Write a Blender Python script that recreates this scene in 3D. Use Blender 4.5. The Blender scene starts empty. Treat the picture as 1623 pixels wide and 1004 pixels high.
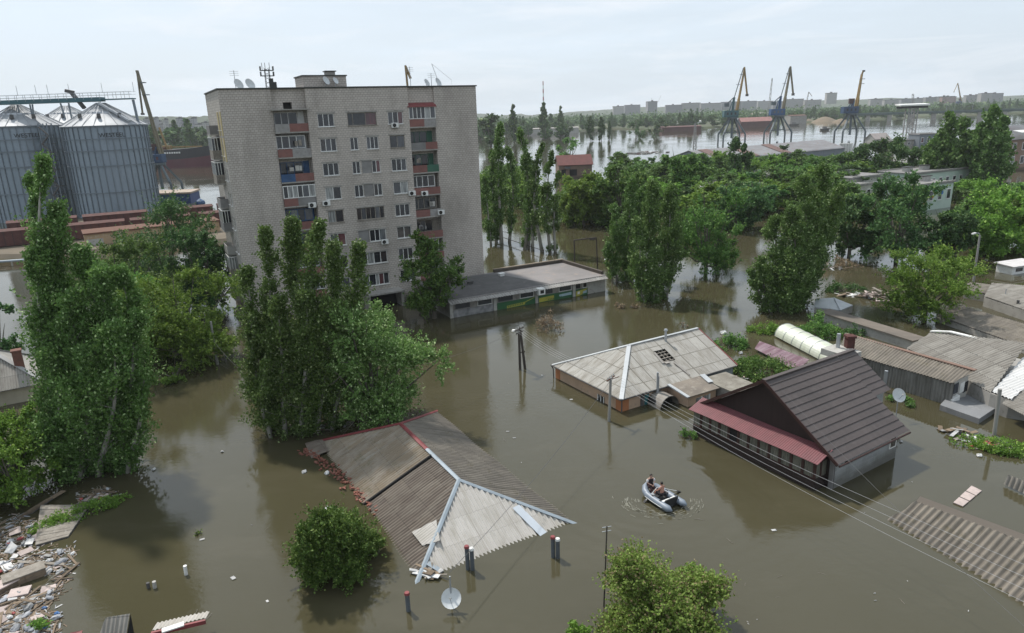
import bpy, math, random
import numpy as np
from mathutils import Vector, Matrix

rad = math.radians
SC = bpy.context.scene
COL = SC.collection
# ------------------------------------------------------------------ camera
F, Y0, ROLL, H = 1100.0, 183.0, rad(2.0), 23.5       # focal length in photo pixels, horizon row, roll, height over the water
PITCH = math.atan((502 - Y0) * math.cos(ROLL) / F)
FW = np.array([0, math.cos(PITCH), -math.sin(PITCH)])
_u = np.array([0, math.sin(PITCH), math.cos(PITCH)]); _r = np.array([1.0, 0, 0])
RT = math.cos(ROLL) * _r - math.sin(ROLL) * _u
UP = math.sin(ROLL) * _r + math.cos(ROLL) * _u
CAM = np.array([0, 0, H])
cd = bpy.data.cameras.new('camera'); cam = bpy.data.objects.new('camera', cd); COL.objects.link(cam)
cd.sensor_width = 36; cd.lens = 36 * F / 1623; cd.clip_start = 0.5; cd.clip_end = 20000
cam.matrix_world = Matrix(((RT[0], UP[0], -FW[0], 0), (RT[1], UP[1], -FW[1], 0), (RT[2], UP[2], -FW[2], H), (0, 0, 0, 1)))
SC.camera = cam

def ray(x, y): return FW * F + RT * (x - 811.5) - UP * (y - 502)
def P(x, y, z=0.0):                       # photo pixel on the level z -> world point
    d = ray(x, y); return CAM + d * ((z - H) / d[2])
def at(x, y, D):                          # photo pixel at distance D (world y)
    d = ray(x, y); return CAM + d * (D / d[1])
def topz(px, py, D): return float(at(px, py, D)[2])
def proj(p):
    v = np.array(p) - CAM; dz = v @ FW
    return 811.5 + F * (v @ RT) / dz, 502 - F * (v @ UP) / dz

# ------------------------------------------------------------------ sky and sun
SUN_AZ, SUN_EL = rad(-38), rad(54)        # azimuth from +Y towards +X
w = bpy.data.worlds.new('World'); SC.world = w; w.use_nodes = True
nt = w.node_tree; nt.nodes.clear(); N = nt.nodes.new; L = nt.links.new
out = N('ShaderNodeOutputWorld'); bg = N('ShaderNodeBackground'); L(bg.outputs[0], out.inputs[0])
sky = N('ShaderNodeTexSky'); sky.sky_type = 'NISHITA'; sky.sun_disc = False
sky.sun_elevation = SUN_EL; sky.sun_rotation = SUN_AZ; sky.air_density = 1.0; sky.dust_density = 3.0; sky.ozone_density = 1.0
tc = N('ShaderNodeTexCoord'); mp = N('ShaderNodeMapping'); mp.inputs['Scale'].default_value = (1.0, 1.0, 7.0)
L(tc.outputs['Generated'], mp.inputs[0])
nz = N('ShaderNodeTexNoise'); nz.inputs['Scale'].default_value = 2.6; nz.inputs['Detail'].default_value = 6; nz.inputs['Roughness'].default_value = .55
L(mp.outputs[0], nz.inputs['Vector'])
rp = N('ShaderNodeMapRange'); rp.inputs[1].default_value = .42; rp.inputs[2].default_value = .72; rp.inputs[3].default_value = .80; rp.inputs[4].default_value = .97
L(nz.outputs['Fac'], rp.inputs[0])
mx = N('ShaderNodeMix'); mx.data_type = 'RGBA'
L(rp.outputs[0], mx.inputs[0]); L(sky.outputs[0], mx.inputs[6]); mx.inputs[7].default_value = (7.75, 8.8, 9.85, 1)
m2 = N('ShaderNodeMix'); m2.data_type = 'RGBA'; r2 = N('ShaderNodeMapRange'); r2.inputs[1].default_value = .50; r2.inputs[2].default_value = .74; r2.inputs[3].default_value = 0; r2.inputs[4].default_value = .8
n2 = N('ShaderNodeTexNoise'); n2.inputs['Scale'].default_value = 3.4; n2.inputs['Detail'].default_value = 8; n2.inputs['Roughness'].default_value = .62; n2.inputs['Distortion'].default_value = .5
mp2 = N('ShaderNodeMapping'); mp2.inputs['Scale'].default_value = (1.0, 1.0, 6.0); mp2.inputs['Location'].default_value = (.7, .2, .4); L(tc.outputs['Generated'], mp2.inputs[0]); L(mp2.outputs[0], n2.inputs['Vector']); L(n2.outputs['Fac'], r2.inputs[0])
L(r2.outputs[0], m2.inputs[0]); L(mx.outputs[2], m2.inputs[6]); m2.inputs[7].default_value = (9.0, 9.4, 9.9, 1); L(m2.outputs[2], bg.inputs[0]); bg.inputs[1].default_value = 0.1
sd = bpy.data.lights.new('sun', 'SUN'); sd.energy = 4.2; sd.angle = rad(2.5); sd.color = (1, .95, .88)
so = bpy.data.objects.new('sun', sd); COL.objects.link(so)
sdir = Vector((math.sin(SUN_AZ) * math.cos(SUN_EL), math.cos(SUN_AZ) * math.cos(SUN_EL), math.sin(SUN_EL)))
so.rotation_euler = sdir.to_track_quat('Z', 'Y').to_euler(); so.location = (0, 0, 200)
SC.view_settings.view_transform = 'Standard'; SC.view_settings.look = 'None'; SC.view_settings.exposure = 0.08; SC.view_settings.gamma = 1
SC.render.engine = 'CYCLES'
SC.cycles.max_bounces = 6; SC.cycles.diffuse_bounces = 3; SC.cycles.glossy_bounces = 3; SC.cycles.transmission_bounces = 3
SC.cycles.volume_bounces = 0; SC.cycles.caustics_reflective = False; SC.cycles.caustics_refractive = False

# ------------------------------------------------------------------ helpers
rng = np.random.default_rng(7); random.seed(7)
def tag(o, label=None, cat=None, group=None, kind=None):
    if label: o['label'] = label
    if cat: o['category'] = cat
    if group: o['group'] = group
    if kind: o['kind'] = kind
    return o
def thing(name, label, cat, loc=(0, 0, 0), rz=0.0, group=None):
    o = bpy.data.objects.new(name, None); COL.objects.link(o); o.empty_display_size = .3
    o.location = [float(q) for q in loc]; o.rotation_euler = (0, 0, rz)
    return tag(o, label, cat, group)
def copy_tree(o, loc=None, rz=None, sc=None, label=None, group=None):
    c = o.copy(); COL.objects.link(c)
    if loc is not None: c.location = [float(q) for q in loc]
    if rz is not None: c.rotation_euler = (0, 0, rz)
    if sc is not None: c.scale = sc if hasattr(sc, '__len__') else (sc, sc, sc)
    if label: c['label'] = label
    if group: c['group'] = group
    for ch in KIDS.get(o.name, []):
        d = ch.copy(); COL.objects.link(d); d.parent = c; KIDS.setdefault(c.name, []).append(d)
        for g in KIDS.get(ch.name, []):
            e = g.copy(); COL.objects.link(e); e.parent = d; KIDS.setdefault(d.name, []).append(e)
    return c
KIDS = {}
def link(name, me, parent=None):
    o = bpy.data.objects.new(name, me); COL.objects.link(o)
    if parent is not None:
        o.parent = parent; KIDS.setdefault(parent.name, []).append(o)
    return o

class MB:
    def __init__(s): s.v = []; s.f = []; s.m = []
    def add(s, vs, fs, m=0):
        n = len(s.v); s.v += [tuple(float(c) for c in q) for q in vs]
        s.f += [tuple(n + i for i in f) for f in fs]; s.m += [m] * len(fs); return s
    def box(s, x0, x1, y0, y1, z0, z1, m=0):
        return s.add([(x0, y0, z0), (x1, y0, z0), (x1, y1, z0), (x0, y1, z0), (x0, y0, z1), (x1, y0, z1), (x1, y1, z1), (x0, y1, z1)],
                     [(0, 3, 2, 1), (4, 5, 6, 7), (0, 1, 5, 4), (1, 2, 6, 5), (2, 3, 7, 6), (3, 0, 4, 7)], m)
    def obox(s, c, a, b, d, m=0):         # centre and three half-axis vectors
        c, a, b, d = (np.array(q, float) for q in (c, a, b, d))
        return s.add([c - a - b - d, c + a - b - d, c + a + b - d, c - a + b - d, c - a - b + d, c + a - b + d, c + a + b + d, c - a + b + d],
                     [(0, 3, 2, 1), (4, 5, 6, 7), (0, 1, 5, 4), (1, 2, 6, 5), (2, 3, 7, 6), (3, 0, 4, 7)], m)
    def bar(s, p, q, w, h=None, m=0):     # rectangular bar from p to q
        p = np.array(p, float); q = np.array(q, float); h = h or w; d = q - p; ln = np.linalg.norm(d); d /= ln
        up = np.array([0, 0, 1.0]) if abs(d[2]) < .95 else np.array([0, 1.0, 0])
        x = np.cross(d, up); x /= np.linalg.norm(x); y = np.cross(x, d)
        return s.obox((p + q) / 2, d * ln / 2, x * w / 2, y * h / 2, m)
    def tube(s, pts, r, n=8, m=0, cap=True):
        pts = [np.array(p, float) for p in pts]; rs = r if hasattr(r, '__len__') else [r] * len(pts)
        vs = []; fs = []
        d0 = pts[-1] - pts[0]; ref = np.array([0, 0, 1.0]) if abs(d0[2]) < .8 * np.linalg.norm(d0) else np.array([1.0, 0, 0])
        for i, p in enumerate(pts):
            d = pts[min(i + 1, len(pts) - 1)] - pts[max(i - 1, 0)]; d = d / (np.linalg.norm(d) + 1e-9)
            x = np.cross(d, ref); x /= np.linalg.norm(x) + 1e-9; y = np.cross(d, x)
            for k in range(n):
                a = 2 * math.pi * k / n; vs.append(p + rs[i] * (x * math.cos(a) + y * math.sin(a)))
        for i in range(len(pts) - 1):
            for k in range(n):
                a, b = i * n + k, i * n + (k + 1) % n; fs.append((a, b, b + n, a + n))
        if cap:
            fs.append(tuple(range(n - 1, -1, -1))); q = (len(pts) - 1) * n; fs.append(tuple(range(q, q + n)))
        return s.add(vs, fs, m)
    def cyl(s, p, q, r0, r1=None, n=12, m=0): return s.tube([p, q], [r0, r0 if r1 is None else r1], n, m)
    def lathe(s, prof, n=24, c=(0, 0, 0), m=0, a0=0, a1=2 * math.pi):
        vs = []; fs = []; full = abs(a1 - a0 - 2 * math.pi) < 1e-6; k = n if full else n + 1
        for r, z in prof:
            for i in range(k):
                a = a0 + (a1 - a0) * i / n; vs.append((c[0] + r * math.cos(a), c[1] + r * math.sin(a), c[2] + z))
        for j in range(len(prof) - 1):
            for i in range(n):
                i2 = (i + 1) % k; fs.append((j * k + i, j * k + i2, (j + 1) * k + i2, (j + 1) * k + i))
        return s.add(vs, fs, m)
    def poly(s, pts, m=0): return s.add(pts, [tuple(range(len(pts)))], m)
    def slab(s, pts, thick, m=0):         # polygon thickened downwards
        pts = [np.array(p, float) for p in pts]; n = len(pts); lo = [p - np.array([0, 0, thick]) for p in pts]
        return s.add(pts + lo, [tuple(range(n)), tuple(range(2 * n - 1, n - 1, -1))] + [(i, i + n, (i + 1) % n + n, (i + 1) % n) for i in range(n)], m)
    def build(s, name, mats, parent=None, smooth=False, bevel=0):
        me = bpy.data.meshes.new(name); me.from_pydata(s.v, [], s.f)
        for q in (mats if isinstance(mats, (list, tuple)) else [mats]): me.materials.append(q)
        if any(s.m): me.polygons.foreach_set('material_index', s.m)
        if smooth: me.polygons.foreach_set('use_smooth', [True] * len(s.f))
        me.update()
        o = link(name, me, parent)
        if bevel:
            b = o.modifiers.new('bevel', 'BEVEL'); b.width = bevel; b.segments = 2; b.limit_method = 'ANGLE'
        return o

def V(*a): return np.array(a, float)
def unit(v): v = np.array(v, float); return v / (np.linalg.norm(v) + 1e-12)

# ------------------------------------------------------------------ materials
MATS = {}
def nodes(name):
    m = bpy.data.materials.new(name); m.use_nodes = True; t = m.node_tree
    MATS[name] = m; return m, t, t.nodes['Principled BSDF']
def setp(b, rough=.7, metal=0, spec=.5):
    b.inputs['Roughness'].default_value = rough; b.inputs['Metallic'].default_value = metal
    b.inputs['Specular IOR Level'].default_value = spec
def mixc(t, fac, a, b):
    m = t.nodes.new('ShaderNodeMix'); m.data_type = 'RGBA'
    for k, q in ((0, fac), (6, a), (7, b)):
        if isinstance(q, bpy.types.NodeSocket): t.links.new(q, m.inputs[k])
        elif k == 0: m.inputs[0].default_value = q
        else: m.inputs[k].default_value = (*q, 1) if len(q) == 3 else q
    return m.outputs[2]
def noise(t, scale, detail=4, coord='Object', stretch=None, rough=.55):
    tc = t.nodes.new('ShaderNodeTexCoord'); n = t.nodes.new('ShaderNodeTexNoise')
    n.inputs['Scale'].default_value = scale; n.inputs['Detail'].default_value = detail; n.inputs['Roughness'].default_value = rough
    src = tc.outputs[coord]
    if stretch:
        mp = t.nodes.new('ShaderNodeMapping'); mp.inputs['Scale'].default_value = stretch; t.links.new(src, mp.inputs[0]); src = mp.outputs[0]
    t.links.new(src, n.inputs['Vector']); return n.outputs['Fac']
def rng_(t, x, a, b, c=0, d=1):
    m = t.nodes.new('ShaderNodeMapRange'); t.links.new(x, m.inputs[0])
    for i, q in zip((1, 2, 3, 4), (a, b, c, d)): m.inputs[i].default_value = q
    return m.outputs[0]
def bump(t, b, h, strength=.3, dist=.02):
    n = t.nodes.new('ShaderNodeBump'); n.inputs['Strength'].default_value = strength; n.inputs['Distance'].default_value = dist
    t.links.new(h, n.inputs['Height']); t.links.new(n.outputs[0], b.inputs['Normal'])
def mk(name, c1, c2=None, scale=1.5, rough=.75, metal=0, bmp=.2, stretch=None, c3=None, spec=.4, vary=0):
    """plain weathered surface: two colours by a broad noise, a third by streaky dirt"""
    if name in MATS: return MATS[name]
    m, t, b = nodes(name); setp(b, rough, metal, spec)
    c2 = c2 or tuple(q * .72 for q in c1)
    col = mixc(t, rng_(t, noise(t, scale, 6, stretch=stretch), .35, .68), c1, c2)
    if c3: col = mixc(t, rng_(t, noise(t, scale * 2.7, 8, stretch=stretch, rough=.7), .54, .70), col, c3)
    if vary:
        oi = t.nodes.new('ShaderNodeObjectInfo'); hs = t.nodes.new('ShaderNodeHueSaturation')
        t.links.new(rng_(t, oi.outputs['Random'], 0, 1, 1 - vary, 1 + vary), hs.inputs['Value']); t.links.new(col, hs.inputs['Color']); col = hs.outputs[0]
    t.links.new(col, b.inputs['Base Color'])
    if bmp: bump(t, b, noise(t, scale * 14, 4), bmp, .02)
    return m
def brick(name, c1, c2, mortar, w=.52, h=.16, ms=.018, axis='xz', rough=.85, dirt=(.16, .145, .125), dscale=.12):
    m, t, b = nodes(name); setp(b, rough, 0, .25)
    tc = t.nodes.new('ShaderNodeTexCoord'); sp = t.nodes.new('ShaderNodeSeparateXYZ'); cb = t.nodes.new('ShaderNodeCombineXYZ')
    t.links.new(tc.outputs['Object'], sp.inputs[0])
    ad = t.nodes.new('ShaderNodeMath'); t.links.new(sp.outputs[0], ad.inputs[0]); t.links.new(sp.outputs[1], ad.inputs[1])
    t.links.new(ad.outputs[0], cb.inputs[0]); t.links.new(sp.outputs[2], cb.inputs[1])
    br = t.nodes.new('ShaderNodeTexBrick'); br.inputs['Scale'].default_value = 1
    for k, q in (('Brick Width', w), ('Row Height', h), ('Mortar Size', ms), ('Mortar Smooth', .3), ('Bias', -.1)): br.inputs[k].default_value = q
    br.inputs['Color1'].default_value = (*c1, 1); br.inputs['Color2'].default_value = (*c2, 1); br.inputs['Mortar'].default_value = (*mortar, 1)
    t.links.new(cb.outputs[0], br.inputs['Vector'])
    col = mixc(t, rng_(t, noise(t, dscale, 8, stretch=(1, 1, .45), rough=.65), .48, .78, 0, .75), br.outputs['Color'], dirt)
    col = mixc(t, rng_(t, noise(t, 1.1, 6, stretch=(1, 1, .12), rough=.6), .56, .8, 0, .45), col, dirt)
    wet = t.nodes.new('ShaderNodeMath'); wet.operation = 'MULTIPLY_ADD'; t.links.new(noise(t, .8, 5), wet.inputs[0]); wet.inputs[1].default_value = 1.3; t.links.new(sp.outputs[2], wet.inputs[2])
    col = mixc(t, rng_(t, wet.outputs[0], 1.0, 1.9, .7, 0), col, (.07, .062, .045))   # damp tide mark
    t.links.new(col, b.inputs['Base Color']); bump(t, b, br.outputs['Fac'], -.25, .02)
    return m
def slate(name, c1, c2, c3, sheet=(1.13, 1.6), seam=.035, rough=.85, moss=None, seamc=None):
    """corrugated asbestos or iron sheets laid in courses; UV is metres along the eave and up the slope"""
    m, t, b = nodes(name); setp(b, rough, 0, .3)
    tc = t.nodes.new('ShaderNodeTexCoord')
    br = t.nodes.new('ShaderNodeTexBrick'); t.links.new(tc.outputs['UV'], br.inputs['Vector']); br.offset = 0.0
    br.inputs['Scale'].default_value = 1
    for k, q in (('Brick Width', sheet[0]), ('Row Height', sheet[1]), ('Mortar Size', seam), ('Mortar Smooth', .6), ('Bias', 0)): br.inputs[k].default_value = q
    br.inputs['Color1'].default_value = (*c1, 1); br.inputs['Color2'].default_value = (*c2, 1)
    sc_ = seamc or tuple(q * .45 for q in c1)
    br.inputs['Mortar'].default_value = (*sc_, 1)
    col = mixc(t, rng_(t, noise(t, 1.1, 8, 'UV', (1.6, .5, 1), .65), .44, .72), br.outputs['Color'], c3)
    col = mixc(t, rng_(t, noise(t, .35, 6, 'UV', None, .6), .5, .75, 0, .6), col, c2)
    col = mixc(t, rng_(t, noise(t, 6, 3, 'UV', (3, .25, 1), .6), .5, .8, 0, .35), col, tuple(q * .5 for q in c3))
    if moss: col = mixc(t, rng_(t, noise(t, .9, 8, 'UV', None, .75), .56, .68, 0, .8), col, moss)
    t.links.new(col, b.inputs['Base Color']); bump(t, b, noise(t, 25, 3), .2, .01)
    return m
def plain(name, c, rough=.5, metal=0, spec=.5):
    if name in MATS: return MATS[name]
    m, t, b = nodes(name); setp(b, rough, metal, spec)
    t.links.new(mixc(t, rng_(t, noise(t, 2.2, 5), .35, .7), c, tuple(q * .82 for q in c)), b.inputs['Base Color']); return m

def glass_mat():
    m, t, b = nodes('window_glass'); setp(b, .06, 0, .6)
    oi = t.nodes.new('ShaderNodeObjectInfo'); cr = t.nodes.new('ShaderNodeValToRGB'); t.links.new(oi.outputs['Random'], cr.inputs[0])
    cr.color_ramp.interpolation = 'CONSTANT'
    e = cr.color_ramp.elements; e[0].position = 0; e[0].color = (.02, .022, .026, 1); e[1].position = .55; e[1].color = (.07, .075, .085, 1)
    for p, c in ((.68, (.13, .14, .15)), (.78, (.30, .31, .30)), (.86, (.035, .03, .03)), (.95, (.12, .045, .05))):
        q = e.new(p); q.color = (*c, 1)
    col = mixc(t, rng_(t, noise(t, 2.4, 2, stretch=(3, 3, .3)), .45, .6, 0, .55), cr.outputs[0], (.03, .03, .035))
    t.links.new(col, b.inputs['Base Color']); return m
GLASS = glass_mat()
WHITE = mk('white_paint', (.72, .72, .70), (.60, .60, .57), 3, .55)
GREYW = mk('grey_wood', (.26, .235, .20), (.17, .15, .125), 2, .85, c3=(.33, .31, .28))
CONC = mk('concrete', (.34, .325, .30), (.24, .23, .21), .7, .9, c3=(.15, .14, .125))
CONCP = mk('pale_concrete', (.42, .41, .38), (.32, .31, .29), .7, .9, c3=(.22, .21, .19))
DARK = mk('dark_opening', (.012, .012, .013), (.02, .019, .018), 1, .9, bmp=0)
BITUM = mk('bitumen', (.10, .097, .095), (.07, .068, .066), .5, .95, c3=(.15, .14, .135))
STEEL = mk('galvanised_steel', (.42, .44, .46), (.33, .35, .37), 1, .45, .5)
RUST = mk('rust', (.14, .06, .035), (.09, .045, .03), 1.5, .9)
REDP = mk('red_paint', (.20, .05, .05), (.15, .042, .042), 2, .6)
BLUEP = mk('blue_paint', (.035, .09, .20), (.025, .06, .13), 1, .6)
YELP = mk('yellow_paint', (.27, .175, .05), (.20, .135, .05), .5, .65, c3=(.14, .09, .04))
BLACK = mk('black_rubber', (.02, .02, .022), (.03, .03, .03), 3, .6)
BARK = mk('bark', (.16, .145, .12), (.09, .08, .065), 3, .95, bmp=.5, stretch=(1, 1, .2))
PALEBARK = mk('pale_bark', (.33, .32, .28), (.20, .19, .165), 3, .9, bmp=.4, stretch=(1, 1, .3))
POLEC = mk('pole_concrete', (.30, .295, .28), (.22, .215, .2), 1.5, .9, stretch=(1, 1, .2))
TARW = mk('tarred_wood', (.05, .042, .035), (.08, .07, .06), 2, .9, stretch=(1, 1, .1))
def leafm(name, c1, c2, c3=None, trans=.35, frac=.12):
    m, t, b = nodes(name); setp(b, .6, 0, .22)
    g = t.nodes.new('ShaderNodeNewGeometry')
    col = mixc(t, rng_(t, g.outputs['Random Per Island'], 0, 1), c1, c2)
    col = mixc(t, rng_(t, noise(t, .5, 3), .4, .66), col, tuple(a * .6 + b_ * .2 for a, b_ in zip(c1, c2)))
    if c3: col = mixc(t, rng_(t, g.outputs['Random Per Island'], 1 - frac, 1 - frac + .01), col, c3)
    oi = t.nodes.new('ShaderNodeObjectInfo'); hs = t.nodes.new('ShaderNodeHueSaturation')
    t.links.new(rng_(t, oi.outputs['Random'], 0, 1, .8, 1.2), hs.inputs['Value'])
    t.links.new(rng_(t, oi.outputs['Random'], 0, 1, .485, .512), hs.inputs['Hue'])
    t.links.new(col, hs.inputs['Color']); col = hs.outputs[0]
    t.links.new(col, b.inputs['Base Color'])
    tr = t.nodes.new('ShaderNodeBsdfTranslucent'); ms = t.nodes.new('ShaderNodeMixShader'); ms.inputs[0].default_value = trans
    t.links.new(col, tr.inputs[0]); t.links.new(b.outputs[0], ms.inputs[1]); t.links.new(tr.outputs[0], ms.inputs[2])
    t.links.new(ms.outputs[0], t.nodes['Material Output'].inputs[0]); return m

# corrugated sheet over a flat polygon. frame: o origin, e along the eave, s up the slope; poly in (e, s) metres
def corrugated(name, o, e, s, poly, mat, parent=None, pitch=.2, amp=.035, per=4, rows=3, step=0.0, drop=0.03, sag=.018):
    o = np.array(o, float); e = unit(e); s = unit(s); n = np.cross(e, s)
    if n[2] < 0: n = -n
    poly = [np.array(p, float) for p in poly]
    u0 = min(p[0] for p in poly); u1 = max(p[0] for p in poly)
    def span(u):
        vs = []
        for a, b in zip(poly, poly[1:] + poly[:1]):
            if (a[0] - u) * (b[0] - u) <= 0 and a[0] != b[0]:
                k = (u - a[0]) / (b[0] - a[0]); vs.append(a[1] + k * (b[1] - a[1]))
        return (min(vs), max(vs)) if vs else (0, 0)
    k = max(2, int((u1 - u0) / pitch * per)); us = np.linspace(u0 + 1e-4, u1 - 1e-4, k + 1)
    vs = []; fs = []; uv = []
    for side in (0, 1):
        base = len(vs)
        for u in us:
            a, b = span(u)
            for j in range(rows + 1):
                v = a + (b - a) * j / rows
                vs.append(tuple(o + e * u + s * v + n * (amp * math.sin(2 * math.pi * u / pitch) - side * drop + sag * (math.sin(u * .9 + v * .5) + math.sin(v * 1.3 + u * .35 + 1))))); uv.append((u + 50, v + 50))
        for i in range(k):
            for j in range(rows):
                q = base + i * (rows + 1) + j; f = (q, q + rows + 1, q + rows + 2, q + 1); fs.append(f if side == 0 else f[::-1])
    me = bpy.data.meshes.new(name); me.from_pydata(vs, [], fs); me.materials.append(mat)
    ul = me.uv_layers.new(name='UVMap'); li = np.zeros(len(me.loops), int); me.loops.foreach_get('vertex_index', li)
    ul.data.foreach_set('uv', np.array(uv)[li].ravel()); me.polygons.foreach_set('use_smooth', [True] * len(fs)); me.update()
    return link(name, me, parent)
# ------------------------------------------------------------------ the setting: water, far land, hills
BOATC = P(1048, 787)
def water_mat():
    m, t, b = nodes('flood_water'); setp(b, .02, 0, .85); b.inputs['IOR'].default_value = 1.33
    col = mixc(t, rng_(t, noise(t, .03, 5), .38, .68), (.054, .0485, .026), (.066, .060, .036))
    col = mixc(t, rng_(t, noise(t, .09, 7, stretch=(1, 2.6, 1), rough=.65), .52, .74, 0, .55), col, (.082, .073, .047))
    t.links.new(col, b.inputs['Base Color'])
    def mth(op, a, c=None, d=None):
        n = t.nodes.new('ShaderNodeMath'); n.operation = op
        for i, q in enumerate((a, c, d)):
            if q is None: continue
            if isinstance(q, bpy.types.NodeSocket): t.links.new(q, n.inputs[i])
            else: n.inputs[i].default_value = q
        return n.outputs[0]
    fine = noise(t, 1.7, 5, stretch=(1, 1.5, 1), rough=.6); broad = noise(t, .25, 4)
    h = mth('MULTIPLY', fine, rng_(t, noise(t, .035, 3), .40, .66, .12, 1.0)); h = mth('MULTIPLY_ADD', broad, .5, h)
    # rings spreading from the rowing boat, broken up by the breeze
    tc = t.nodes.new('ShaderNodeTexCoord'); vs = t.nodes.new('ShaderNodeVectorMath'); vs.operation = 'SUBTRACT'; t.links.new(tc.outputs['Object'], vs.inputs[0]); vs.inputs[1].default_value = tuple(BOATC)
    ln = t.nodes.new('ShaderNodeVectorMath'); ln.operation = 'LENGTH'; t.links.new(vs.outputs[0], ln.inputs[0]); d = ln.outputs['Value']
    ring = mth('SINE', mth('MULTIPLY_ADD', noise(t, .35, 2), 9.0, mth('MULTIPLY', d, 6.5)))
    env = mth('MULTIPLY', rng_(t, d, 1.2, 13, 1, 0), rng_(t, noise(t, .16, 2), .45, .62, .05, 1))
    h = mth('MULTIPLY_ADD', mth('MULTIPLY', ring, env), .33, h)
    t.links.new(rng_(t, noise(t, .028, 5, stretch=(1, 1.8, 1)), .45, .68, .012, .07), b.inputs['Roughness'])
    bump(t, b, h, .33, .06)
    return m
wb = MB(); wb.poly([(-4300, -300, 0), (3900, -300, 0), (3900, 4300, 0), (-4300, 4300, 0)])
tag(wb.build('water', water_mat()), 'brown flood water covering the streets and the river', kind='structure')

LAND = mk('far_land', (.055, .075, .03), (.08, .085, .045), .01, .95, bmp=0, c3=(.11, .10, .065))
shore = [P(x, y) for x, y in ((735, 214), (842, 212), (905, 210), (960, 204), (1040, 207), (1100, 204), (1165, 201), (1250, 195), (1320, 193.5), (1400, 189.5), (1450, 187), (1500, 184), (1640, 179))]
def bank(name, pts, label):
    b = MB(); top = [V(p[0], p[1], 1.6) for p in pts]; lo = [V(p[0] + .2, p[1] - 6, -1) for p in pts]
    n = len(pts); far = [V(p[0] * 4200 / p[1], 4200, 3.0) for p in pts]
    vs = lo + top + far; fs = [(i, i + 1, i + 1 + n, i + n) for i in range(n - 1)] + [(i + n, i + 1 + n, i + 1 + 2 * n, i + 2 * n) for i in range(n - 1)]
    b.add(vs, fs); return tag(b.build(name, LAND), label, kind='structure')
bank('far_bank', shore, 'low green far bank of the river')
lshore = [P(x, y) for x, y in ((-250, 290), (-60, 272), (150, 258), (260, 250), (400, 243), (560, 232), (735, 222))]
bank('left_bank', lshore, 'green bank behind the moored ship')

HILL = mk('far_hills', (.042, .062, .036), (.06, .075, .045), .012, .95, bmp=0, c3=(.10, .10, .085))
def hills(name, prof, D, depth, label):
    pts = [at(x, y, D) for x, y in prof]; xs = np.linspace(0, len(pts) - 1, 160); b = MB(); rows = []
    P3 = np.array(pts); idx = np.arange(len(pts))
    X = np.interp(xs, idx, P3[:, 0]); Z = np.interp(xs, idx, P3[:, 2])
    Z = Z + np.convolve(rng.normal(0, 5.0, 170), np.ones(3) / 3, 'same')[:160]
    ks = ((-1.0, 0.0), (-.6, .35), (-.25, .8), (0, 1), (.6, .9), (1.2, .2))
    for k, hgt in ks: rows.append([(X[i], D + depth * k, max(.5, 1 + (Z[i] - 1) * hgt)) for i in range(160)])
    vs = sum(rows, []); fs = [(r * 160 + i, r * 160 + i + 1, (r + 1) * 160 + i + 1, (r + 1) * 160 + i) for r in range(len(ks) - 1) for i in range(159)]
    b.add(vs, fs); return tag(b.build(name, HILL, smooth=True), label, kind='structure')
hills('hills', ((600, 186), (760, 180), (860, 181), (960, 174), (1100, 167.5), (1200, 165), (1290, 161), (1400, 156.5), (1500, 156), (1580, 154), (1700, 151), (1900, 146)), 3000, 700, 'low blue-green hills along the horizon')
hills('bluff', ((-400, 196), (-100, 190), (100, 188), (240, 186), (340, 185), (480, 186), (620, 190), (760, 192)), 1700, 300, 'grey bluff beyond the river at left')
# ------------------------------------------------------------------ the nine-storey apartment block
ANG = rad(28.0); EX = V(math.cos(ANG), math.sin(ANG), 0); EY = V(-math.sin(ANG), math.cos(ANG), 0)   # along the street front / into the block
BR = P(767, 425, 2.9); BR[2] = 0                       # right front corner at the water
def onplane(px, py, p0, n):
    d = ray(px, py); t = ((p0 - CAM) @ n) / (d @ n); return CAM + d * t
LT = onplane(345, 146, BR, EY)                         # left front corner, top
BL = V(LT[0], LT[1], 0); BW = float((BR - BL) @ EX); TOP = float(onplane(600, 139, BR, EY)[2])
LB = onplane(318, 156, BL, EX); BDEP = float((LB - BL) @ EY)
apt = thing('apartment_block', 'nine-storey grey brick apartment block with red-brown loggias, standing in the flood water', 'apartment block', BL, ANG)
def fz(zx, zy, off=0.0):                               # pixel of the 2.39x enlargement -> (u, z) on the front plane (off = set back)
    p = onplane(300 + zx / 2.39, 80 + zy / 2.39, BR + EY * off, EY) - BL; return float(p @ EX), float(p[2])
BRK = brick('pale_brick', (.49, .445, .40), (.425, .385, .345), (.265, .24, .215), .42, .26, .028)
BRKS = brick('side_brick', (.46, .43, .39), (.38, .35, .31), (.24, .22, .2), w=.9, h=.3)
PANEL = mk('brown_panel', (.225, .105, .09), (.185, .088, .076), 1.2, .8, c3=(.13, .075, .065), vary=.15)
GREENP = mk('green_panel', (.04, .12, .08), (.03, .09, .06), 1.2, .6)
GREYP = mk('grey_panel', (.22, .215, .21), (.17, .165, .16), 1.2, .85, vary=.15)
COPING = mk('dark_coping', (.04, .045, .04), (.03, .032, .03), 2, .7)
zu = lambda x, y: fz(x, y)[0]
PIT = (fz(600, 258)[1] - fz(690, 865)[1]) / 7.0
Z9 = fz(515, 265)[1]
rowz = lambda k: Z9 - (9 - k) * PIT                    # window centre of floor k
uA, uB, uC, uD = zu(310, 190), zu(438, 180), zu(822, 150), zu(926, 170)
REC = 1.15
W0 = -6.0                                              # walls go on under the water
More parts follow.
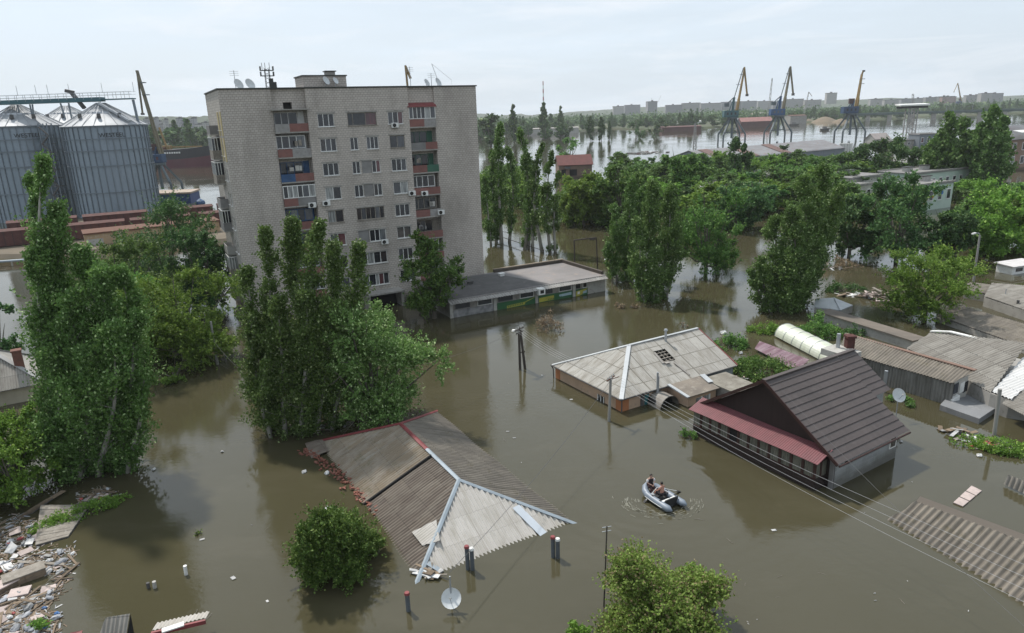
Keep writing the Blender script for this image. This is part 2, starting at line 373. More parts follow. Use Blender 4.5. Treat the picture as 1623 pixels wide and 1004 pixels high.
def wall_holes(b, ua, ub, za, zb, y, holes, dep, m=0, mrev=0):
    us = sorted({ua, ub, *[h[0] for h in holes], *[h[1] for h in holes]}); zs = sorted({za, zb, *[h[2] for h in holes], *[h[3] for h in holes]})
    for i in range(len(us) - 1):
        for j in range(len(zs) - 1):
            cu, cz = (us[i] + us[i + 1]) / 2, (zs[j] + zs[j + 1]) / 2
            if any(h[0] < cu < h[1] and h[2] < cz < h[3] for h in holes): continue
            b.poly([(us[i], y, zs[j]), (us[i + 1], y, zs[j]), (us[i + 1], y, zs[j + 1]), (us[i], y, zs[j + 1])], m)
    for h in holes:
        a, c, d, e = h; q = y + dep
        b.poly([(a, y, d), (a, q, d), (c, q, d), (c, y, d)], mrev); b.poly([(a, y, e), (c, y, e), (c, q, e), (a, q, e)], mrev)
        b.poly([(a, y, d), (a, y, e), (a, q, e), (a, q, d)], mrev); b.poly([(c, y, d), (c, q, d), (c, q, e), (c, y, e)], mrev)
def window(par, u0, u1, z0, z1, y, mull, frame=WHITE, sill=True, fw=.075, side=False):
    """frame with mullions at the given fractions, panes behind; side = the frame stands in the end wall"""
    fr = MB(); pn = MB(); T = (lambda x, yy, z: (x, yy, z)) if not side else (lambda x, yy, z: (yy, -x, z))
    def bx(b, a, c, d, e, f, g):
        vs = [T(*q) for q in ((a, d, f), (c, d, f), (c, e, f), (a, e, f), (a, d, g), (c, d, g), (c, e, g), (a, e, g))]
        b.add(vs, [(0, 3, 2, 1), (4, 5, 6, 7), (0, 1, 5, 4), (1, 2, 6, 5), (2, 3, 7, 6), (3, 0, 4, 7)])
    bx(fr, u0, u1, y, y + .06, z0, z0 + fw); bx(fr, u0, u1, y, y + .06, z1 - fw, z1)
    bx(fr, u0, u0 + fw, y + .002, y + .058, z0 + fw, z1 - fw); bx(fr, u1 - fw, u1, y + .002, y + .058, z0 + fw, z1 - fw)
    for k in mull:
        x = u0 + (u1 - u0) * k; bx(fr, x - fw / 2, x + fw / 2, y + .003, y + .057, z0 + fw, z1 - fw)
    if sill: bx(fr, u0 - .06, u1 + .06, y - .22, y + .01, z0 - .05, z0 - .004)
    fo = fr.build('window', frame, par)
    edges = [0, *mull, 1]
    for a, c in zip(edges[:-1], edges[1:]):
        q = MB(); bx(q, u0 + (u1 - u0) * a + fw / 2, u0 + (u1 - u0) * c - fw / 2, y + .025, y + .04, z0 + fw * .6, z1 - fw * .6)
        q.build('pane', GLASS, fo)
    return fo
# windows of the middle bay: (row, u0, u1, height, mullions, kind)
c1a, c1b = zu(484, 265), zu(546, 265); c2a, c2b = zu(596, 258), zu(706, 258); c3a, c3b = zu(749, 253), zu(806, 250)
HT = 1.52; holes = []; wins = []; fills = []
def put(k, a, b, mull, frame=WHITE, hh=HT, fill=None, dz=0):
    z = rowz(k) + dz; h = (a, b, z - hh / 2, z + hh / 2); holes.append(h); (fills if fill else wins).append((h, mull, frame, fill))
for k in range(9, 1, -1):
    put(k, c1a, c1b, (.34, .67) if k in (9, 8, 7) else (.5,), WHITE if k != 5 else GREYW)
    put(k, c3a, c3b, (.33, .66) if k % 2 else (.5,), WHITE if k not in (8,) else GREYW)
d2 = c2b - c2a
put(9, c2a, c2b, (.18, .62), GREYW)
for k, f in ((8, False), (7, True), (6, True)):
    put(k, c2a + .05, c2a + d2 * (.29 if k > 6 else .33), (.5,)); put(k, c2b - d2 * (.42 if k == 8 else .30), c2b, (.5,) if k < 8 else (.33, .66))
    if f: put(k, c2a + d2 * .34, c2b - d2 * .31, (), fill=GREYP, hh=1.5)
put(5, c2a + .05, c2b, (.17, .34, .5, .67, .84), GREYW); put(4, c2a, c2a + d2 * .38, (), fill=GREYP); put(4, c2a + d2 * .4, c2b, (.33, .6))
put(3, c2a, c2b - .1, (.25, .5, .75)); put(2, c2a, c2b - .1, (.25, .5, .62, .8))
wl = MB(); BAY = .35                                    # the middle bay stands slightly forward of the outer panels
wall_holes(wl, uB, uC, W0, TOP, -BAY, holes, .13)
wl.poly([(uB, -BAY, W0), (uB, -BAY, TOP), (uB, REC, TOP), (uB, REC, W0)]); wl.poly([(uC, -BAY, W0), (uC, REC, W0), (uC, REC, TOP), (uC, -BAY, TOP)])
wall_holes(wl, 0, uA, W0, TOP, 0, [], 0); wall_holes(wl, uD, BW, W0, TOP, 0, [], 0)
wl.poly([(uA, 0, W0), (uA, REC, W0), (uA, REC, TOP), (uA, 0, TOP)]); wl.poly([(uD, 0, W0), (uD, 0, TOP), (uD, REC, TOP), (uD, REC, W0)])
atz = fz(374, 212); holeL = (zu(357, 210), zu(391, 210), atz[1] - .42, atz[1] + .45)
zt9 = rowz(9) + 1.25
wall_holes(wl, uA, uB, zt9 + .15, TOP, .25, [holeL], .6); wl.poly([(uA, .25, zt9 + .15), (uB, .25, zt9 + .15), (uB, REC, zt9 + .15), (uA, REC, zt9 + .15)])
wall_holes(wl, uC, uD, zt9 + .25, TOP, .25, [], 0); wl.poly([(uC, .25, zt9 + .25), (uD, .25, zt9 + .25), (uD, REC, zt9 + .25), (uC, REC, zt9 + .25)])
for (a, b) in ((uA, uB), (uC, uD)):                     # inner walls of the loggias
    wl.poly([(a, REC, W0), (b, REC, W0), (b, REC, zt9 + .3), (a, REC, zt9 + .3)])
DEP = 13.5
wl.poly([(BW, 0, W0), (BW, DEP, W0), (BW, DEP, TOP), (BW, 0, TOP)]); wl.poly([(0, DEP, W0), (0, DEP, TOP), (BW, DEP, TOP), (BW, DEP, W0)])
wl.build('wall', [BRK], apt)
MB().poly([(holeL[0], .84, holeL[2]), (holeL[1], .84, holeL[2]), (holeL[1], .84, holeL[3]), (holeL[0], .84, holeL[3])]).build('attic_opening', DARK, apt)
for h, mull, frame, _ in wins: window(apt, h[0], h[1], h[2], h[3], -BAY + .09, mull, frame)
for h, _, _, f in fills:
    MB().box(h[0], h[1], -BAY + .06, -BAY + .12, h[2], h[3]).build('infill_panel', f, apt)
for h, *_ in wins + fills:
    if h[1] - h[0] > 1.2: MB().box(h[0] - .15, h[1] + .15, -BAY - .05, -BAY + .002, h[3] + .02, h[3] + .17).build('window_lintel', CONC, apt)
# the end wall at left, in sunshine: balcony stack towards the back, two window columns near the corner
sw = MB(); hs = []; cols = [(1.0, 2.1), (3.0, 4.0)]
for k in range(9, 0, -1):
    for a, b in cols: hs.append((-b, -a, rowz(k) - .72, rowz(k) + .72))
tmp = MB(); wall_holes(tmp, -DEP, 0, W0, TOP, 0, hs, .12)
sw.v = [(v[1], -v[0], v[2]) for v in tmp.v]; sw.f = [tuple(reversed(f)) for f in tmp.f]; sw.m = tmp.m
sw.build('end_wall', BRKS, apt)
for a, b, c, d in hs: window(apt, a, b, c, d, .07, (.5,), WHITE if random.random() < .75 else GREYW, side=True)
INS = mk('yellow_render', (.46, .38, .20), (.40, .33, .19), 1, .85)
ip = MB()
for k in (9, 8):
    for a, b, c in ((.1, 1.25, 0), (2.55, 3.55, 0)): ip.box(-.07, -.002, a, b, rowz(k) - 1.35, rowz(k) + 1.3)
ip.build('insulation_panel', INS, apt)
for k in range(9, 0, -1):
    z = rowz(k) - 1.15; y0, y1 = 4.7, 8.2; style = 'open' if k in (9, 4) else random.choice(['glazed', 'open', 'glazed'])
    s = MB(); s.box(-.95, -.003, y0, y1, z - .16, z); sl = s.build('side_balcony', CONC, apt)
    p = MB(); p.box(-.95, -.89, y0, y1, z + .003, z + 1.0); p.box(-.887, -.003, y0, y0 + .05, z + .003, z + 1.0); p.box(-.887, -.003, y1 - .05, y1, z + .003, z + 1.0)
    p.build('parapet', random.choice([GREYP, GREYW, CONCP, GREYP]), sl)
    if style == 'glazed':
        g = MB(); g.box(-.93, -.01, y0 + .03, y0 + .06, z + 1.02, z + 2.4); g.box(-.935, -.9, y0 + .065, y1, z + 1.02, z + 2.4); g.build('glazing', GLASS, sl)
        q = MB()
        for yy in np.linspace(y0, y1 - .08, 5): q.box(-.96, -.895, yy, yy + .08, z + 1.003, z + 2.45)
        for xx in (-.65, -.35): q.box(xx, xx + .06, y0 - .01, y0 + .068, z + 1.003, z + 2.45)
        q.box(-.97, -.003, y0 - .02, y1, z + 2.453, z + 2.53); q.build('frame', WHITE, sl)
# loggias: (floor: parapet left part, parapet right part, front glazing or None, door colour)
LOG = {9: ('w', 'p', None, WHITE), 8: ('p', 'w', 'in', WHITE), 7: ('b', 'p', None, BLUEP), 6: ('p', 'g', 'front', WHITE), 5: ('p', 'p', 'in', BLUEP), 4: ('p', 'p', None, BLUEP), 3: ('p', 'p', 'in', WHITE), 2: ('g', 'p', 'front', WHITE)}
LOGR = {9: ('p', 'w', 'front', WHITE), 8: ('g', 'p', None, GREENP), 7: ('p', 'n', None, GREENP), 6: ('p', 'p', 'in', WHITE), 5: ('p', 'w', 'in', GREYW), 4: ('p', 'p', None, GREYW), 3: ('p', 'p', 'in', WHITE), 2: ('p', 'g', None, WHITE)}
PM = {'w': mk('wire_parapet', (.30, .29, .28), (.22, .21, .2), 3, .7), 'p': PANEL, 'g': GREYP, 'b': BLUEP, 'n': GREENP}
for (a, b, table) in ((uA, uB, LOG), (uC, uD, LOGR)):
    mid = a + (b - a) * (.43 if table is LOG else .55)
    for k, (pl, pr, gz, dc) in table.items():
        z = rowz(k) - 1.18
        lg = MB().box(a + .003, b - .003, -.28, REC - .004, z - .16, z).build('loggia', CONC, apt)
        MB().box(a + .01, mid, -.27, -.19, z + .003, z + .92).build('parapet', PM[pl], lg); MB().box(mid + .004, b - .01, -.27, -.19, z + .003, z + .92).build('parapet', PM[pr], lg)
        if gz != 'front':
            wo = window(lg, a + .25, b - .9, z + .75, z + 2.25, REC - .08, (.3, .6), dc, sill=False)
            MB().box(b - .85, b - .15, REC - .07, REC - .02, z + .01, z + 2.3).build('balcony_door', dc, lg)
        if gz == 'front': window(lg, a + .02, b - .02, z + .95, z + 2.45, -.26, (.15, .3, .45, .6, .8), dc, sill=False, fw=.09)
        if gz == 'in': window(lg, a + .03, b - .45, z + .95, z + 2.45, .35, (.2, .45, .7), dc, sill=False, fw=.09)
        if random.random() < .5:
            c = MB()
            for q in range(random.randint(2, 5)):
                x = random.uniform(a + .3, b - .7); c.box(x, x + random.uniform(.2, .5), -.1, -.07, z + 1.25, z + 1.25 + random.uniform(.4, .7), 0)
            c.build('laundry', random.choice([WHITE, GREYP, GREYW, CONCP]), lg)
MB().box(uA - .25, uB + .15, -.75, .3, zt9 + .0, zt9 + .14).build('canopy', CONC, apt)
rr = MB(); rr.add([(uC - .15, -.5, zt9 + .02), (uD + .1, -.5, zt9 + .02), (uD + .1, .3, zt9 + .55), (uC - .15, .3, zt9 + .55), (uC - .15, -.5, zt9 - .04), (uD + .1, -.5, zt9 - .04), (uD + .1, .3, zt9 + .47), (uC - .15, .3, zt9 + .47)],
       [(0, 1, 2, 3), (7, 6, 5, 4), (0, 4, 5, 1), (1, 5, 6, 2), (2, 6, 7, 3), (3, 7, 4, 0)])
rr.build('loggia_roof', REDP, apt)
# entrance under the middle windows
eu0, eu1 = zu(650, 900), zu(790, 885); ez = fz(715, 905)[1]
e = MB(); e.box(eu0, eu1, -2.6, -BAY - .004, ez - .2, ez); e.box(eu0 + .1, eu0 + .45, -2.5, -BAY - .004, W0, ez - .203); e.box(eu1 - .45, eu1 - .1, -2.5, -BAY - .004, W0, ez - .203); e.build('entrance_porch', CONC, apt)
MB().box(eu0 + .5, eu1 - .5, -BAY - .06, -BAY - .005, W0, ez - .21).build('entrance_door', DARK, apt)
# air conditioners
def ac(zx, zy, y=-BAY):
    u, z = fz(zx, zy); o = MB().box(u - .45, u + .45, y - .42, y - .06, z - .3, z + .3).build('air_conditioner', WHITE, apt, bevel=.03)
    f = MB(); f.lathe([(.03, 0), (.24, 0), (.24, .02), (.03, .03)], 16); f.v = [(u - .12 + v[0], y - .425 - v[2], z + v[1]) for v in f.v]; f.build('fan_grille', DARK, o)
    MB().bar((u - .3, y - .003, z - .33), (u - .3, y - .4, z - .33), .05).bar((u + .3, y - .003, z - .33), (u + .3, y - .4, z - .33), .05).build('bracket', STEEL, o)
for q in ((773, 284), (515, 578), (838, 540), (735, 723)): ac(*q)
ac(886, 541, -.28); ac(462, 585, -.28); ac(948, 612, -.28)
# roof
MB().box(.2, BW - .2, .45, DEP - .2, TOP - .5, TOP - .3).build('roof', BITUM, apt)
pc = MB(); cz0, cz1 = TOP + .002, TOP + .14
pc.box(-.12, uB - .1, -.14, .32, cz0, cz1); pc.box(uB - .097, uC + .097, -BAY - .14, .32, cz0, cz1); pc.box(uC + .1, BW + .12, -.14, .32, cz0, cz1)
pc.box(-.12, .3, .323, DEP, cz0, cz1); pc.box(BW - .3, BW + .12, .323, DEP, cz0, cz1); pc.box(.303, BW - .303, DEP - .3, DEP, cz0, cz1)
pc.build('parapet_coping', COPING, apt)
ku0, ku1 = zu(420, 130) + 1.5, zu(590, 120) + 1.6
kz = onplane(520, 121, BR + EY * 5, EY)[2]
MB().box(ku0, ku1, 5, 9.5, TOP - .3, kz).build('lift_house', BRK, apt)
MB().box(ku0 - .12, ku1 + .12, 4.88, 9.62, kz + .002, kz + .14).build('lift_house_roof', COPING, apt)
vb = MB(); vx = ku0 + (ku1 - ku0) * .66; vb.box(vx - .55, vx + .55, 5.2, 6.3, kz + .143, kz + .55); vb.build('vent', CONC, apt); MB().box(vx - .7, vx + .7, 5.05, 6.45, kz + .553, kz + .66).build('vent_cap', COPING, apt)
def dish_parts(b, c, r, dirv, m=0):
    """satellite dish bowl with a rim, aimed along dirv"""
    d = unit(dirv); x = unit(np.cross(d, V(0, 0, 1))); y = np.cross(x, d); c = np.array(c, float)
    for side, off in ((1, 0), (-1, -.02)):
        n0 = len(b.v); prof = [(.02, 0), (r * .5, .05 * r), (r * .85, .16 * r), (r, .24 * r)]
        vs = [c + x * (q * math.cos(a)) + y * (q * math.sin(a)) + d * (h_ + off) for q, h_ in prof for a in np.linspace(0, 2 * math.pi, 20, endpoint=False)]
        fs = [(j * 20 + i, j * 20 + (i + 1) % 20, (j + 1) * 20 + (i + 1) % 20, (j + 1) * 20 + i) for j in range(3) for i in range(20)]
        b.add(vs, fs, m)
DISH = mk('dish_paint', (.58, .60, .60), (.48, .50, .50), 3, .5)
for px, r, y in ((378, .62, 1.0), (396, .66, 1.2), (676, .5, 1.5), (694, .6, 1.2), (517, .55, 4.5), (532, .45, 4.5)):
    zz = TOP + .55 if px not in (517, 532) else kz + .3 - .9
    p = onplane(px, 140, BR + EY * y, EY) - BL; u = float(p @ EX); b = MB(); dish_parts(b, (u, y - .1, zz), r, (.55, -.75, .45)); so_ = b.build('satellite_dish', DISH, apt, smooth=True)
    MB().tube([(u, y, TOP - .3), (u, y, zz)], .035, 6).build('dish_mast', STEEL, so_)
# antenna mast on the left part, thin aerials
am = onplane(426, 138, BR + EY * 3, EY) - BL; au = float(am @ EX); atop = onplane(423, 104, BR + EY * 3, EY)[2]; b = MB()
for sx, sy in ((-.28, -.28), (.28, -.28), (.28, .28), (-.28, .28)): b.tube([(au + sx, 3 + sy, TOP - .3), (au + sx * .8, 3 + sy * .8, atop - .4)], .035, 5)
for zz in np.linspace(TOP + .2, atop - .6, 5):
    b.bar((au - .3, 2.72, zz), (au + .3, 2.72, zz + .35), .035); b.bar((au - .3, 3.28, zz + .35), (au + .3, 3.28, zz), .035)
for zz in (atop - 1.2, atop - .6): b.box(au - .75, au + .75, 2.6, 3.4, zz, zz + .06); b.box(au - .75, au - .7, 2.6, 3.4, zz + .061, zz + .5); b.box(au + .7, au + .75, 2.6, 3.4, zz + .061, zz + .5)
for q in (-.5, -.15, .35): b.tube([(au + q, 3, atop - .6), (au + q, 3, atop + .3)], .03, 5)
b.box(au + .1, au + .55, 2.7, 3.1, TOP - .2, TOP + 1.3); b.box(au + .35, au + .9, 2.75, 3.05, TOP + .2, TOP + .9)
b.build('antenna_mast', COPING, apt)
for px, y0_, y1_, yy in ((374, 140, 112, 2.0), (651, 134, 106, 3.0), (684, 133, 116, 2.5)):
    p = onplane(px, y0_, BR + EY * yy, EY) - BL; q = onplane(px - 1, y1_, BR + EY * yy, EY) - BL; b = MB().tube([(p @ EX, yy, TOP - .3), (p @ EX, yy, q[2])], .04, 5)
    for k in range(3): b.bar((p @ EX - .5, yy, q[2] - .1 - .22 * k), (p @ EX + .5, yy, q[2] - .1 - .22 * k), .03)
    b.build('aerial', STEEL, apt)
p = onplane(684, 101, BR + EY * 2.5, EY) - BL; q = onplane(716, 131, BR + EY * 2.5, EY) - BL; q2 = onplane(699, 131, BR + EY * 2.5, EY) - BL
MB().tube([(p @ EX, 2.5, p[2]), (q2 @ EX, 2.5, TOP - .3)], .035, 5).tube([(p @ EX + .1, 2.5, p[2] - .1), (q @ EX, 2.5, q[2] + .3), (q @ EX, 2.5, TOP - .3)], .02, 4).build('aerial_wire', STEEL, apt)

# ------------------------------------------------------------------ low annex with shop front
AZ = 2.3
a0 = P(715, 478, AZ); a1 = P(945, 431, AZ); aw = float((a1 - a0) @ EX) ; ad_ = 11.5
anx = thing('shop_annex', 'low flat-roofed shop joined to the apartment block, half under water, with green and yellow signboards', 'shop', (a0[0], a0[1], 0), ANG)
AB = mk('annex_wall', (.30, .285, .26), (.22, .21, .19), .8, .9, c3=(.15, .14, .13))
FRN = .75                                              # eave overhang in front of the wall
MB().box(0.1, aw - .1, FRN, ad_ - .1, -5, AZ - .25).build('wall', AB, anx)
MB().box(-.0, aw, FRN - .2, ad_, AZ - .247, AZ - .06).build('roof', mk('annex_roof', (.22, .205, .20), (.17, .16, .155), .3, .95, c3=(.26, .22, .19)), anx)
u1_ = float((P(768, 427, AZ) - a0) @ EX)
bo = MB(); bo.add([(.02, FRN + .1, AZ - .055), (u1_ + 3.0, FRN + .1, AZ - .055), (u1_ - .1, ad_ - .4, AZ - .055), (.02, ad_ - .4, AZ - .055)], [(0, 1, 2, 3)]); bo.build('roof_felt', BITUM, anx)
pr = MB(); pr.box(u1_ + .2, aw, ad_ - .35, ad_ + .05, AZ - .05, AZ + .38); pr.box(aw - .3, aw + .05, 1.2, ad_ - .353, AZ - .05, AZ + .38); pr.build('roof_parapet', mk('rusty_coping', (.085, .07, .055), (.06, .05, .042), 1, .8), anx)
pr = MB(); pr.box(u1_ + .15, aw + .08, ad_ - .1, ad_ + .1, AZ + .383, AZ + .43); pr.build('parapet_coping', mk('tan_coping', (.34, .28, .20), (.28, .23, .17), 1, .8), anx)
corrugated('front_eave', (-.15, -.15, AZ - .42), (1, 0, 0), (0, .93, .36), [(0, 0), (aw + .1, 0), (aw + .1, .95), (0, .95)], slate('eave_slate', (.34, .33, .31), (.28, .27, .25), (.2, .19, .18), (1.1, 3)), anx, pitch=.36, amp=.05)
for k in range(5):
    u = [.05, aw * .26, aw * .52, aw * .77, aw - 2.9][k]; MB().box(u, u + (.42 if k < 4 else 2.9), FRN - .14 if k < 4 else FRN - .06, FRN - .003, -4, AZ - .5).build('pilaster', CONCP, anx)
GRN = mk('sign_green', (.03, .12, .045), (.025, .09, .04), 1, .5); YLW = mk('sign_yellow', (.42, .40, .06), (.33, .30, .06), 1.5, .5); LBL = mk('sign_pale', (.36, .48, .52), (.3, .4, .46), 2, .5)
GRAF = mk('graffiti_grey', (.30, .30, .30), (.10, .10, .11), 1.4, .8)
secs = [(.5, aw * .26 - .03), (aw * .26 + .45, aw * .52 - .03), (aw * .52 + .45, aw * .77 - .03), (aw * .77 + .45, aw - 2.95)]
for i, (u0, u1) in enumerate(secs):
    wdt = u1 - u0
    for q, (a, b) in enumerate(((.04, .42), (.60, .97))):
        z1 = AZ - .62; z0 = z1 - .72
        fo = MB(); x0, x1 = u0 + wdt * a, u0 + wdt * b
        if q == 1 or i in (0,): fo.box(x0, x1, FRN - .10, FRN - .02, z0, z0 + .07); fo.box(x0, x1, FRN - .10, FRN - .02, z1 - .07, z1); fo.box(x0, x0 + .07, FRN - .098, FRN - .022, z0 + .07, z1 - .07); fo.box(x1 - .07, x1, FRN - .098, FRN - .022, z0 + .07, z1 - .07)
        else: fo.box(x0, x1, FRN - .1, FRN - .02, z0, z0 + .07)
        fo = fo.build('window', WHITE if q == 1 else GREYP, anx); MB().box(x0 + .03, x1 - .03, FRN - .06, FRN - .03, z0 + .05, z1 - .05).build('pane', plain('dark_glass', (.03, .033, .036), .08), fo)
    sb = MB().box(u0 + .02, u1 - .02, FRN - .12, FRN - .015, -1.2, AZ - 1.42).build('signboard', GRN if i else GRAF, anx)
    zt = AZ - 1.42; y = FRN - .125
    if i == 1:
        b = MB(); b.add([(u0 + wdt * .25, y, .02), (u0 + wdt * .72, y, .12), (u0 + wdt * .74, y, .48), (u0 + wdt * .25, y, .34)], [(0, 1, 2, 3)]); b.add([(u0 + wdt * .74, y, .4), (u0 + wdt * .98, y, .78), (u0 + wdt * .98, y, .86), (u0 + wdt * .74, y, .5)], [(0, 1, 2, 3)]); b.build('sign_lettering', YLW, sb)
    if i == 2:
        MB().add([(u0 + .1, y, .05), (u0 + wdt * .45, y, .1), (u0 + wdt * .45, y, .68), (u0 + .1, y, .6)], [(0, 1, 2, 3)]).build('sign_lettering', YLW, sb)
        MB().add([(u0 + wdt * .6, y, .3), (u0 + wdt * .96, y, .35), (u0 + wdt * .96, y, .72), (u0 + wdt * .6, y, .62)], [(0, 1, 2, 3)]).build('sign_lettering', LBL, sb)
    if i == 3:
        MB().add([(u0 + .05, y, -.1), (u0 + wdt * .5, y, .1), (u0 + wdt * .98, y, .8), (u0 + wdt * .98, y, zt - .02), (u0 + .05, y, .65)], [(0, 1, 2, 3, 4)]).build('sign_lettering', YLW, sb)
        for a, b in ((.14, .34), (.6, .92)): MB().add([(u0 + wdt * a, y - .004, .2), (u0 + wdt * b, y - .004, .25), (u0 + wdt * b, y - .004, .62), (u0 + wdt * a, y - .004, .52)], [(0, 1, 2, 3)]).build('sign_lettering', LBL if a > .5 else WHITE, sb)
    # short strokes standing for the unreadable words
    b = MB()
    for k in range(9): x = u0 + wdt * (.28 + .045 * k); b.box(x, x + wdt * .025, y - .012, y - .008, .14 + .01 * k, .3 + .015 * k)
    if i in (1, 2): b.build('sign_lettering', GRN, sb)
o = MB().box(aw * .52 + .0, aw * .52 + .95, -.35, FRN - .15, AZ - 1.05, AZ - .2).build('air_conditioner', WHITE, anx, bevel=.04)
MB().box(aw * .52 + .2, aw * .52 + .75, -.36, -.352, AZ - .85, AZ - .4).build('fan_grille', DARK, o)
for px, py, m in ((795, 437, WHITE), (745, 450, BITUM)):
    p = P(px, py, AZ) - a0; u, v = float(p @ EX), float(p @ EY); MB().box(u - .32, u + .32, v - .25, v + .25, AZ - .05, AZ + .3).box(u - .42, u + .42, v - .35, v + .35, AZ + .303, AZ + .36).build('roof_vent', m, anx)
# ------------------------------------------------------------------ flooded houses and sheds
def frame(o, p):                                       # origin, point along local x -> rotation
    d = p - o; return math.atan2(d[1], d[0])
def roof_from(name, pts, mat, parent, org, pitch=.2, amp=.035, rows=3, per=4):
    """corrugated sheet through 3-4 nearly coplanar world points; sheets run from edge p0-p1 up to the rest"""
    pts = [np.array(p, float) for p in pts]; e = unit(pts[1] - pts[0]); n = unit(np.cross(pts[1] - pts[0], pts[-1] - pts[0])); s = np.cross(n, e)
    if s @ (pts[-1] - pts[0]) < 0: s = -s
    poly = [((p - pts[0]) @ e, (p - pts[0]) @ s) for p in pts]
    return corrugated(name, pts[0] - org, e, s, poly, mat, parent, pitch, amp, per, rows)
SL_BROWN = slate('brown_slate', (.25, .20, .14), (.20, .16, .115), (.32, .295, .25), moss=(.12, .115, .07), seam=.018, seamc=(.13, .11, .09))
SL_DARK = slate('dark_slate', (.17, .14, .112), (.128, .104, .085), (.23, .20, .165), seam=.018)
SL_PALE = slate('pale_slate', (.47, .45, .42), (.41, .39, .36), (.33, .31, .27), seam=.02, seamc=(.27, .25, .23))
SL_GREY = slate('grey_slate', (.40, .385, .35), (.34, .325, .295), (.22, .20, .165), (1.15, 1.75), .05, seamc=(.13, .12, .10))
SL_MOSS = slate('mossy_slate', (.225, .20, .165), (.175, .155, .13), (.12, .108, .09), moss=(.12, .105, .065), seam=.02)
SL_LIGHT = slate('light_slate', (.30, .285, .255), (.235, .22, .195), (.16, .145, .125))
CAPB = mk('blue_grey_cap', (.31, .36, .40), (.24, .28, .31), 1.2, .6, .1)
CAPR = mk('red_cap', (.22, .045, .048), (.16, .038, .04), 1.2, .6)
# --- the roof of the drowned house with red ridge
F1, F2 = P(664, 917), P(902, 828); W_ = 9.7; Lr = 19.5; zr = 2.05
red = thing('drowned_house', 'corrugated hip roof with red and grey ridge caps, all that shows of a drowned house', 'house', F1, frame(F1, F2))
pit = math.atan2(zr, W_ / 2); cp, sp = math.cos(pit), math.sin(pit); Sl = W_ / 2 / cp; d = .9; sd = d / cp
corrugated('roof_sheets', (0, 0, 0), (1, 0, 0), (0, cp, sp), [(-d, -sd), (W_ + d, -sd), (W_ / 2, Sl)], SL_PALE, red, .25, .05, 6, 4)
ys = W_ / 2 + 3.9
def leftpoly(a, b):                                    # part of the left slope between two lines square to the eave
    q = [(-d, -sd), (Lr + d, -sd), (Lr - W_ / 2, Sl), (W_ / 2, Sl)]; res = []
    def edge(y): return Sl if W_ / 2 <= y <= Lr - W_ / 2 else (Sl * y / (W_ / 2) if y < W_ / 2 else Sl * (Lr - y) / (W_ / 2))
    ks = sorted({a, b, *[k for k in (W_ / 2, Lr - W_ / 2) if a < k < b]})
    return [(a, -sd), (b, -sd)] + [(k, edge(k)) for k in reversed(ks)]
corrugated('roof_sheets', (-.03, 0, -.05), (0, 1, 0), (cp, 0, sp), leftpoly(-.6, ys), SL_DARK, red, .25, .055, 6, 4)
corrugated('roof_sheets', (0, 0, 0), (0, 1, 0), (cp, 0, sp), leftpoly(ys + .06, Lr + .6), SL_BROWN, red, .25, .055, 6, 4)
corrugated('roof_sheets', (W_, 0, 0), (0, 1, 0), (-cp, 0, sp), leftpoly(-.6, Lr + .6), SL_MOSS, red, .3, .075, 6, 4)
corrugated('roof_sheets', (0, Lr, 0), (1, 0, 0), (0, -cp, sp), [(-d, -sd), (W_ + d, -sd), (W_ / 2, Sl)], SL_DARK, red, .2, .03, 4, 3)
MB().bar((-.1, ys + .03, .0), (W_ / 2 - .1, ys + .03, zr + .01), .12, .16).build('flashing', DARK, red)
J = V(W_ / 2, W_ / 2, zr + .04); K = V(W_ / 2, Lr - W_ / 2, zr + .04); mid = J + (K - J) * .5
def cap(a, b, m, wd=.27):
    a = np.array(a, float); b = np.array(b, float); dd = unit(b - a); sx = unit(np.cross(dd, V(0, 0, 1))) * wd / 2; hh = V(0, 0, .075); o = MB()
    o.add([a - sx, a + hh, a + sx, b - sx, b + hh, b + sx, a - sx - hh * .6, a + sx - hh * .6, b - sx - hh * .6, b + sx - hh * .6], [(0, 3, 4, 1), (1, 4, 5, 2), (6, 8, 3, 0), (2, 5, 9, 7), (0, 1, 2, 7, 6), (3, 8, 9, 5, 4)]); return o.build('ridge_cap', m, red)
cap(J, (-.7, -.7, -.22), CAPB); cap(J, (W_ + .7, -.7, -.22), CAPB); cap(J, mid, CAPB); cap(mid, K, CAPR, .3); cap(K, (-.6, Lr + .6, -.2), CAPR, .32); cap(K, (W_ + .6, Lr + .6, -.2), CAPR, .32)
def strip(x0, v0, x1, v1, wd, m, name, up=.07):        # flat strip lying on the front hip
    a = V(x0, v0 * cp, v0 * sp + up); b = V(x1, v1 * cp, v1 * sp + up); return MB().bar(a, b, wd, .025).build(name, m, red)
strip(W_ * .74, 2.15, W_ * .80, -.25, .55, mk('valley_tin', (.46, .50, .54), (.40, .44, .48), 1, .5), 'valley_strip')
strip(.75, .65, 1.3, -.2, .3, CAPB, 'valley_strip')
pt = corrugated('patch_sheet', (1.05, 1.9, .52), (0, 1, 0), (cp, 0, sp), [(0, 0), (1.5, 0), (1.1, 1.5), (-.6, .9)], SL_PALE, red, .2, .03)
corrugated('loose_sheet', (-1.3, Lr - 2.6, .06), (0, 1, 0), (.99, 0, .09), [(0, 0), (2.6, .2), (2.5, 1.5), (.1, 1.3)], SL_DARK, red, .25, .05)
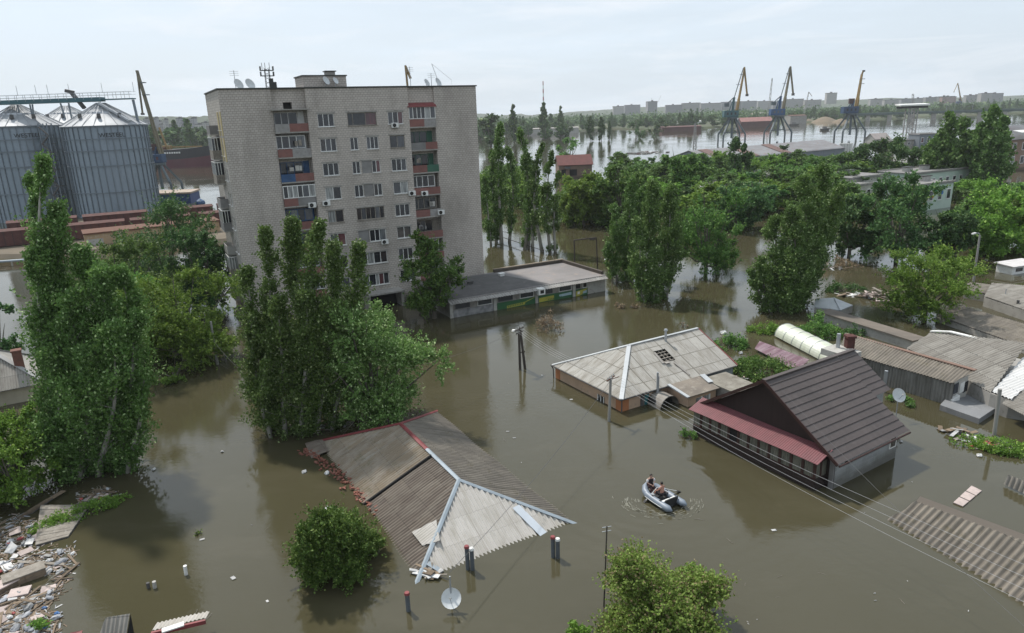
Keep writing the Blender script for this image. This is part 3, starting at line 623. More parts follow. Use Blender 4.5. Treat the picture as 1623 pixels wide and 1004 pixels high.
# --- grey slate house with peach walls
g0, g1 = P(985, 653), P(1158, 577, 1.35) ; g1 = V(g1[0], g1[1], 0)
gh = thing('peach_house', 'peach-walled house under a grey slate roof with a hole, flooded to the windows', 'house', g0, rad(30.5))
GL, GW, ze, zg = 12.9, 9.4, 1.35, 3.5
PEACH = mk('peach_plaster', (.50, .35, .245), (.42, .30, .215), .8, .9, c3=(.30, .25, .19)); ORANGE = mk('orange_plaster', (.42, .17, .075), (.36, .15, .07), 1.2, .9)
BLUEW = mk('grey_blue_wall', (.24, .265, .275), (.20, .22, .23), .8, .9)
ba = MB(); ba.box(0, GL * .62, 0, GW, -2.5, ze - .1); ba.build('wall', PEACH, gh)
ba = MB(); ba.box(GL * .62 + .01, GL, .02, GW, -2.5, ze - .1); ba.add([(GL, .02, ze - .1), (GL, GW, ze - .1), (GL, GW / 2, zg - .15), (GL - .15, .02, ze - .1), (GL - .15, GW, ze - .1), (GL - .15, GW / 2, zg - .15)], [(0, 1, 2), (5, 4, 3), (0, 2, 5, 3), (2, 1, 4, 5)]); ba.build('gable_wall', BLUEW, gh)
for b_ in ((-.03, .75, -.03, -.003, 0), (-.03, -.003, .0, .7, 1), (-.03, -.003, GW - .7, GW + .02, 2)):
    MB().box(b_[0], b_[1], b_[2], b_[3], -2, ze - .12).build('corner_band', ORANGE, gh)
pg = math.atan2(zg - ze, GW / 2); c_, s_ = math.cos(pg), math.sin(pg); SS = GW / 2 / c_; ov = .3
hx0, hx1, hv0, hv1 = 6.35, 7.75, SS * .42, SS * .72
def front(x0, x1, v0, v1):
    return [(x0, v0), (x1, v0), (x1, v1), (x0, v1)]
zz = (0, 0, ze); ee = (1, 0, 0); up = (0, c_, s_); k_ = GW / 2 / SS
corrugated('roof_sheets', zz, ee, up, [(-ov, -ov), (hx0, -ov), (hx0, SS), (GW / 2, SS)], SL_GREY, gh, .17, .025)
corrugated('roof_sheets', zz, ee, up, front(hx0 + .002, hx1, -ov, hv0), SL_GREY, gh, .17, .025); corrugated('roof_sheets', zz, ee, up, front(hx0 + .002, hx1, hv1, SS), SL_GREY, gh, .17, .025)
corrugated('roof_sheets', zz, ee, up, front(hx1 + .002, GL + .25, -ov, SS), SL_GREY, gh, .17, .025)
corrugated('roof_sheets', zz, (0, 1, 0), (c_, 0, s_), [(-ov, -ov), (GW + ov, -ov), (GW / 2, SS)], SL_GREY, gh, .17, .025)
corrugated('roof_sheets', (0, GW, ze), ee, (0, -c_, s_), [(-ov, -ov), (GL + .25, -ov), (GL + .25, SS), (GW / 2, SS)], SL_GREY, gh, .17, .025)
b = MB()
for k in range(4):
    v = hv0 + .25 + k * (hv1 - hv0 - .3) / 3.4; b.bar((hx0 - .1, v * c_, ze + v * s_ - .10), (hx1 + .1, v * c_, ze + v * s_ - .10), .09, .06)
b.build('roof_batten', GREYW, gh)
for x in (hx0 + .25, (hx0 + hx1) / 2, hx1 - .3): MB().bar((x, hv0 * c_ - .2, ze + hv0 * s_ - .27), (x, hv1 * c_ + .2, ze + hv1 * s_ - .09), .08, .12).build('rafter', GREYW, gh)
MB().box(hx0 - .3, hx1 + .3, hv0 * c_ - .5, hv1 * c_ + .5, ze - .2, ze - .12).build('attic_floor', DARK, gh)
for a, c2, w_ in (((hx0 - .15, hv0 * c_ - .1, ze + hv0 * s_ + .05), (hx0 - .02, hv1 * c_ - .2, ze + hv1 * s_ + .02), .22), ((hx0 + .05, hv0 * c_ - .12, ze + hv0 * s_ + .04), (hx0 + .55, hv0 * c_ - .15, ze + hv0 * s_ + .04), .35), ((hx1 - .45, hv0 * c_ - .3, ze + hv0 * s_ - .04), (hx1 - .1, .15, ze + .1), .22)):
    MB().bar(a, c2, w_, .03).build('broken_sheet', SL_PALE, gh)
GCAP = mk('zinc_cap', (.46, .48, .49), (.38, .40, .41), 1, .5, .2)
ap = V(GW / 2, GW / 2, zg + .03)
for a, b2, m, w_ in ((ap, (-.25, -.25, ze - .1), GCAP, .36), (ap, (-.25, GW + .25, ze - .1), GCAP, .3), (ap, (GL + .25, GW / 2, zg + .03), GCAP, .26)):
    MB().bar(a, b2, w_, .06).build('ridge_cap', m, gh)
MB().bar((GL + .26, GW / 2, zg + .02), (GL + .26, -.25, ze - .09), .08, .1).build('verge_board', CAPR, gh)
MB().tube([(-.33, -.3, ze - .16), (-.33, GW + .3, ze - .13)], .065, 6).tube([(-.33, GW + .25, ze - .13), (-.15, GW + .2, ze - .5), (-.12, GW + .15, -1)], .05, 6).build('gutter', BITUM, gh)
MB().tube([(-.3, -.31, ze - .16), (GL, -.31, ze - .13)], .06, 6).tube([(-.05, -.09, ze - .2), (-.05, -.09, -1)], .055, 6).build('gutter', BITUM, gh)
MB().cyl((8.6, GW / 2 - .5, zg - .3), (8.6, GW / 2 - .5, zg + .75), .11, None, 10).cyl((8.6, GW / 2 - .5, zg + .753), (8.6, GW / 2 - .5, zg + .9), .19, .14, 10).build('flue_pipe', STEEL, gh)
MB().box(-.05, -.004, 2.2, 3.1, -.6, .5).build('window', GLASS, gh); 
for q in ((2.2, 2.28), (2.6, 2.68), (3.02, 3.1)): MB().box(-.08, -.052, q[0], q[1], -.6, .55).build('window_frame', WHITE, gh)
MB().box(2.0, 2.35, -.05, -.004, -.2, 1.05).build('door', BITUM, gh); MB().box(2.42, 2.9, -.06, -.004, -.2, .9).build('window', mk('teal_paint', (.04, .16, .17)), gh)
for x in (4.2, 4.36): MB().cyl((x * .55 + 1.2, -.35, -1.5), (x * .55 + 1.2, -.35, 2.75 - (x > 4.3) * .35), .085, None, 8).build('flue_pipe', STEEL, gh)
# front lean-to with arched porch roof
lt = MB(); lt.box(5.0, 8.2, -2.4, -.06, -2, .95); lt.build('lean_to_wall', PEACH, gh)
lr = MB(); lr.add([(4.9, -2.6, .98), (8.4, -2.6, .96), (8.4, -.32, 1.32), (4.9, -.32, 1.34), (4.9, -2.6, .9), (8.4, -2.6, .88), (8.4, -.32, 1.24), (4.9, -.32, 1.26)], [(0, 1, 2, 3), (7, 6, 5, 4), (0, 4, 5, 1), (1, 5, 6, 2), (2, 6, 7, 3), (3, 7, 4, 0)])
lr.build('lean_to_roof', mk('old_felt', (.22, .19, .155), (.15, .13, .11), .8, .95, c3=(.30, .27, .23)), gh)
MB().bar((4.75, -2.7, 1.02), (4.75, -.35, 1.38), .3, .1).bar((8.3, -1.7, 1.2), (8.6, -.4, 1.42), .5, .06).build('loose_sheet', GCAP, gh)
ar = MB(); ar.lathe([(1.05, 0), (1.05, 1.5), (.98, 1.5), (.98, 0)], 14, a0=0, a1=math.pi); ar.v = [(3.75 + v[0], -2.0 + v[2] + .4, -.05 + v[1]) for v in ar.v]; ar.build('arched_canopy', mk('canopy_tin', (.25, .235, .21), (.16, .14, .12), 1.2, .7), gh)
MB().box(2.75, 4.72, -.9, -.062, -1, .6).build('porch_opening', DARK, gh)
for x in (5.9, 6.8): MB().box(x, x + .5, -2.45, -2.403, -.6, .55).build('window', GLASS, gh); MB().box(x + .55, x + .72, -2.45, -2.403, -.5, .6).build('window_frame', WHITE, gh)
MB().box(8.6, 11.2, -4.0, -.7, -1, .95).build('shed_wall', CONC, gh)
MB().slab([(8.45, -4.2, 1.02), (11.4, -4.2, .98), (11.4, -.5, 1.08), (8.45, -.5, 1.12)], .1).build('shed_roof', mk('felt_roof', (.25, .235, .20), (.15, .135, .11), .9, .95, c3=(.10, .09, .07)), gh)
# --- dark brown house
d0 = P(1320, 776); d1 = P(1415, 728)
dh = thing('brown_house', 'dark brown gabled house with a red porch roof and curtained veranda, flooded to its windows', 'house', d0, frame(d0, d1))
DX, DY, de, dr = 7.1, 10.6, 2.2, 5.85
BROWN = mk('brown_cladding', (.028, .017, .015), (.022, .014, .012), .8, .7, stretch=(1, 6, .3)); BROWNF = mk('brown_frame', (.05, .022, .018), (.04, .018, .015), 2, .6)
BLOCK = brick('grey_block', (.30, .31, .31), (.25, .26, .26), (.33, .335, .33), .6, .3, .02, dirt=(.2, .2, .19))
TILE = mk('metal_tile', (.078, .063, .059), (.062, .051, .048), .35, .6, .0, spec=.4, bmp=.05, c3=(.092, .076, .071))
MB().box(.02, DX, .02, DY - .02, -2.5, de).build('wall', BLOCK, dh)
g = MB(); g.add([(0, 0, -2.4), (0, DY, -2.4), (0, DY, de), (0, DY / 2, dr - .12), (0, 0, de), (.018, 0, -2.4), (.018, DY, -2.4), (.018, DY, de), (.018, DY / 2, dr - .12), (.018, 0, de)], [(4, 3, 2, 1, 0), (5, 6, 7, 8, 9), (0, 5, 9, 4), (4, 9, 8, 3), (3, 8, 7, 2), (2, 7, 6, 1)]); g.build('gable', BROWN, dh)
g = MB(); g.add([(DX, .02, de + .002), (DX, DY - .02, de + .002), (DX, DY / 2, dr - .2)], [(0, 1, 2)]); g.build('gable', BROWN, dh)
def tiled(name, x0, x1, sgn, y_e, z_e, y_r, z_r, par, n=14):
    """metal tile slope: overlapping courses, each a shallow step"""
    b = MB(); nx = max(2, int((x1 - x0) / .55)); wv = [(x0 + (x1 - x0) * i / (nx * 4), .005 * math.sin(math.pi * 2 * i / 4)) for i in range(nx * 4 + 1)]
    vs = []; fs = []
    for j in range(n):
        for q in (0, 1):
            f = (j + q) / n; z = z_e + (z_r - z_e) * f + (.055 if q == 0 else .0); y = y_e + (y_r - y_e) * f
            vs += [(x, y, z + wz) for x, wz in wv]
    k = len(wv)
    for r in range(2 * n - 1):
        for i in range(k - 1): fs.append((r * k + i, r * k + i + 1, (r + 1) * k + i + 1, (r + 1) * k + i))
    b.add(vs, fs); return b.build(name, TILE, par)
tiled('roof_slope', -.55, DX + .45, 1, -.5, de - .12, DY / 2, dr, dh); tiled('roof_slope', -.55, DX + .45, -1, DY + .5, de - .12, DY / 2, dr, dh)
tiled('rear_roof_slope', DX + .47, DX + 2.6, 1, 2.2, dr - 2.2, DY / 2, dr + .02, dh, 8); tiled('rear_roof_slope', DX + .47, DX + 2.6, 1, DY - 2.2, dr - 2.2, DY / 2, dr + .02, dh, 8)
MB().box(DX + .1, DX + 2.4, 2.6, DY - 2.6, -2, dr - 2.1).build('rear_wing', BLOCK, dh)
g = MB(); g.add([(DX + 2.4, 2.6, dr - 2.1), (DX + 2.4, DY - 2.6, dr - 2.1), (DX + 2.4, DY / 2, dr - .2), (DX + .2, 2.6, dr - 2.1), (DX + .2, DY - 2.6, dr - 2.1), (DX + .2, DY / 2, dr - .2)], [(0, 1, 2), (5, 4, 3)]); g.build('rear_gable', BROWN, dh)
MB().bar((-.56, DY / 2, dr + .06), (DX + 2.6, DY / 2, dr + .06), .3, .08).build('ridge_cap', TILE, dh)
MB().bar((-.57, -.5, de - .15), (-.57, DY / 2, dr + .0), .06, .22).build('verge_board', BROWNF, dh); MB().bar((-.57, DY + .5, de - .15), (-.57, DY / 2, dr + .0), .06, .22).build('verge_board', BROWNF, dh)
MB().tube([(-.5, -.56, de - .2), (DX + .4, -.56, de - .18)], .07, 6).build('gutter', BROWNF, dh)
# veranda
PO = 1.15; py0, py1 = .55, DY + .15
MB().box(-PO, -.004, py0, py1, -2.5, .85).build('veranda_wall', BROWN, dh)
npan = 12; step = (py1 - py0) / npan; CURT = mk('curtain', (.20, .195, .155), (.055, .052, .042), 6, .9, stretch=(5, 5, .2), bmp=0, c3=(.02, .02, .018))
for k in range(npan):
    a, b2 = py0 + k * step, py0 + (k + 1) * step
    fo = MB().box(-PO - .02, -PO + .06, a, a + .2, .853, 1.9).build('veranda_window', BROWNF, dh)
    MB().box(-PO + .03, -PO + .045, a + .203, b2 - .003, .86, 1.88).build('pane', DARK if k == 7 else CURT, fo)
MB().box(-PO - .03, -PO + .07, py0, py1, 1.903, 2.05).build('veranda_beam', BROWNF, dh); MB().box(-PO - .035, -PO + .05, py0, py1, .8, .851).build('veranda_sill', BROWNF, dh)
MB().box(-PO + .01, -.01, py0 + .02, py0 + .05, .853, 1.9).build('veranda_end_pane', CURT, dh); MB().box(-PO, -.01, py0 - .01, py0 + .06, 1.903, 2.05).box(-PO + .45, -PO + .6, py0 - .02, py0 + .07, .853, 1.9).build('veranda_end_frame', BROWNF, dh)
MB().box(-.12, .0, .02, .3, -2.4, de - .1).build('corner_board', GREYP, dh)
RCOR = slate('red_corrugated', (.185, .068, .075), (.155, .06, .066), (.13, .056, .06), (30, 30), .0, .55)
corrugated('porch_roof', (-PO - .35, py0 - .3, 2.08), (0, 1, 0), (.93, 0, .36), [(0, 0), (py1 - py0 + .5, 0), (py1 - py0 + .5, 1.58), (0, 1.58)], RCOR, dh, .16, .02)
fo = MB().box(DX - 1.0, DX - .2, -.04, .016, .95, 1.85).build('window', WHITE, dh); MB().box(DX - .9, DX - .3, -.05, -.043, 1.05, 1.75).build('pane', GLASS, fo)
MB().box(.5, .75, -.45, -.3, de - .42, de - .28).build('lamp', BLACK, dh)
# --- right-hand sheds
def shed(name, label, cat, base):
    return thing(name, label, cat, (base[0], base[1], 0))
e0, e1 = P(1509, 608, 2.0), P(1330, 556, 2.0); t0, t1 = P(1546, 588, 2.75), P(1340, 530, 2.75)
ls = shed('long_shed', 'long grey shed with corrugated walls and mossy lean-to roof behind the brown house', 'shed', e0); O = V(e0[0], e0[1], 0)
roof_from('roof_sheets', [e0, e1, t1, t0], SL_MOSS, ls, O, .26, .055)
SLW = slate('wall_slate', (.24, .235, .22), (.19, .185, .17), (.12, .115, .1), (1.1, 5))
i_ = unit(t0 - e0) * .25; lo = V(0, 0, 2.6)
roof_from('front_wall', [e0 + i_ - lo, e1 + i_ - lo, e1 + i_ - V(0, 0, .08), e0 + i_ - V(0, 0, .08)], SLW, ls, O, .26, .06)
b = MB(); ti = t0 - unit(t0 - e0) * .2; jn = unit(e1 - e0) * .3
b.add([e0 + i_ + jn - lo - O, ti + jn - lo - V(0, 0, .75) - O, ti + jn - V(0, 0, .1) - O, e0 + i_ + jn - V(0, 0, .06) - O, t1 - lo - O, t1 - V(0, 0, .1) - O], [(0, 1, 2, 3), (1, 4, 5, 2)]); b.build('end_wall', CONCP, ls)
ew = unit(ti - e0); en = unit(np.cross(ew, V(0, 0, 1)))
if en @ V(0, -1, 0) < 0: en = -en
for f, w_, m in ((.30, .5, GLASS), (.62, .45, WHITE), (.80, .4, GLASS)):
    c = e0 + i_ + jn + (ti - e0) * f - O; c[2] = 1.35; MB().obox(c + en * .03, ew * w_ / 2, en * .03, V(0, 0, .42), ).build('window', m, ls)
c = e0 + i_ + jn + (ti - e0) * .22 - O; c[2] = .45; MB().obox(c + en * .2, ew * .4, en * .15, V(0, 0, .28)).build('air_conditioner', WHITE, ls, bevel=.03)
MB().bar(t0 - O + V(0, 0, .05), t1 - O + V(0, 0, .05), .4, .08).build('ridge_cap', mk('rust_cap', (.20, .12, .09), (.16, .11, .085), .7, .8), ls)
c0 = P(1333, 556, 2.75) - O; MB().obox(c0 + V(0, 0, -.2), V(.9, .5, 0) , V(-.6, 1.1, 0), V(0, 0, .28)).build('flat_roof_box', CONCP, ls)
c1 = P(1346, 548, 3.0) - O; MB().box(c1[0] - .33, c1[0] + .33, c1[1] - .3, c1[1] + .3, 2.2, 3.75).box(c1[0] - .42, c1[0] + .42, c1[1] - .39, c1[1] + .39, 3.753, 3.95).build('chimney', mk('red_brick_chimney', (.09, .03, .026), (.06, .024, .02), 4, .9), ls)
c1 = P(1328, 548, 3.0) - O; MB().cyl((c1[0], c1[1], 2), (c1[0], c1[1], 4.1), .17, None, 10).build('flue_pipe', STEEL, ls)
# big gabled shed at right
r0, r1, r2, r3 = P(1437, 552, 1.6), P(1570, 622, 1.6), P(1640, 560, 3.3), P(1478, 525, 3.0)
gs = shed('gabled_shed', 'wide grey corrugated gable roof with white ridge caps at the right edge', 'shed', r1); O = V(r1[0], r1[1], 0)
hip = P(1506, 526, 3.2)
roof_from('roof_sheets', [r0, r1, P(1632, 557, 3.2), hip, P(1476, 527, 2.7)], SL_LIGHT, gs, O, .3, .07, 4)
for a, b2 in ((P(1476, 525, 2.8), hip), (hip, P(1630, 556, 3.3))): MB().bar(a - O, b2 - O, .4, .1).build('ridge_cap', WHITE, gs)
WSH = slate('white_sheet', (.62, .62, .61), (.55, .55, .54), (.5, .49, .47))
roof_from('roof_sheets', [P(1572, 621, 1.62), P(1603, 634, 1.62), P(1650, 585, 3.1), P(1628, 560, 3.2)], WSH, gs, O, .3, .06)
roof_from('roof_sheets', [P(1588, 640, 1.3), P(1680, 690, 1.3), P(1720, 600, 2.6), P(1633, 590, 2.6)], SL_LIGHT, gs, O, .2, .045)
b = MB(); b.slab([r0 - O - V(0, 0, .1), r1 - O - V(0, 0, .1), P(1600, 634, 1.5) - O, P(1640, 640, 1.5) - O, P(1640, 575, 1.5) - O, P(1480, 535, 1.5) - O], 3.5); b.build('wall', CONC, gs)
b = MB(); 
fs_ = shed('flat_slab_roof', 'flat grey concrete roof just above the water beside the long shed', 'shed', P(1552, 662)); O = P(1552, 662)
b.slab([P(1490, 642, .45) - O, P(1552, 664, .45) - O, P(1588, 640, .45) - O, P(1566, 622, .45) - O, P(1522, 607, .45) - O], 1.8); b.build('roof', mk('slab_concrete', (.20, .205, .21), (.16, .165, .17), .5, .9, c3=(.25, .25, .25)), fs_)
dm = MB(); p = P(1546, 600, .45) - O; dm.tube([(p[0], p[1], .3), (p[0], p[1], 2.6)], .05, 6); dp = dm.build('dish_mast', STEEL, fs_); b = MB(); dish_parts(b, (p[0], p[1] - .12, 2.2), .55, (.2, -.85, .5)); b.build('satellite_dish', DISH, dp, smooth=True)
# far-right low roofs, each its own shed
for nm, lab, pts, m in (
        ('low_shed', 'brown-grey corrugated roof strip lying low in the water beside the round tree', [P(1484, 500, .7), P(1640, 555, .7), P(1640, 520, 1.5), P(1510, 480, 1.5)], SL_MOSS),
        ('low_shed', 'grey corrugated roof with a parapet below the white caravan at the right edge', [P(1560, 470, 1.2), P(1650, 500, 1.2), P(1650, 462, 2.0), P(1572, 448, 2.0)], SL_LIGHT),
        ('low_shed', 'small flat grey roof behind the low corrugated sheds', [P(1528, 460, 1.0), P(1562, 466, 1.0), P(1572, 452, 1.1), P(1534, 447, 1.1)], SL_MOSS)):
    O = V(*pts[1][:2], 0); t = shed(nm, lab, 'shed', pts[1]); roof_from('roof_sheets', pts, m, t, O, .22, .045)
    MB().slab([p - O - V(0, 0, .12 if k < 2 else .9) for k, p in enumerate(pts)], 2.0).build('wall', CONC, t)
pts = [P(1591, 768, .1), P(1650, 795, .1), P(1650, 772, .75), P(1599, 753, .75)]; O = V(*pts[0][:2], 0)
t = shed('sunken_roof_corner', 'corner of a pale corrugated roof poking from the water at the right edge', 'shed', pts[0]); roof_from('roof_sheets', pts, SL_LIGHT, t, O, .3, .06)
pts = [P(1405, 826, -.1), P(1640, 975, -.1), P(1680, 890, 1.25), P(1452, 795, 1.1)]; O = V(*pts[0][:2], 0)
t = shed('sunken_roof', 'mossy corrugated roof slope sinking into the water at lower right', 'shed', pts[0]); roof_from('roof_sheets', pts, SL_MOSS, t, O, .36, .085, 4, 6)
far_ = pts[2] + unit(pts[3] - pts[0])[[0, 1, 2]] * 0; b = MB(); q = [P(1452, 795, 1.08), P(1680, 890, 1.2), P(1700, 872, -.3), P(1460, 785, -.3)]; b.poly([p - O for p in q]); b.build('rear_slope', SL_DARK, t)
pts = [P(150, 1025, .0), P(199, 1020, .0), P(207, 973, .9), P(168, 979, .9)]; O = V(*pts[0][:2], 0)
t = shed('sunken_roof', 'small grey slate roof end at the bottom edge, left of the white-capped one', 'shed', pts[0]); roof_from('roof_sheets', pts, SL_LIGHT, t, O, .2, .035)
b = MB(); b.poly([p - O for p in (P(199, 1020, -.02), P(207, 973, .88), P(214, 1012, -.3))]); b.build('gable', DARK, t)
pts = [P(232, 1018, .2), P(322, 1012, .2), P(326, 986, .9), P(240, 1006, .9)]; O = V(*pts[0][:2], 0)
t = shed('sunken_roof', 'dark roof edge with a red rim and white caps at the bottom edge', 'shed', pts[0]); roof_from('roof_sheets', pts, SL_DARK, t, O, .2, .035)
MB().bar(pts[3] - O + V(0, 0, .02), pts[2] - O + V(0, 0, .02), .12, .2).build('rim_board', CAPR, t)
corrugated('rear_sheets', pts[3] - O + V(0, .1, .12), pts[2] - pts[3], V(-.2, .9, -.25), [(0, 0), (np.linalg.norm(pts[2] - pts[3]), 0), (np.linalg.norm(pts[2] - pts[3]), .8), (0, .8)], SL_PALE, t, .18, .035)
b = MB(); b.bar(pts[3] - O + V(.5, .02, .16), pts[3] - O + (pts[2] - pts[3]) * .6 + V(.0, .02, .16), .3, .06); b.build('white_cap', WHITE, t)
# greenhouse tunnel
p0, p1 = P(1245, 533), P(1332, 578); ax = unit(p1 - p0); ln_ = np.linalg.norm(p1 - p0)
m, t_, b_ = nodes('greenhouse_film'); setp(b_, .35, 0, .5); b_.inputs['Base Color'].default_value = (.62, .64, .55, 1); b_.inputs['Transmission Weight'].default_value = .15
t_.links.new(mixc(t_, rng_(t_, noise(t_, .9, 5), .35, .7), (.62, .64, .54), (.50, .54, .42)), b_.inputs['Base Color'])
pt_ = thing('greenhouse', 'white plastic tunnel greenhouse with a rounded top among green vines', 'greenhouse', p0, math.atan2(ax[1], ax[0]))
b = MB(); r_ = 1.28; prof = [(r_ * math.cos(a), .15 + r_ * .95 * math.sin(a)) for a in np.linspace(0, math.pi, 17)]; nx = 25
vs = [(ln_ * i / (nx - 1), y * (1 - .012 * (i % 4 == 2)), z * (1 - .012 * (i % 4 == 2))) for i in range(nx) for y, z in prof]; b.add(vs, [(i * 17 + j, (i + 1) * 17 + j, (i + 1) * 17 + j + 1, i * 17 + j + 1) for i in range(nx - 1) for j in range(16)] + [tuple(range(17)), tuple(range((nx - 1) * 17 + 16, (nx - 1) * 17 - 1, -1))])
b.build('film', m, pt_, smooth=False)
for i in range(0, nx, 4):
    b = MB(); b.tube([(ln_ * i / (nx - 1), y * 1.01, z * 1.01 + .01) for y, z in prof], .025, 5); b.build('hoop', STEEL, pt_)
# flooded wall and tin roof
q0, q1 = P(1298, 495, .95), P(1446, 541, .95); O = V(q0[0], q0[1], 0); wv = unit(q1 - q0); wn = V(-wv[1], wv[0], 0)
t = shed('garage_row', 'long low grey wall with flat brown roof standing in the water behind the tunnel greenhouse', 'garage', q0)
MB().slab([q0 - O, q1 - O, q1 - O + wn * 1.6, q0 - O + wn * 1.6], 3).build('wall', CONCP, t); b = MB(); b.slab([q0 - O - wv * .2 - wn * .2 + V(0, 0, .12), q1 - O + wv * .2 - wn * .2 + V(0, 0, .12), q1 - O + wv * .2 + wn * 1.8 + V(0, 0, .12), q0 - O - wv * .2 + wn * 1.8 + V(0, 0, .12)], .115); b.build('roof', mk('garage_roof', (.17, .145, .12), (.12, .105, .09), .6, .95), t)
pts = [P(1291, 487, .7), P(1332, 492, .7), P(1352, 484, .9), P(1322, 472, 1.3), P(1292, 474, 1.1)]; O = V(*pts[0][:2], 0)
t = shed('tin_roof', 'small shiny grey tin roof afloat at the left end of the long low wall', 'shed', pts[0]); b = MB(); b.slab([p - O for p in pts], .12); b.build('roof', mk('tin', (.42, .44, .45), (.34, .36, .37), .8, .45, .3), t)
b = MB(); b.slab([p - O - V(0, 0, .15) for p in pts[:4]], 1.5); b.build('wall', CONC, t)
MB().bar(P(1322, 472, 1.34) - O, P(1332, 492, .76) - O, .06, .06).build('seam', STEEL, t)
# purple sheet roof beside the peach house
pts = [P(1196, 553, .3), P(1262, 588, .3), P(1284, 574, .7), P(1204, 541, .7)]; O = V(*pts[0][:2], 0)
t = shed('purple_roof', 'narrow purple-striped roof strip between the leafy debris and the greenhouse', 'shed', pts[0]); roof_from('roof_sheets', pts, slate('purple_sheet', (.24, .16, .19), (.16, .09, .11), (.35, .28, .30), (.5, 8)), t, O, .22, .04)
# --- house at the left edge
h0, h1 = P(68, 604, 1.7), P(-60, 628, 1.7); O = V(h0[0], h0[1], 0)
lh = thing('slate_house', 'cream house with grey slate hip roof and brick chimneys at the left edge', 'house', O, frame(h1, h0)); LW, LD = 11.0, 8.0
CREAM = mk('cream_plaster', (.40, .36, .27), (.33, .295, .225), .8, .9)
MB().box(-LW, 0, .3, LD, -2, 1.6).build('wall', CREAM, lh); MB().box(-LW, .05, .22, .3, 1.35, 1.68).build('fascia', CAPB, lh)
zl = 1.7; zh = 4.6; pl = math.atan2(zh - zl, LD / 2); c2, s2 = math.cos(pl), math.sin(pl); S2 = LD / 2 / c2
corrugated('roof_sheets', (0, 0, zl), (-1, 0, 0), (0, c2, s2), [(-.2, -.3), (LW, -.3), (LW, S2), (LD / 2, S2)], SL_LIGHT, lh, .2, .035); corrugated('roof_sheets', (0, 0, zl), (0, 1, 0), (-c2, 0, s2), [(-.2, -.2), (LD + .2, -.2), (LD / 2, S2)], SL_PALE, lh, .2, .035)
corrugated('roof_sheets', (0, LD, zl), (-1, 0, 0), (0, -c2, s2), [(-.2, -.2), (LW, -.2), (LW, S2), (LD / 2, S2)], SL_LIGHT, lh, .2, .035)
for b2 in ((.1, -.1, zl), (.1, LD + .1, zl), (-LW, LD / 2, zh)): MB().bar((-LD / 2, LD / 2, zh + .04), b2, .4, .08).build('ridge_cap', WSH, lh)
for x, y in ((-1.6, 2.0), (-4.2, 4.6)): MB().box(x - .35, x + .35, y - .35, y + .35, 2.5, 4.35).box(x - .42, x + .42, y - .42, y + .42, 4.353, 4.5).build('chimney', mk('brick_chimney', (.17, .075, .055), (.12, .06, .045), 3, .9), lh)
# ------------------------------------------------------------------ port, river and the far shore
def basething(name, label, cat, px, py, rz=0, group=None, z=0):
    return thing(name, label, cat, P(px, py, z), rz, group)
# grain silos
SILO = mk('silo_steel', (.26, .315, .365), (.22, .27, .315), .25, .55, .3, bmp=0, stretch=(1, 1, .25), c3=(.18, .22, .26))
SILOR = mk('silo_rib', (.185, .22, .25), (.155, .185, .21), 1, .5, .5)
SILOT = mk('silo_cone', (.36, .375, .39), (.28, .295, .31), .3, .65, .25, stretch=(1, 1, 1), bmp=0)
def curved_text(txt, size, R, z, ang, mat, par):
    cu = bpy.data.curves.new('lettering', 'FONT'); cu.body = txt; cu.size = size; cu.align_x = 'CENTER'; o = bpy.data.objects.new('lettering', cu); me = bpy.data.meshes.new_from_object(o); bpy.data.objects.remove(o)
    for v in me.vertices:
        a = ang + v.co.x / R; v.co = Vector((R * math.cos(a), R * math.sin(a), z + v.co.y))
    me.name = 'lettering'; me.materials.clear(); me.materials.append(mat); return link('lettering', me, par)
def silo(label, c, R, ze, zt, text=True):
    t = thing('grain_silo', label, 'silo', (c[0], c[1], 0), 0, 'grain silos'); n = 40
    b = MB(); prof = [(R, -1)]; k = 26
    for i in range(k): z0 = ze * i / k; prof += [(R, z0), (R - .12, z0 + ze / k * .5)]
    prof.append((R, ze)); b.lathe(prof, 72); b.build('wall', SILO, t, smooth=True)
    r = MB()
    for i in range(n): a = 2 * math.pi * i / n; r.obox((R * math.cos(a) * 1.006, R * math.sin(a) * 1.006, ze / 2 - .5), V(math.cos(a), math.sin(a), 0) * .12, V(-math.sin(a), math.cos(a), 0) * .11, V(0, 0, ze / 2 + .5))
    r.build('stiffener', SILOR, t)
    for z in (ze * .30, ze * .58, ze * .74, ze * .86, ze - .25): MB().lathe([(R + .16, z - .12), (R + .3, z - .12), (R + .3, z + .12), (R + .16, z + .12), (R + .16, z - .12)], 64).build('ring', SILOR, t)
    b = MB(); b.lathe([(R + .45, ze - .05), (R * .62, ze + (zt - ze) * .38 + .1), (R * .3, ze + (zt - ze) * .72), (1.1, zt), (0.01, zt + .02)], 48); b.build('cone_roof', SILOT, t)
    r = MB()
    for i in range(24): a = 2 * math.pi * i / 24; r.bar((math.cos(a) * (R + .3), math.sin(a) * (R + .3), ze + .08), (math.cos(a) * 1.1, math.sin(a) * 1.1, zt + .08), .14, .12)
    r.build('roof_rib', SILOT, t); MB().lathe([(R * .45, ze + (zt - ze) * .56 + .1), (R * .47, ze + (zt - ze) * .56 + .25), (R * .49, ze + (zt - ze) * .53)], 48).build('roof_ring', STEEL, t)
    for a in (-1.2, -1.9, -.5): x, y = math.cos(a) * R * .7, math.sin(a) * R * .7; zz = ze + (zt - ze) * .33; MB().cyl((x, y, zz), (x, y, zz + 1.1), .5, .45, 10).build('roof_vent', BITUM, t)
    if text:
        a = math.atan2(-c[1], -c[0]); curved_text('WESTEEL', 1.5, R + .34, ze - 3.0, a + text, DARK, t)
    return t
SD = 196.0
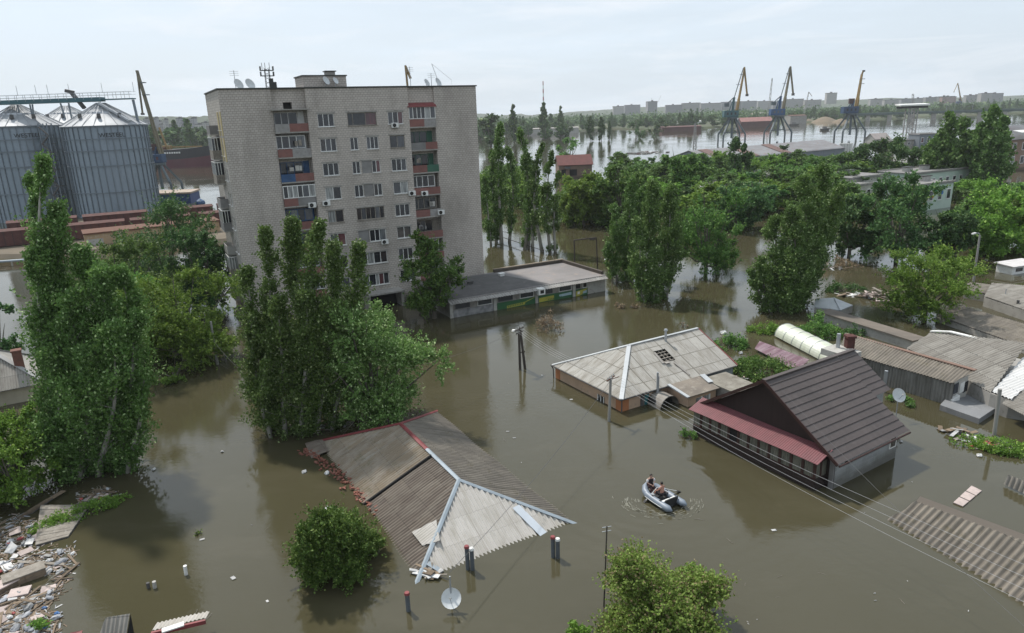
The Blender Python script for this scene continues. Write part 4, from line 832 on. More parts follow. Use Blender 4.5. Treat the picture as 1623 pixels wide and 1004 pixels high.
def silo_px(label, x0, x1, yev, xa, yap, D, text=True):
    l, r = at(x0, yev, D), at(x1, yev, D); R = np.linalg.norm(r - l) / 2; c = (l + r) / 2; return silo(label, c, R, float(c[2]), float(at(xa, yap, D)[2]), text), c, R
s2_, C2, R2_ = silo_px('right-hand of the two large steel silos, nearest the apartment block', 106, 226, 199, 158, 164, SD, .12)
s1_, C1, R1_ = silo_px('left-hand of the two large steel silos, cut by the left edge', -26, 92, 200, 26, 167, SD + 3, .1)
s3_, C3, R3_ = silo_px('steel silo showing only its cone roof between the two large ones', 60, 158, 196, 107, 168, SD + 32, False)
# conveyor bridge over the silos
TEAL = mk('teal_steel', (.05, .13, .15), (.04, .10, .12), .5, .5, .2)
z_g = C2[2] + 6.2; a_ = at(-60, 158, SD); b_ = at(213, 157, SD); z0_ = at(160, 160, SD)[2]
cv = thing('conveyor_bridge', 'teal conveyor gantry running over the tops of the silos', 'conveyor', (a_[0], a_[1], 0)); Lc = b_[0] - a_[0]
zc = float(z0_); Lm = at(163, 157, SD)[0] - a_[0]
b = MB(); b.box(0, Lm, -1.2, 1.2, zc - .2, zc + .9); b.box(Lm + .003, Lc, -.9, .9, zc + .1, zc + .4); b.build('gallery', TEAL, cv)
r = MB()
for x in np.arange(0, Lc, 2.2): r.bar((x, -1.25, zc + .4), (x, -1.25, zc + 2.1), .08); r.bar((x, 1.25, zc + .4), (x, 1.25, zc + 2.1), .08)
for z in (zc + 1.4, zc + 2.1): r.bar((0, -1.25, z), (Lc, -1.25, z), .07); r.bar((0, 1.25, z), (Lc, 1.25, z), .07)
r.build('railing', STEEL, cv)
for x in (Lc - .4,): MB().bar((x, 0, zc), (x + 1.5, 0, 2), .5).build('support_leg', SILOR, cv)
for px in (26, 46, 50, 108, 95, 158, 157): x = at(px, 160, SD)[0] - a_[0]; MB().bar((x, 0, zc - .3), (x + random.uniform(-.5, .5), 0, zc - 4.5), .3).build('support_leg', SILOR, cv)
b = MB(); q0 = at(113, 147, SD) - V(a_[0], SD, 0); q1 = at(134, 172, SD) - V(a_[0], SD, 0); b.bar((q0[0], 0, q0[2]), (q1[0], 0, q1[2]), .9, .8); b.bar((q0[0] - 1.4, 0, q0[2] + .5), (q0[0] + .6, 0, q0[2]), 1.0, .8); b.build('spout', BITUM, cv)
q0 = at(164, 164, SD) - V(a_[0], SD, 0); q1 = at(219, 192, SD) - V(a_[0], SD, 0); MB().bar((q0[0], -2.2, q0[2]), (q1[0], -4.2, q1[2]), .7, .5).build('chute', STEEL, cv)
for px in (24, 54, 73, 107, 160, 210): x = at(px, 150, SD)[0] - a_[0]; MB().bar((x, 1.0, zc + 2), (x, 1.0, zc + 4.6), .09).build('lamp_post', STEEL, cv)
# ladder tower between silos
lt_ = thing('stair_tower', 'dark lattice stair tower in the gap between the two big silos', 'tower', ((C1[0] + C2[0]) / 2, SD - 6, 0)); b = MB()
for sx in (-1.1, 1.1):
    for sy in (-1, 1): b.bar((sx, sy, 0), (sx, sy, C2[2] + 1), .22)
lt2 = b.build('post', SILOR, lt_); b = MB()
for k, z in enumerate(np.arange(.5, C2[2], 2.2)): b.bar((-1.1 if k % 2 else 1.1, -1, z), (1.1 if k % 2 else -1.1, -1, z + 2.2), .3); b.box(-1.3, 1.3, -1.1, 1.1, z, z + .1)
b.build('stair', BITUM, lt_)
# portal cranes
def crane(label, base, top, jib_tip, drop_tip, kind, body, jibm, s=1.0, legs=1.0, group='portal cranes in the river port'):
    """base: foot on the quay/water, top heights from the picture; local x to the right"""
    t = thing('portal_crane', label, 'crane', base, 0, group); jx, jz = jib_tip; LEG = mk('crane_leg', (.12, .15, .165), (.09, .11, .12), .3, .6, .2)
    hp = 15 * s * legs; sp = 7.5 * s
    for sx in (-1, 1):
        for sy in (-1, 1):
            b = MB(); b.bar((sx * sp, sy * sp * .8, -3), (sx * sp, sy * sp * .8, 4.5 * s), .9 * s); b.bar((sx * sp, sy * sp * .8, 4.5 * s), (sx * 2.0 * s, sy * 1.6 * s, hp), .95 * s); b.build('leg', LEG, t)
    b = MB(); b.bar((-sp, -sp * .8, 6 * s), (sp, -sp * .8, 6 * s), .35 * s); b.bar((-sp, sp * .8, 6 * s), (sp, sp * .8, 6 * s), .35 * s); b.cyl((0, 0, 2 * s), (0, 0, hp), .8 * s, None, 8); b.build('portal_brace', LEG, t)
    b = MB(); b.cyl((0, 0, hp), (0, 0, hp + 1.0 * s), 3.6 * s, None, 16); b.build('turntable', LEG, t)
    b = MB(); b.box(-6.5 * s, 3.4 * s, -2.6 * s, 2.6 * s, hp + 1.05 * s, hp + 5.4 * s); hb = b.build('machine_house', body, t, bevel=.2)
    b = MB()
    for x in (-4.8, -2.2, .5): b.box(x * s, (x + 1.2) * s, -2.66 * s, -2.61 * s, hp + 2.6 * s, hp + 4.2 * s)
    b.build('window', GLASS, hb)
    ah = hp + (14 if kind != 'single' else 9) * s
    b = MB(); b.bar((-.2 * s, -1.3 * s, hp + 5.4 * s), (.6 * s, -.5 * s, ah), .7 * s); b.bar((-.2 * s, 1.3 * s, hp + 5.4 * s), (.6 * s, .5 * s, ah), .7 * s); b.bar((-2.6 * s, 0, hp + 5.4 * s), (.4 * s, 0, ah), .5 * s); b.build('a_frame', body, t)
    foot = V(2.6 * s, 0, hp + 4.5 * s); tip = V(jx, 0, jz)
    b = MB(); d = unit(tip - foot); nrm = V(-d[2], 0, d[0])
    for sy in (-1, 1):
        p = [foot + V(0, sy * 1.3 * s, 0), foot + (tip - foot) * .3 + V(0, sy * 1.0 * s, 0), tip + V(0, sy * .4 * s, 0)]
        b.bar(p[0], p[1], .9 * s, 1.5 * s); b.bar(p[1], p[2], .7 * s, 1.1 * s)
    for f in np.linspace(.08, .95, 9): c = foot + (tip - foot) * f; b.bar(c + V(0, -1.2 * s * (1 - f * .6), 0), c + V(0, 1.2 * s * (1 - f * .6), 0), .35 * s)
    b.build('jib', jibm, t)
    if kind == 'double':
        dx, dz = drop_tip; b = MB(); b.bar(tip - (V(dx, 0, dz) - tip) * .06, V(dx, 0, dz), .8 * s, 1.4 * s); b.bar(tip + V(-.4 * s, 0, .6 * s), V(dx, 0, dz), .5 * s, .8 * s); b.build('trunk_boom', jibm, t); MB().box(dx - .8 * s, dx + .8 * s, -.8 * s, .8 * s, dz - 1.2 * s, dz + .3 * s).build('pulley_head', BITUM, t)
        b = MB(); b.bar((.5 * s, 0, ah), tip + V(-.8 * s, 0, .3 * s), .45 * s, .5 * s); b.build('tie_rod', LEG, t)
        b = MB()
        for f in (.45, .8): c = V(.5 * s, 0, ah) * (1 - f) + tip * f; b.box(c[0] - 1.6 * s, c[0] + .8 * s, -.9 * s, .9 * s, c[2] - .15, c[2] + .1)
        b.build('platform', LEG, t)
        b = MB(); b.bar((.3 * s, 0, ah), (-4.5 * s, 0, ah - 4.2 * s), .6 * s, .6 * s); b.box(-6 * s, -3 * s, -1 * s, 1 * s, ah - 6 * s, ah - 3.6 * s); b.build('counterweight', LEG, t)
    else:
        dx, dz = drop_tip; b = MB(); b.bar(tip, V(dx, 0, dz), .55 * s, 1.0 * s); b.build('trunk_boom', jibm, t)
        MB().box(dx - .7 * s, dx + .7 * s, -.6 * s, .6 * s, dz - .8 * s, dz + .2 * s).build('pulley_head', BITUM, t)
        b = MB()
        for f in (.72, .86): c = foot * (1 - f) + tip * f; b.box(c[0] - .6 * s, c[0] + 2.4 * s, -.9 * s, .9 * s, c[2] - .15, c[2] + .15)
        b.build('platform', LEG, t); b = MB(); b.box(-2.6 * s, .8 * s, -.8 * s, .8 * s, hp + 7.2 * s, hp + 10.5 * s); b.build('counterweight', mk('crane_rust', (.09, .05, .045)), t)
    return t
CB1 = mk('crane_teal', (.04, .115, .13), (.035, .09, .10), .3, .6); CB2 = mk('crane_blue', (.03, .085, .20), (.025, .065, .15), .3, .6); CB3 = mk('crane_navy', (.03, .07, .14), (.025, .05, .10), .3, .6)
CY2 = mk('crane_olive', (.17, .145, .09), (.12, .11, .075), .3, .7)
def crane_px(label, bx, by, tip, drop, kind, body, jib, **kw):
    b = P(bx, by); D = b[1]; q = at(tip[0], tip[1], D) - b; r = at(drop[0], drop[1], D) - b; return crane(label, b, None, (q[0], q[2]), (r[0], r[2]), kind, body, jib, **kw)
crane_px('teal portal crane with a yellow jib, leftmost of the three beyond the port warehouse', 1159, 224, (1180, 109), (1184, 150), 'double', CB1, YELP, s=1.05)
crane_px('blue portal crane with an olive jib, middle of the three beyond the warehouse', 1232, 220, (1253, 108), (1257, 149), 'double', CB2, CY2, s=1.05)
crane_px('low blue portal crane with one leaning yellow jib, rightmost of the three', 1346, 219, (1366, 118), (1369, 112), 'single', CB3, YELP, s=1.05)
crane_px('portal crane with a lowered yellowish jib between the silos and the block', 259, 306, (217, 112), (226, 180), 'single', CB3, CY2, s=.72, legs=.95)
crane_px('distant yellow and blue portal crane above the road bridge', 1519, 178, (1518, 132), (1512, 146), 'single', CB3, YELP, s=1.0)
# the yellow jib that shows above the roof of the block
b0 = P(636, 262); t = thing('portal_crane', 'yellow crane jib peeping over the roof of the apartment block', 'crane', b0); q = at(642, 104, b0[1]) - b0
b = MB(); b.bar((q[0] + 1.5, -.6, 8), (q[0] + .2, -.4, q[2]), .8, 1.6).bar((q[0] + 1.5, .6, 8), (q[0] + .2, .4, q[2]), .8, 1.6).bar((q[0] + .2, 0, q[2] - .5), (q[0] + 2.4, 0, q[2] - 6.5), 1.0, 1.2); b.build('jib', YELP, t)
MB().box(q[0] - 4, q[0] + 4, -3, 3, 6, 11).build('machine_house', CB3, t)
for sx in (-5, 5): MB().bar((q[0] + sx, 0, -2), (q[0] + sx * .4, 0, 6), 1).build('leg', CB3, t)
# thin lattice cranes far away
def lattice_mast(label, bx, by, tx, ty, wd, m, jib=None):
    b0 = P(bx, by); tp = at(tx, ty, b0[1]) - b0; t = thing('lattice_crane', label, 'crane', b0); b = MB(); n = 10
    for s in (-1, 1): b.bar((s * wd, 0, 0), tp + V(s * wd * .4, 0, 0), .5)
    for k in range(n): f, g_ = k / n, (k + 1) / n; s = 1 if k % 2 else -1; b.bar(tp * f + V(s * wd * (1 - .6 * f), 0, 0), tp * g_ - V(s * wd * (1 - .6 * g_), 0, 0), .35)
    b.build('mast', m, t)
    if jib: b = MB(); q0, q1 = at(*jib[0], b0[1]) - b0, at(*jib[1], b0[1]) - b0; b.bar(q0, q1, .7); b.build('jib', m, t)
LATT = mk('lattice_steel', (.30, .29, .28), (.24, .23, .22), 1, .6)
lattice_mast('thin grey lattice crane mast between the two tall double-jib cranes', 1216, 196, 1224, 124, 1.4, LATT)
lattice_mast('small distant crane with a bent jib right of the blue crane', 1272, 190, 1282, 146, 1.2, LATT, ((1282, 146), (1287, 153)))
lattice_mast('distant construction crane beside the grey tower block', 1036, 186, 1033, 156, .8, LATT, ((1038, 172), (1048, 151)))
lattice_mast('thin lattice pylon on the riverbank before the warehouse', 1101, 234, 1102, 196, .9, LATT)
lattice_mast('thin lattice pylon at the edge of the warehouse roof', 1447, 192, 1447, 149, 2.2, LATT, ((1438, 168), (1455, 164)))
# striped chimney
b0 = P(862, 196); t = thing('factory_chimney', 'tall thin red and white striped factory chimney', 'chimney', b0); hc = topz(862, 129, b0[1])
for k in range(11): MB().cyl((0, 0, hc * k / 11), (0, 0, hc * (k + 1) / 11 - .01), 2.3 - .1 * k, 2.2 - .1 * k, 12).build('band', (mk('chimney_red', (.35, .07, .06)) if k % 2 == 0 else mk('chimney_white', (.6, .6, .58))) if k > 3 else CONC, t)
# ship
sb = P(338, 265) + V(0, 10, 0); t = thing('cargo_ship', 'black and dark red cargo ship moored beyond the silos', 'ship', sb, rad(-1)); Ls = 95.0; hs_ = topz(330, 229, sb[1]) * .82
def hull(z0, z1, fl, name, m):
    b = MB(); n = 24; ring = []
    for i in range(n + 1):
        f = i / n; y = 9 * (1 - max(0, (f - .72) / .28) ** 2.2) ; ring.append((f * Ls - Ls, y))
    pts = ring + [(x, -y) for x, y in reversed(ring[:-1])]; k = len(pts)
    zf = lambda x, z: z + (max(0, (x + 30) / 30) ** 2 * 2.4 if z > 4 else 0)
    vs = [(x + fl * max(0, (x + 20) / 20) * z0 / 10, y, zf(x, z0)) for x, y in pts] + [(x + fl * max(0, (x + 20) / 20) * z1 / 10, y, zf(x, z1)) for x, y in pts]
    b.add(vs, [(i, (i + 1) % k, (i + 1) % k + k, i + k) for i in range(k)] + [tuple(range(k, 2 * k))]); return b.build(name, m, t)
hull(-2, hs_ * .46, 4, 'lower_hull', mk('hull_red', (.10, .026, .036), (.075, .024, .032), .1, .7)); hull(hs_ * .463, hs_, 4, 'upper_hull', mk('hull_black', (.02, .02, .026), (.03, .03, .034), .1, .6))
b = MB()
for k in range(7): b.box(-14 + k * 1.4, -13.1 + k * 1.4, -9.0, -8.6, hs_ * .80, hs_ * .80 + .9)
b.v = [(v[0] - 14, v[1] - .12, v[2]) for v in b.v]; b.build('name_lettering', WHITE, t)
b = MB(); x = at(272, 230, sb[1])[0] - sb[0]
b.bar((x - 3, 0, hs_), (x - 6, 0, hs_ + 13), .9); b.bar((x - 3, 0, hs_ + 1.5), (x + 18, 0, hs_ + 1.2), .8); b.box(x - 6, x - 1, -2, 2, hs_, hs_ + 2.4); b.build('deck_crane', YELP, t)
MB().box(-70, -30, -5, 5, hs_, hs_ + 1.6).build('hatch_cover', RUST, t); MB().box(-92, -78, -7, 7, hs_, hs_ + 11).build('deckhouse', WHITE, t)
# quay edge things behind the silos
b0 = P(266, 330); t = thing('port_barge', 'white and blue port building or barge beside the silos', 'barge', b0, rad(4)); w2 = 7.2
MB().box(-w2, w2, 0, 8, -1, 1.0).build('hull', GREYP, t); MB().box(-w2 + .1, w2 - .1, -.02, 8, 1.003, 4.0).build('cabin', mk('cobalt_blue', (.02, .05, .17), (.016, .04, .13), .5, .5), t); MB().slab([(-w2 - .3, -.3, 4.5), (w2 + .3, -.3, 4.5), (w2 + .3, 8.2, 4.7), (-w2 - .3, 8.2, 4.7)], .45).build('roof', mk('tan_roof', (.35, .28, .22), (.28, .22, .18), .4, .8), t)
MB().bar((-w2 - 2, -.6, .9), (w2 * .4, -.5, 1.1), .6, .5).build('gangway', WHITE, t); MB().lathe([(.05, 1.1), (1.3, .3), (1.5, -.4), (1.0, -1.2)], 12, (w2 + 2.2, 1, 1.3)).build('blue_cover', BLUEP, t)
q = [P(-120, 412), P(60, 409), P(360, 384)]; emb = MB(); f_ = [p + V(0, .8, .7) for p in q]; bk = [p + V(0, 60, .7) for p in q]; emb.add(q + f_ + bk, [(0, 1, 4, 3), (1, 2, 5, 4), (3, 4, 7, 6), (4, 5, 8, 7)]); tag(emb.build('embankment_ground', mk('embankment_earth', (.15, .12, .085), (.10, .085, .06), .2, .95)), 'brown earth embankment under the wagons and silos', kind='structure')
# freight wagons and the yellow warehouse
WAG = mk('wagon_red', (.10, .040, .034), (.07, .032, .028), .5, .9, c3=(.14, .075, .06)); WAGD = mk('wagon_dark', (.06, .03, .03), (.045, .025, .025), .5, .9)
def wagon(label, c, ang, L_=13.0, h=3.0, m=WAG):
    t = thing('freight_wagon', label, 'wagon', c, ang, 'freight wagons below the silos')
    MB().box(-L_ / 2, L_ / 2, -1.5, 1.5, .9, h + .9).build('body', m, t); b = MB(); b.slab([(-L_ / 2 - .1, -1.6, h + .93), (L_ / 2 + .1, -1.6, h + .93), (L_ / 2 + .1, 0, h + 1.35), (-L_ / 2 - .1, 0, h + 1.35)], .05).slab([(-L_ / 2 - .1, 0, h + 1.352), (L_ / 2 + .1, 0, h + 1.352), (L_ / 2 + .1, 1.6, h + .93), (-L_ / 2 - .1, 1.6, h + .93)], .05); b.build('roof', WAG, t)
    b = MB()
    for x in np.linspace(-L_ / 2 + .4, L_ / 2 - .4, 9): b.box(x - .07, x + .07, -1.57, -1.502, .95, h + .85)
    b.build('side_rib', WAGD, t)
    for x in (-L_ / 2 + 2, L_ / 2 - 2): MB().box(x - 1.2, x + 1.2, -1.2, 1.2, -.6, .88).build('bogie', BLACK, t)
    return t
wa, wb_ = P(-10, 398), P(212, 376); wd = unit(wb_ - wa); wang = math.atan2(wd[1], wd[0])
for k, lab in enumerate(('dark red freight wagon at the left edge below the silos', 'dark red freight wagon half hidden by the tall poplar tips', 'brown-red freight wagon between the poplar and the yellow wall', 'brown-red freight wagon nearest the apartment block')):
    wagon(lab, wa + wd * (4 + 14.2 * k), wang)
wn_ = V(-wd[1], wd[0], 0)
for k in range(4): wagon('roof of a wagon in the second row behind the red freight wagons', wa + wd * (9 + 14.2 * k) + wn_ * 7 + V(0, 0, .9), wang)
y0_, y1_ = P(138, 396), P(350, 372); yd = unit(y1_ - y0_); t = thing('yellow_warehouse', 'low ochre warehouse wall with a rusty roof edge behind the trees', 'warehouse', y0_, math.atan2(yd[1], yd[0]))
OCH = mk('ochre_plaster', (.40, .285, .17), (.33, .24, .145), .4, .9, c3=(.45, .40, .33)); lw = np.linalg.norm(y1_ - y0_)
MB().box(0, lw, 0, 6, -2, 3.0).build('wall', OCH, t); MB().slab([(-.2, -.3, 3.3), (lw + .2, -.3, 3.3), (lw + .2, 6.3, 3.4), (-.2, 6.3, 3.4)], .28).build('roof', RUST, t); MB().box(.2, 3.2, -.08, -.004, .6, 2.0).build('patch', CONCP, t)
pz = P(-20, 425); t = thing('pipeline', 'pale pipe rail over the flooded yard at the far left', 'pipe', pz); q = P(52, 419) - pz; b = MB(); b.tube([(-2, 0, .9), (q[0], q[1], .9)], .22, 8); b.build('pipe', CAPB, t)
for f in (.1, .55, .95): MB().bar((q[0] * f, q[1] * f, -1), (q[0] * f, q[1] * f, .85), .2).build('post', CONC, t)
# port warehouse with two gables
PWH = mk('warehouse_wall', (.19, .215, .24), (.15, .17, .19), .2, .7, stretch=(6, 6, .2), bmp=0); PWR = mk('warehouse_roof', (.23, .23, .235), (.17, .16, .16), .12, .6, stretch=(1, 3, 1), c3=(.20, .125, .105), bmp=0)
def gable_hall(name, label, cat, b0, ang, Lh, Wh, he, hr, wm, rm, ridge_along=True):
    t = thing(name, label, cat, b0, ang); b = MB(); b.box(0, Lh, 0, Wh, -2, he)
    if ridge_along: b.add([(0, 0, he), (0, Wh, he), (0, Wh / 2, hr - .2), (Lh, 0, he), (Lh, Wh, he), (Lh, Wh / 2, hr - .2)], [(0, 1, 2), (5, 4, 3)])
    b.build('wall', wm, t); o = .5
    for s in (0, 1):
        y_e, y_r = (-o if s == 0 else Wh + o), Wh / 2; z_e = he - .3; q = MB(); q.slab([(-o, y_e, z_e + .05), (Lh + o, y_e, z_e + .05), (Lh + o, y_r, hr), (-o, y_r, hr)] if s == 0 else [(-o, y_r, hr + .003), (Lh + o, y_r, hr + .003), (Lh + o, y_e, z_e + .05), (-o, y_e, z_e + .05)], .15); q.build('roof', rm, t)
    return t
p0, p1 = P(1128, 268), P(1338, 246); pa = math.atan2(p1[1] - p0[1], p1[0] - p0[0])
ph = gable_hall('port_warehouse', 'long grey port warehouse with rust-streaked roof below the cranes', 'warehouse', p0, pa, float(np.linalg.norm(p1 - p0)), 24, 3.6, 7.0, PWH, PWR)
for f in (.02, .3, .62): MB().slab([(f * 70 + 3, -.3, 3.62), (f * 70 + 9, -.3, 3.62), (f * 70 + 9, 11.6, 7.12), (f * 70 + 3, 11.6, 7.12)], .1).build('rust_strip', mk('rust_sheet', (.17, .10, .085), (.13, .085, .075), .3, .8), ph)
for k in range(5): b0 = P(1331 + k * 4.2, 244); t = thing('mooring_post', 'white concrete post in the row at the right end of the port warehouse', 'post', b0, 0, 'white posts by the warehouse'); MB().box(-.45, .45, -.45, .45, -2, 4.6).box(-.6, .6, -.6, .6, 4.603, 5.0).build('post', WHITE, t)
# kindergarten: flat roofs, pale green wall with coloured dots
KW = mk('mint_wall', (.46, .56, .48), (.40, .50, .43), .4, .8); KR = mk('flat_roof', (.21, .205, .20), (.16, .155, .15), .15, .95, c3=(.25, .24, .23))
def flat_block(name, label, b0, ang, Lh, Wh, h, wm, rm=KR, vents=2):
    t = thing(name, label, 'building', b0, ang); MB().box(0, Lh, 0, Wh, -2, h).build('wall', wm, t); MB().box(-.3, Lh + .3, -.3, Wh + .3, h + .003, h + .25).build('roof', rm, t)
    b = MB(); b.box(-.3, Lh + .3, -.3, -.05, h + .253, h + .55); b.box(-.3, Lh + .3, Wh + .05, Wh + .3, h + .253, h + .55); b.build('roof_edge', CONC, t)
    for k in range(vents): x = Lh * (k + .6) / (vents + .2); MB().box(x - 1.4, x + 1.4, Wh * .45, Wh * .45 + 1.2, h + .253, h + 1.35).build('roof_vent', CONCP, t); MB().box(x - 1.6, x + 1.6, Wh * .45 - .2, Wh * .45 + 1.4, h + 1.353, h + 1.5).build('vent_cap', COPING, t)
    n = max(2, int(Lh / 3))
    for k in range(n):
        fo = MB().box((k + .3) * Lh / n, (k + .75) * Lh / n, -.08, -.003, h * .35, h * .78).build('window', WHITE, t); MB().box((k + .34) * Lh / n, (k + .71) * Lh / n, -.1, -.083, h * .39, h * .74).build('pane', GLASS, fo)
    return t
kz = 6.0
def kb(label, px, py, z, Lh, Wh, m=KW, v=2, a=ANG, nm='kindergarten'): return flat_block(nm, label, V(*P(px, py, z)[:2], 0), a, Lh, Wh, z, m, vents=v)
kA = kb('mint-green kindergarten block with coloured dots on its end wall', 1456, 296, 5.6, 13, 9, KW, 2)
for dx_, dz_, c, r in ((1.2, 3.8, (.05, .15, .4), .32), (2.6, 4.4, (.6, .45, .05), .3), (3.4, 2.6, (.5, .05, .12), .42), (4.5, 3.9, (.3, .1, .35), .3), (5.6, 2.9, (.6, .2, .05), .3), (6.6, 4.2, (.05, .3, .12), .3), (9, 3.6, (.05, .15, .4), .4)):
    b = MB(); b.cyl((dx_, -.11, dz_), (dx_, -.003, dz_), r, None, 12); b.build('painted_dot', mk('dot_%d' % int(dx_ * 10), c), kA)
MB().box(2.3, 3.3, -.14, -.104, .8, 3.6).build('door', YELP, kA); MB().box(.2, .8, -.13, -.003, .5, 3.4).build('door', mk('teal_paint', (.04, .16, .17)), kA)
kb('long flat-roofed kindergarten wing with chimneys behind the mint end wall', 1452, 277, 5.8, 30, 10, KW, 4)
kb('flat grey roof of the low building behind the big dark round tree', 1352, 284, 5.4, 14, 12, CONCP, 1)
kb('lower flat roof in front of the grey kindergarten roof', 1345, 297, 4.4, 9, 6, CONCP, 0)
kb('flat-roofed brown-edged building left of the leaning poplar', 1112, 302, 4.6, 20, 9, CONC, 1)
kb('second flat-roofed building with a brown edge behind the leaning poplar', 1178, 284, 4.6, 22, 9, CONC, 1)
# small house with red roof, half ruined
b0 = P(886, 284); RBR = brick('red_house_brick', (.20, .125, .09), (.16, .10, .075), (.24, .21, .18), .8, .3, .03, dirt=(.10, .075, .06))
t = gable_hall('red_roof_ruin', 'half-ruined brick house with a dark red roof beyond the gardens', 'house', b0, rad(4), 12.5, 9, 5.2, 8.4, RBR, mk('red_tiles', (.155, .055, .048), (.115, .045, .04), .6, .8))
MB().box(1.0, 2.6, -.1, -.01, .6, 3.4).build('window', DARK, t); MB().box(4.0, 6.8, -.1, -.01, 1.0, 3.3).build('window', DARK, t); MB().slab([(2.0, -.9, 3.9), (4.2, -.9, 3.7), (4.6, .4, 4.6), (2.4, .4, 4.8)], .12).build('torn_roof', BITUM, t)
# brick house at the right edge
b0 = P(1592, 272); t = gable_hall('brick_house', 'two-storey old brick house behind the poplars at the right edge', 'house', b0, rad(20), 22, 10, 10.5, 14.5, brick('old_brick', (.28, .17, .12), (.22, .14, .10), (.33, .28, .24), .9, .35, .04, dirt=(.33, .29, .25)), PWR)
for z in (2.2, 6.6):
    for x in (2, 6.5, 11): fo = MB().box(x, x + 1.8, -.12, -.01, z, z + 2.6).build('window', WHITE, t); MB().box(x + .2, x + 1.6, -.14, -.123, z + .2, z + 2.4).build('pane', GLASS, fo)
MB().slab([(1, -3, 12.6), (14, -3, 12.6), (14, 0, 13.2), (1, 0, 13.2)], .15).build('awning', WHITE, t)
# road bridge
b0, b1 = P(1362, 192.5), P(1600, 186.5); zb = float(at(1450, 178.5, (b0[1] + b1[1]) / 2)[2]); t = thing('road_bridge', 'dark green road bridge on concrete piers over the river', 'bridge', b0, math.atan2(b1[1] - b0[1], b1[0] - b0[0])); lb = float(np.linalg.norm(b1 - b0)) + 60
MB().box(-10, lb, -5, 5, zb - 2.2, zb).build('deck', mk('bridge_green', (.05, .085, .075), (.04, .065, .06), .1, .7), t); r = MB(); r.box(-10, lb, -5.1, -4.95, zb + .003, zb + 1.1); r.build('railing', mk('rail_green', (.10, .15, .14)), t)
for k in range(9): x = lb * (k + .4) / 9; MB().box(x - 2.5, x + 2.5, -4, 4, -2, zb - 2.203).build('pier', CONC, t)
for k in range(8): x = lb * (k + .5) / 8; MB().bar((x, 4.8, zb), (x, 4.8, zb + 9), .25).build('lamp_post', STEEL, t)
# white-topped loading tower, sunken house, grey quay block
b0 = P(1440, 218); t = thing('loading_tower', 'pale lattice tower with a white roofed platform at the river edge', 'tower', b0); ht = topz(1440, 172, b0[1])
for sx in (-3, 3):
    for sy in (-2, 2): MB().bar((sx, sy, -1), (sx, sy, ht), .55).build('leg', LATT, t)
b = MB()
for k in range(5): z = ht * k / 5; b.bar((-3, -2, z), (3, -2, z + ht / 5), .3); b.bar((3, -2, z), (-3, -2, z + ht / 5), .3)
b.build('brace', LATT, t); MB().box(-9, 9, -3, 3, ht + .003, ht + 1.4).build('platform', DARK, t); MB().slab([(-10, -3.5, ht + 2.4), (10, -3.5, ht + 2.4), (10, 3.5, ht + 3), (-10, 3.5, ht + 3)], .9).build('platform_roof', WHITE, t)
b0 = P(1402, 226); gable_hall('sunken_house', 'pale gabled house roof sunk in the river right of the low crane', 'house', b0 + V(-6, 0, 0), rad(15), 11, 8, 2.2, 5.4, CONCP, mk('pinkish_roof', (.36, .31, .29), (.28, .25, .23), .4, .8))
b0 = P(1418, 238); kb('low flat concrete quay building in front of the loading tower', 1418, 224, 3.6, 26, 8, CONC, 0, rad(6), 'quay_building')
kb('grey shed behind the dark tree at the river bend', 1458, 214, 6.5, 14, 8, PWH, 0, rad(10), 'quay_building')
kb('white flat-roofed shed by the flooded yard behind the gardens', 1455, 246, 2.2, 22, 14, WHITE, 0, rad(12), 'yard_shed')
kb('small orange-roofed shed among the garden trees', 1462, 258, 2.6, 10, 6, mk('pinkish_roof', (.36, .31, .29)), 0, rad(16), 'yard_shed')
# far-bank sheds, barges, sand heaps
def simple_hall(label, px, py, Lh, Wh, he, hr, wm, rm, name='riverside_shed', a=0.05): return gable_hall(name, label, 'shed', P(px, py, 0) + V(0, 8, 1.5), a, Lh, Wh, he, hr, wm, rm)
PINK = mk('old_red_roof', (.34, .17, .15), (.26, .14, .125), .3, .8); BRN = mk('barge_brown', (.12, .055, .05), (.09, .045, .04), .2, .8)
simple_hall('red-roofed riverside house on the far bank between the cranes', 1178, 203, 38, 14, 5.5, 10, BRN, PINK); simple_hall('white-roofed riverside shed left of the red-roofed one', 1168, 197, 36, 14, 4.5, 6.5, CONC, mk('pale_metal', (.45, .47, .49)))
simple_hall('tan block at the water edge right of the blue crane', 1256, 197, 22, 18, 9, 10, CONC, RUST); simple_hall('long brown moored barge on the far side at the pair of river trees', 1052, 210, 44, 12, 3.5, 4.5, BRN, BRN, 'barge')
simple_hall('white flat shed roof behind the brown barge', 1078, 200, 34, 16, 4.5, 5.5, WHITE, WHITE); simple_hall('grey concrete bank shed right of the block', 838, 214, 62, 14, 5, 6, CONCP, CONC); simple_hall('white industrial roof far beyond the river', 905, 192, 26, 18, 5, 7, WHITE, WHITE); simple_hall('second white industrial roof far beyond the river', 934, 191, 20, 16, 5, 7, WHITE, WHITE)
simple_hall('pinkish hall below the far city blocks', 1060, 193, 54, 20, 6, 8, CONC, mk('pale_pink', (.40, .34, .33))); simple_hall('tan shed above the river between the cranes', 1196, 190, 40, 20, 9, 11, OCH, CONC)
for px, w_, lab in ((1290, 24, 'leftmost sand heap on the far bank'), (1320, 36, 'larger sand heap on the far bank behind the low crane'), (1347, 22, 'rightmost sand heap on the far bank')):
    b0 = P(px, 194) + V(0, 25, 0); t = thing('sand_heap', lab, 'sand heap', b0, 0, 'sand heaps'); b = MB(); b.lathe([(w_ / 2, 0), (w_ * .34, w_ * .09), (w_ * .16, w_ * .17), (.5, w_ * .2)], 20); b.build('sand', mk('sand', (.20, .155, .105), (.16, .13, .09), .2, .95), t, smooth=True)
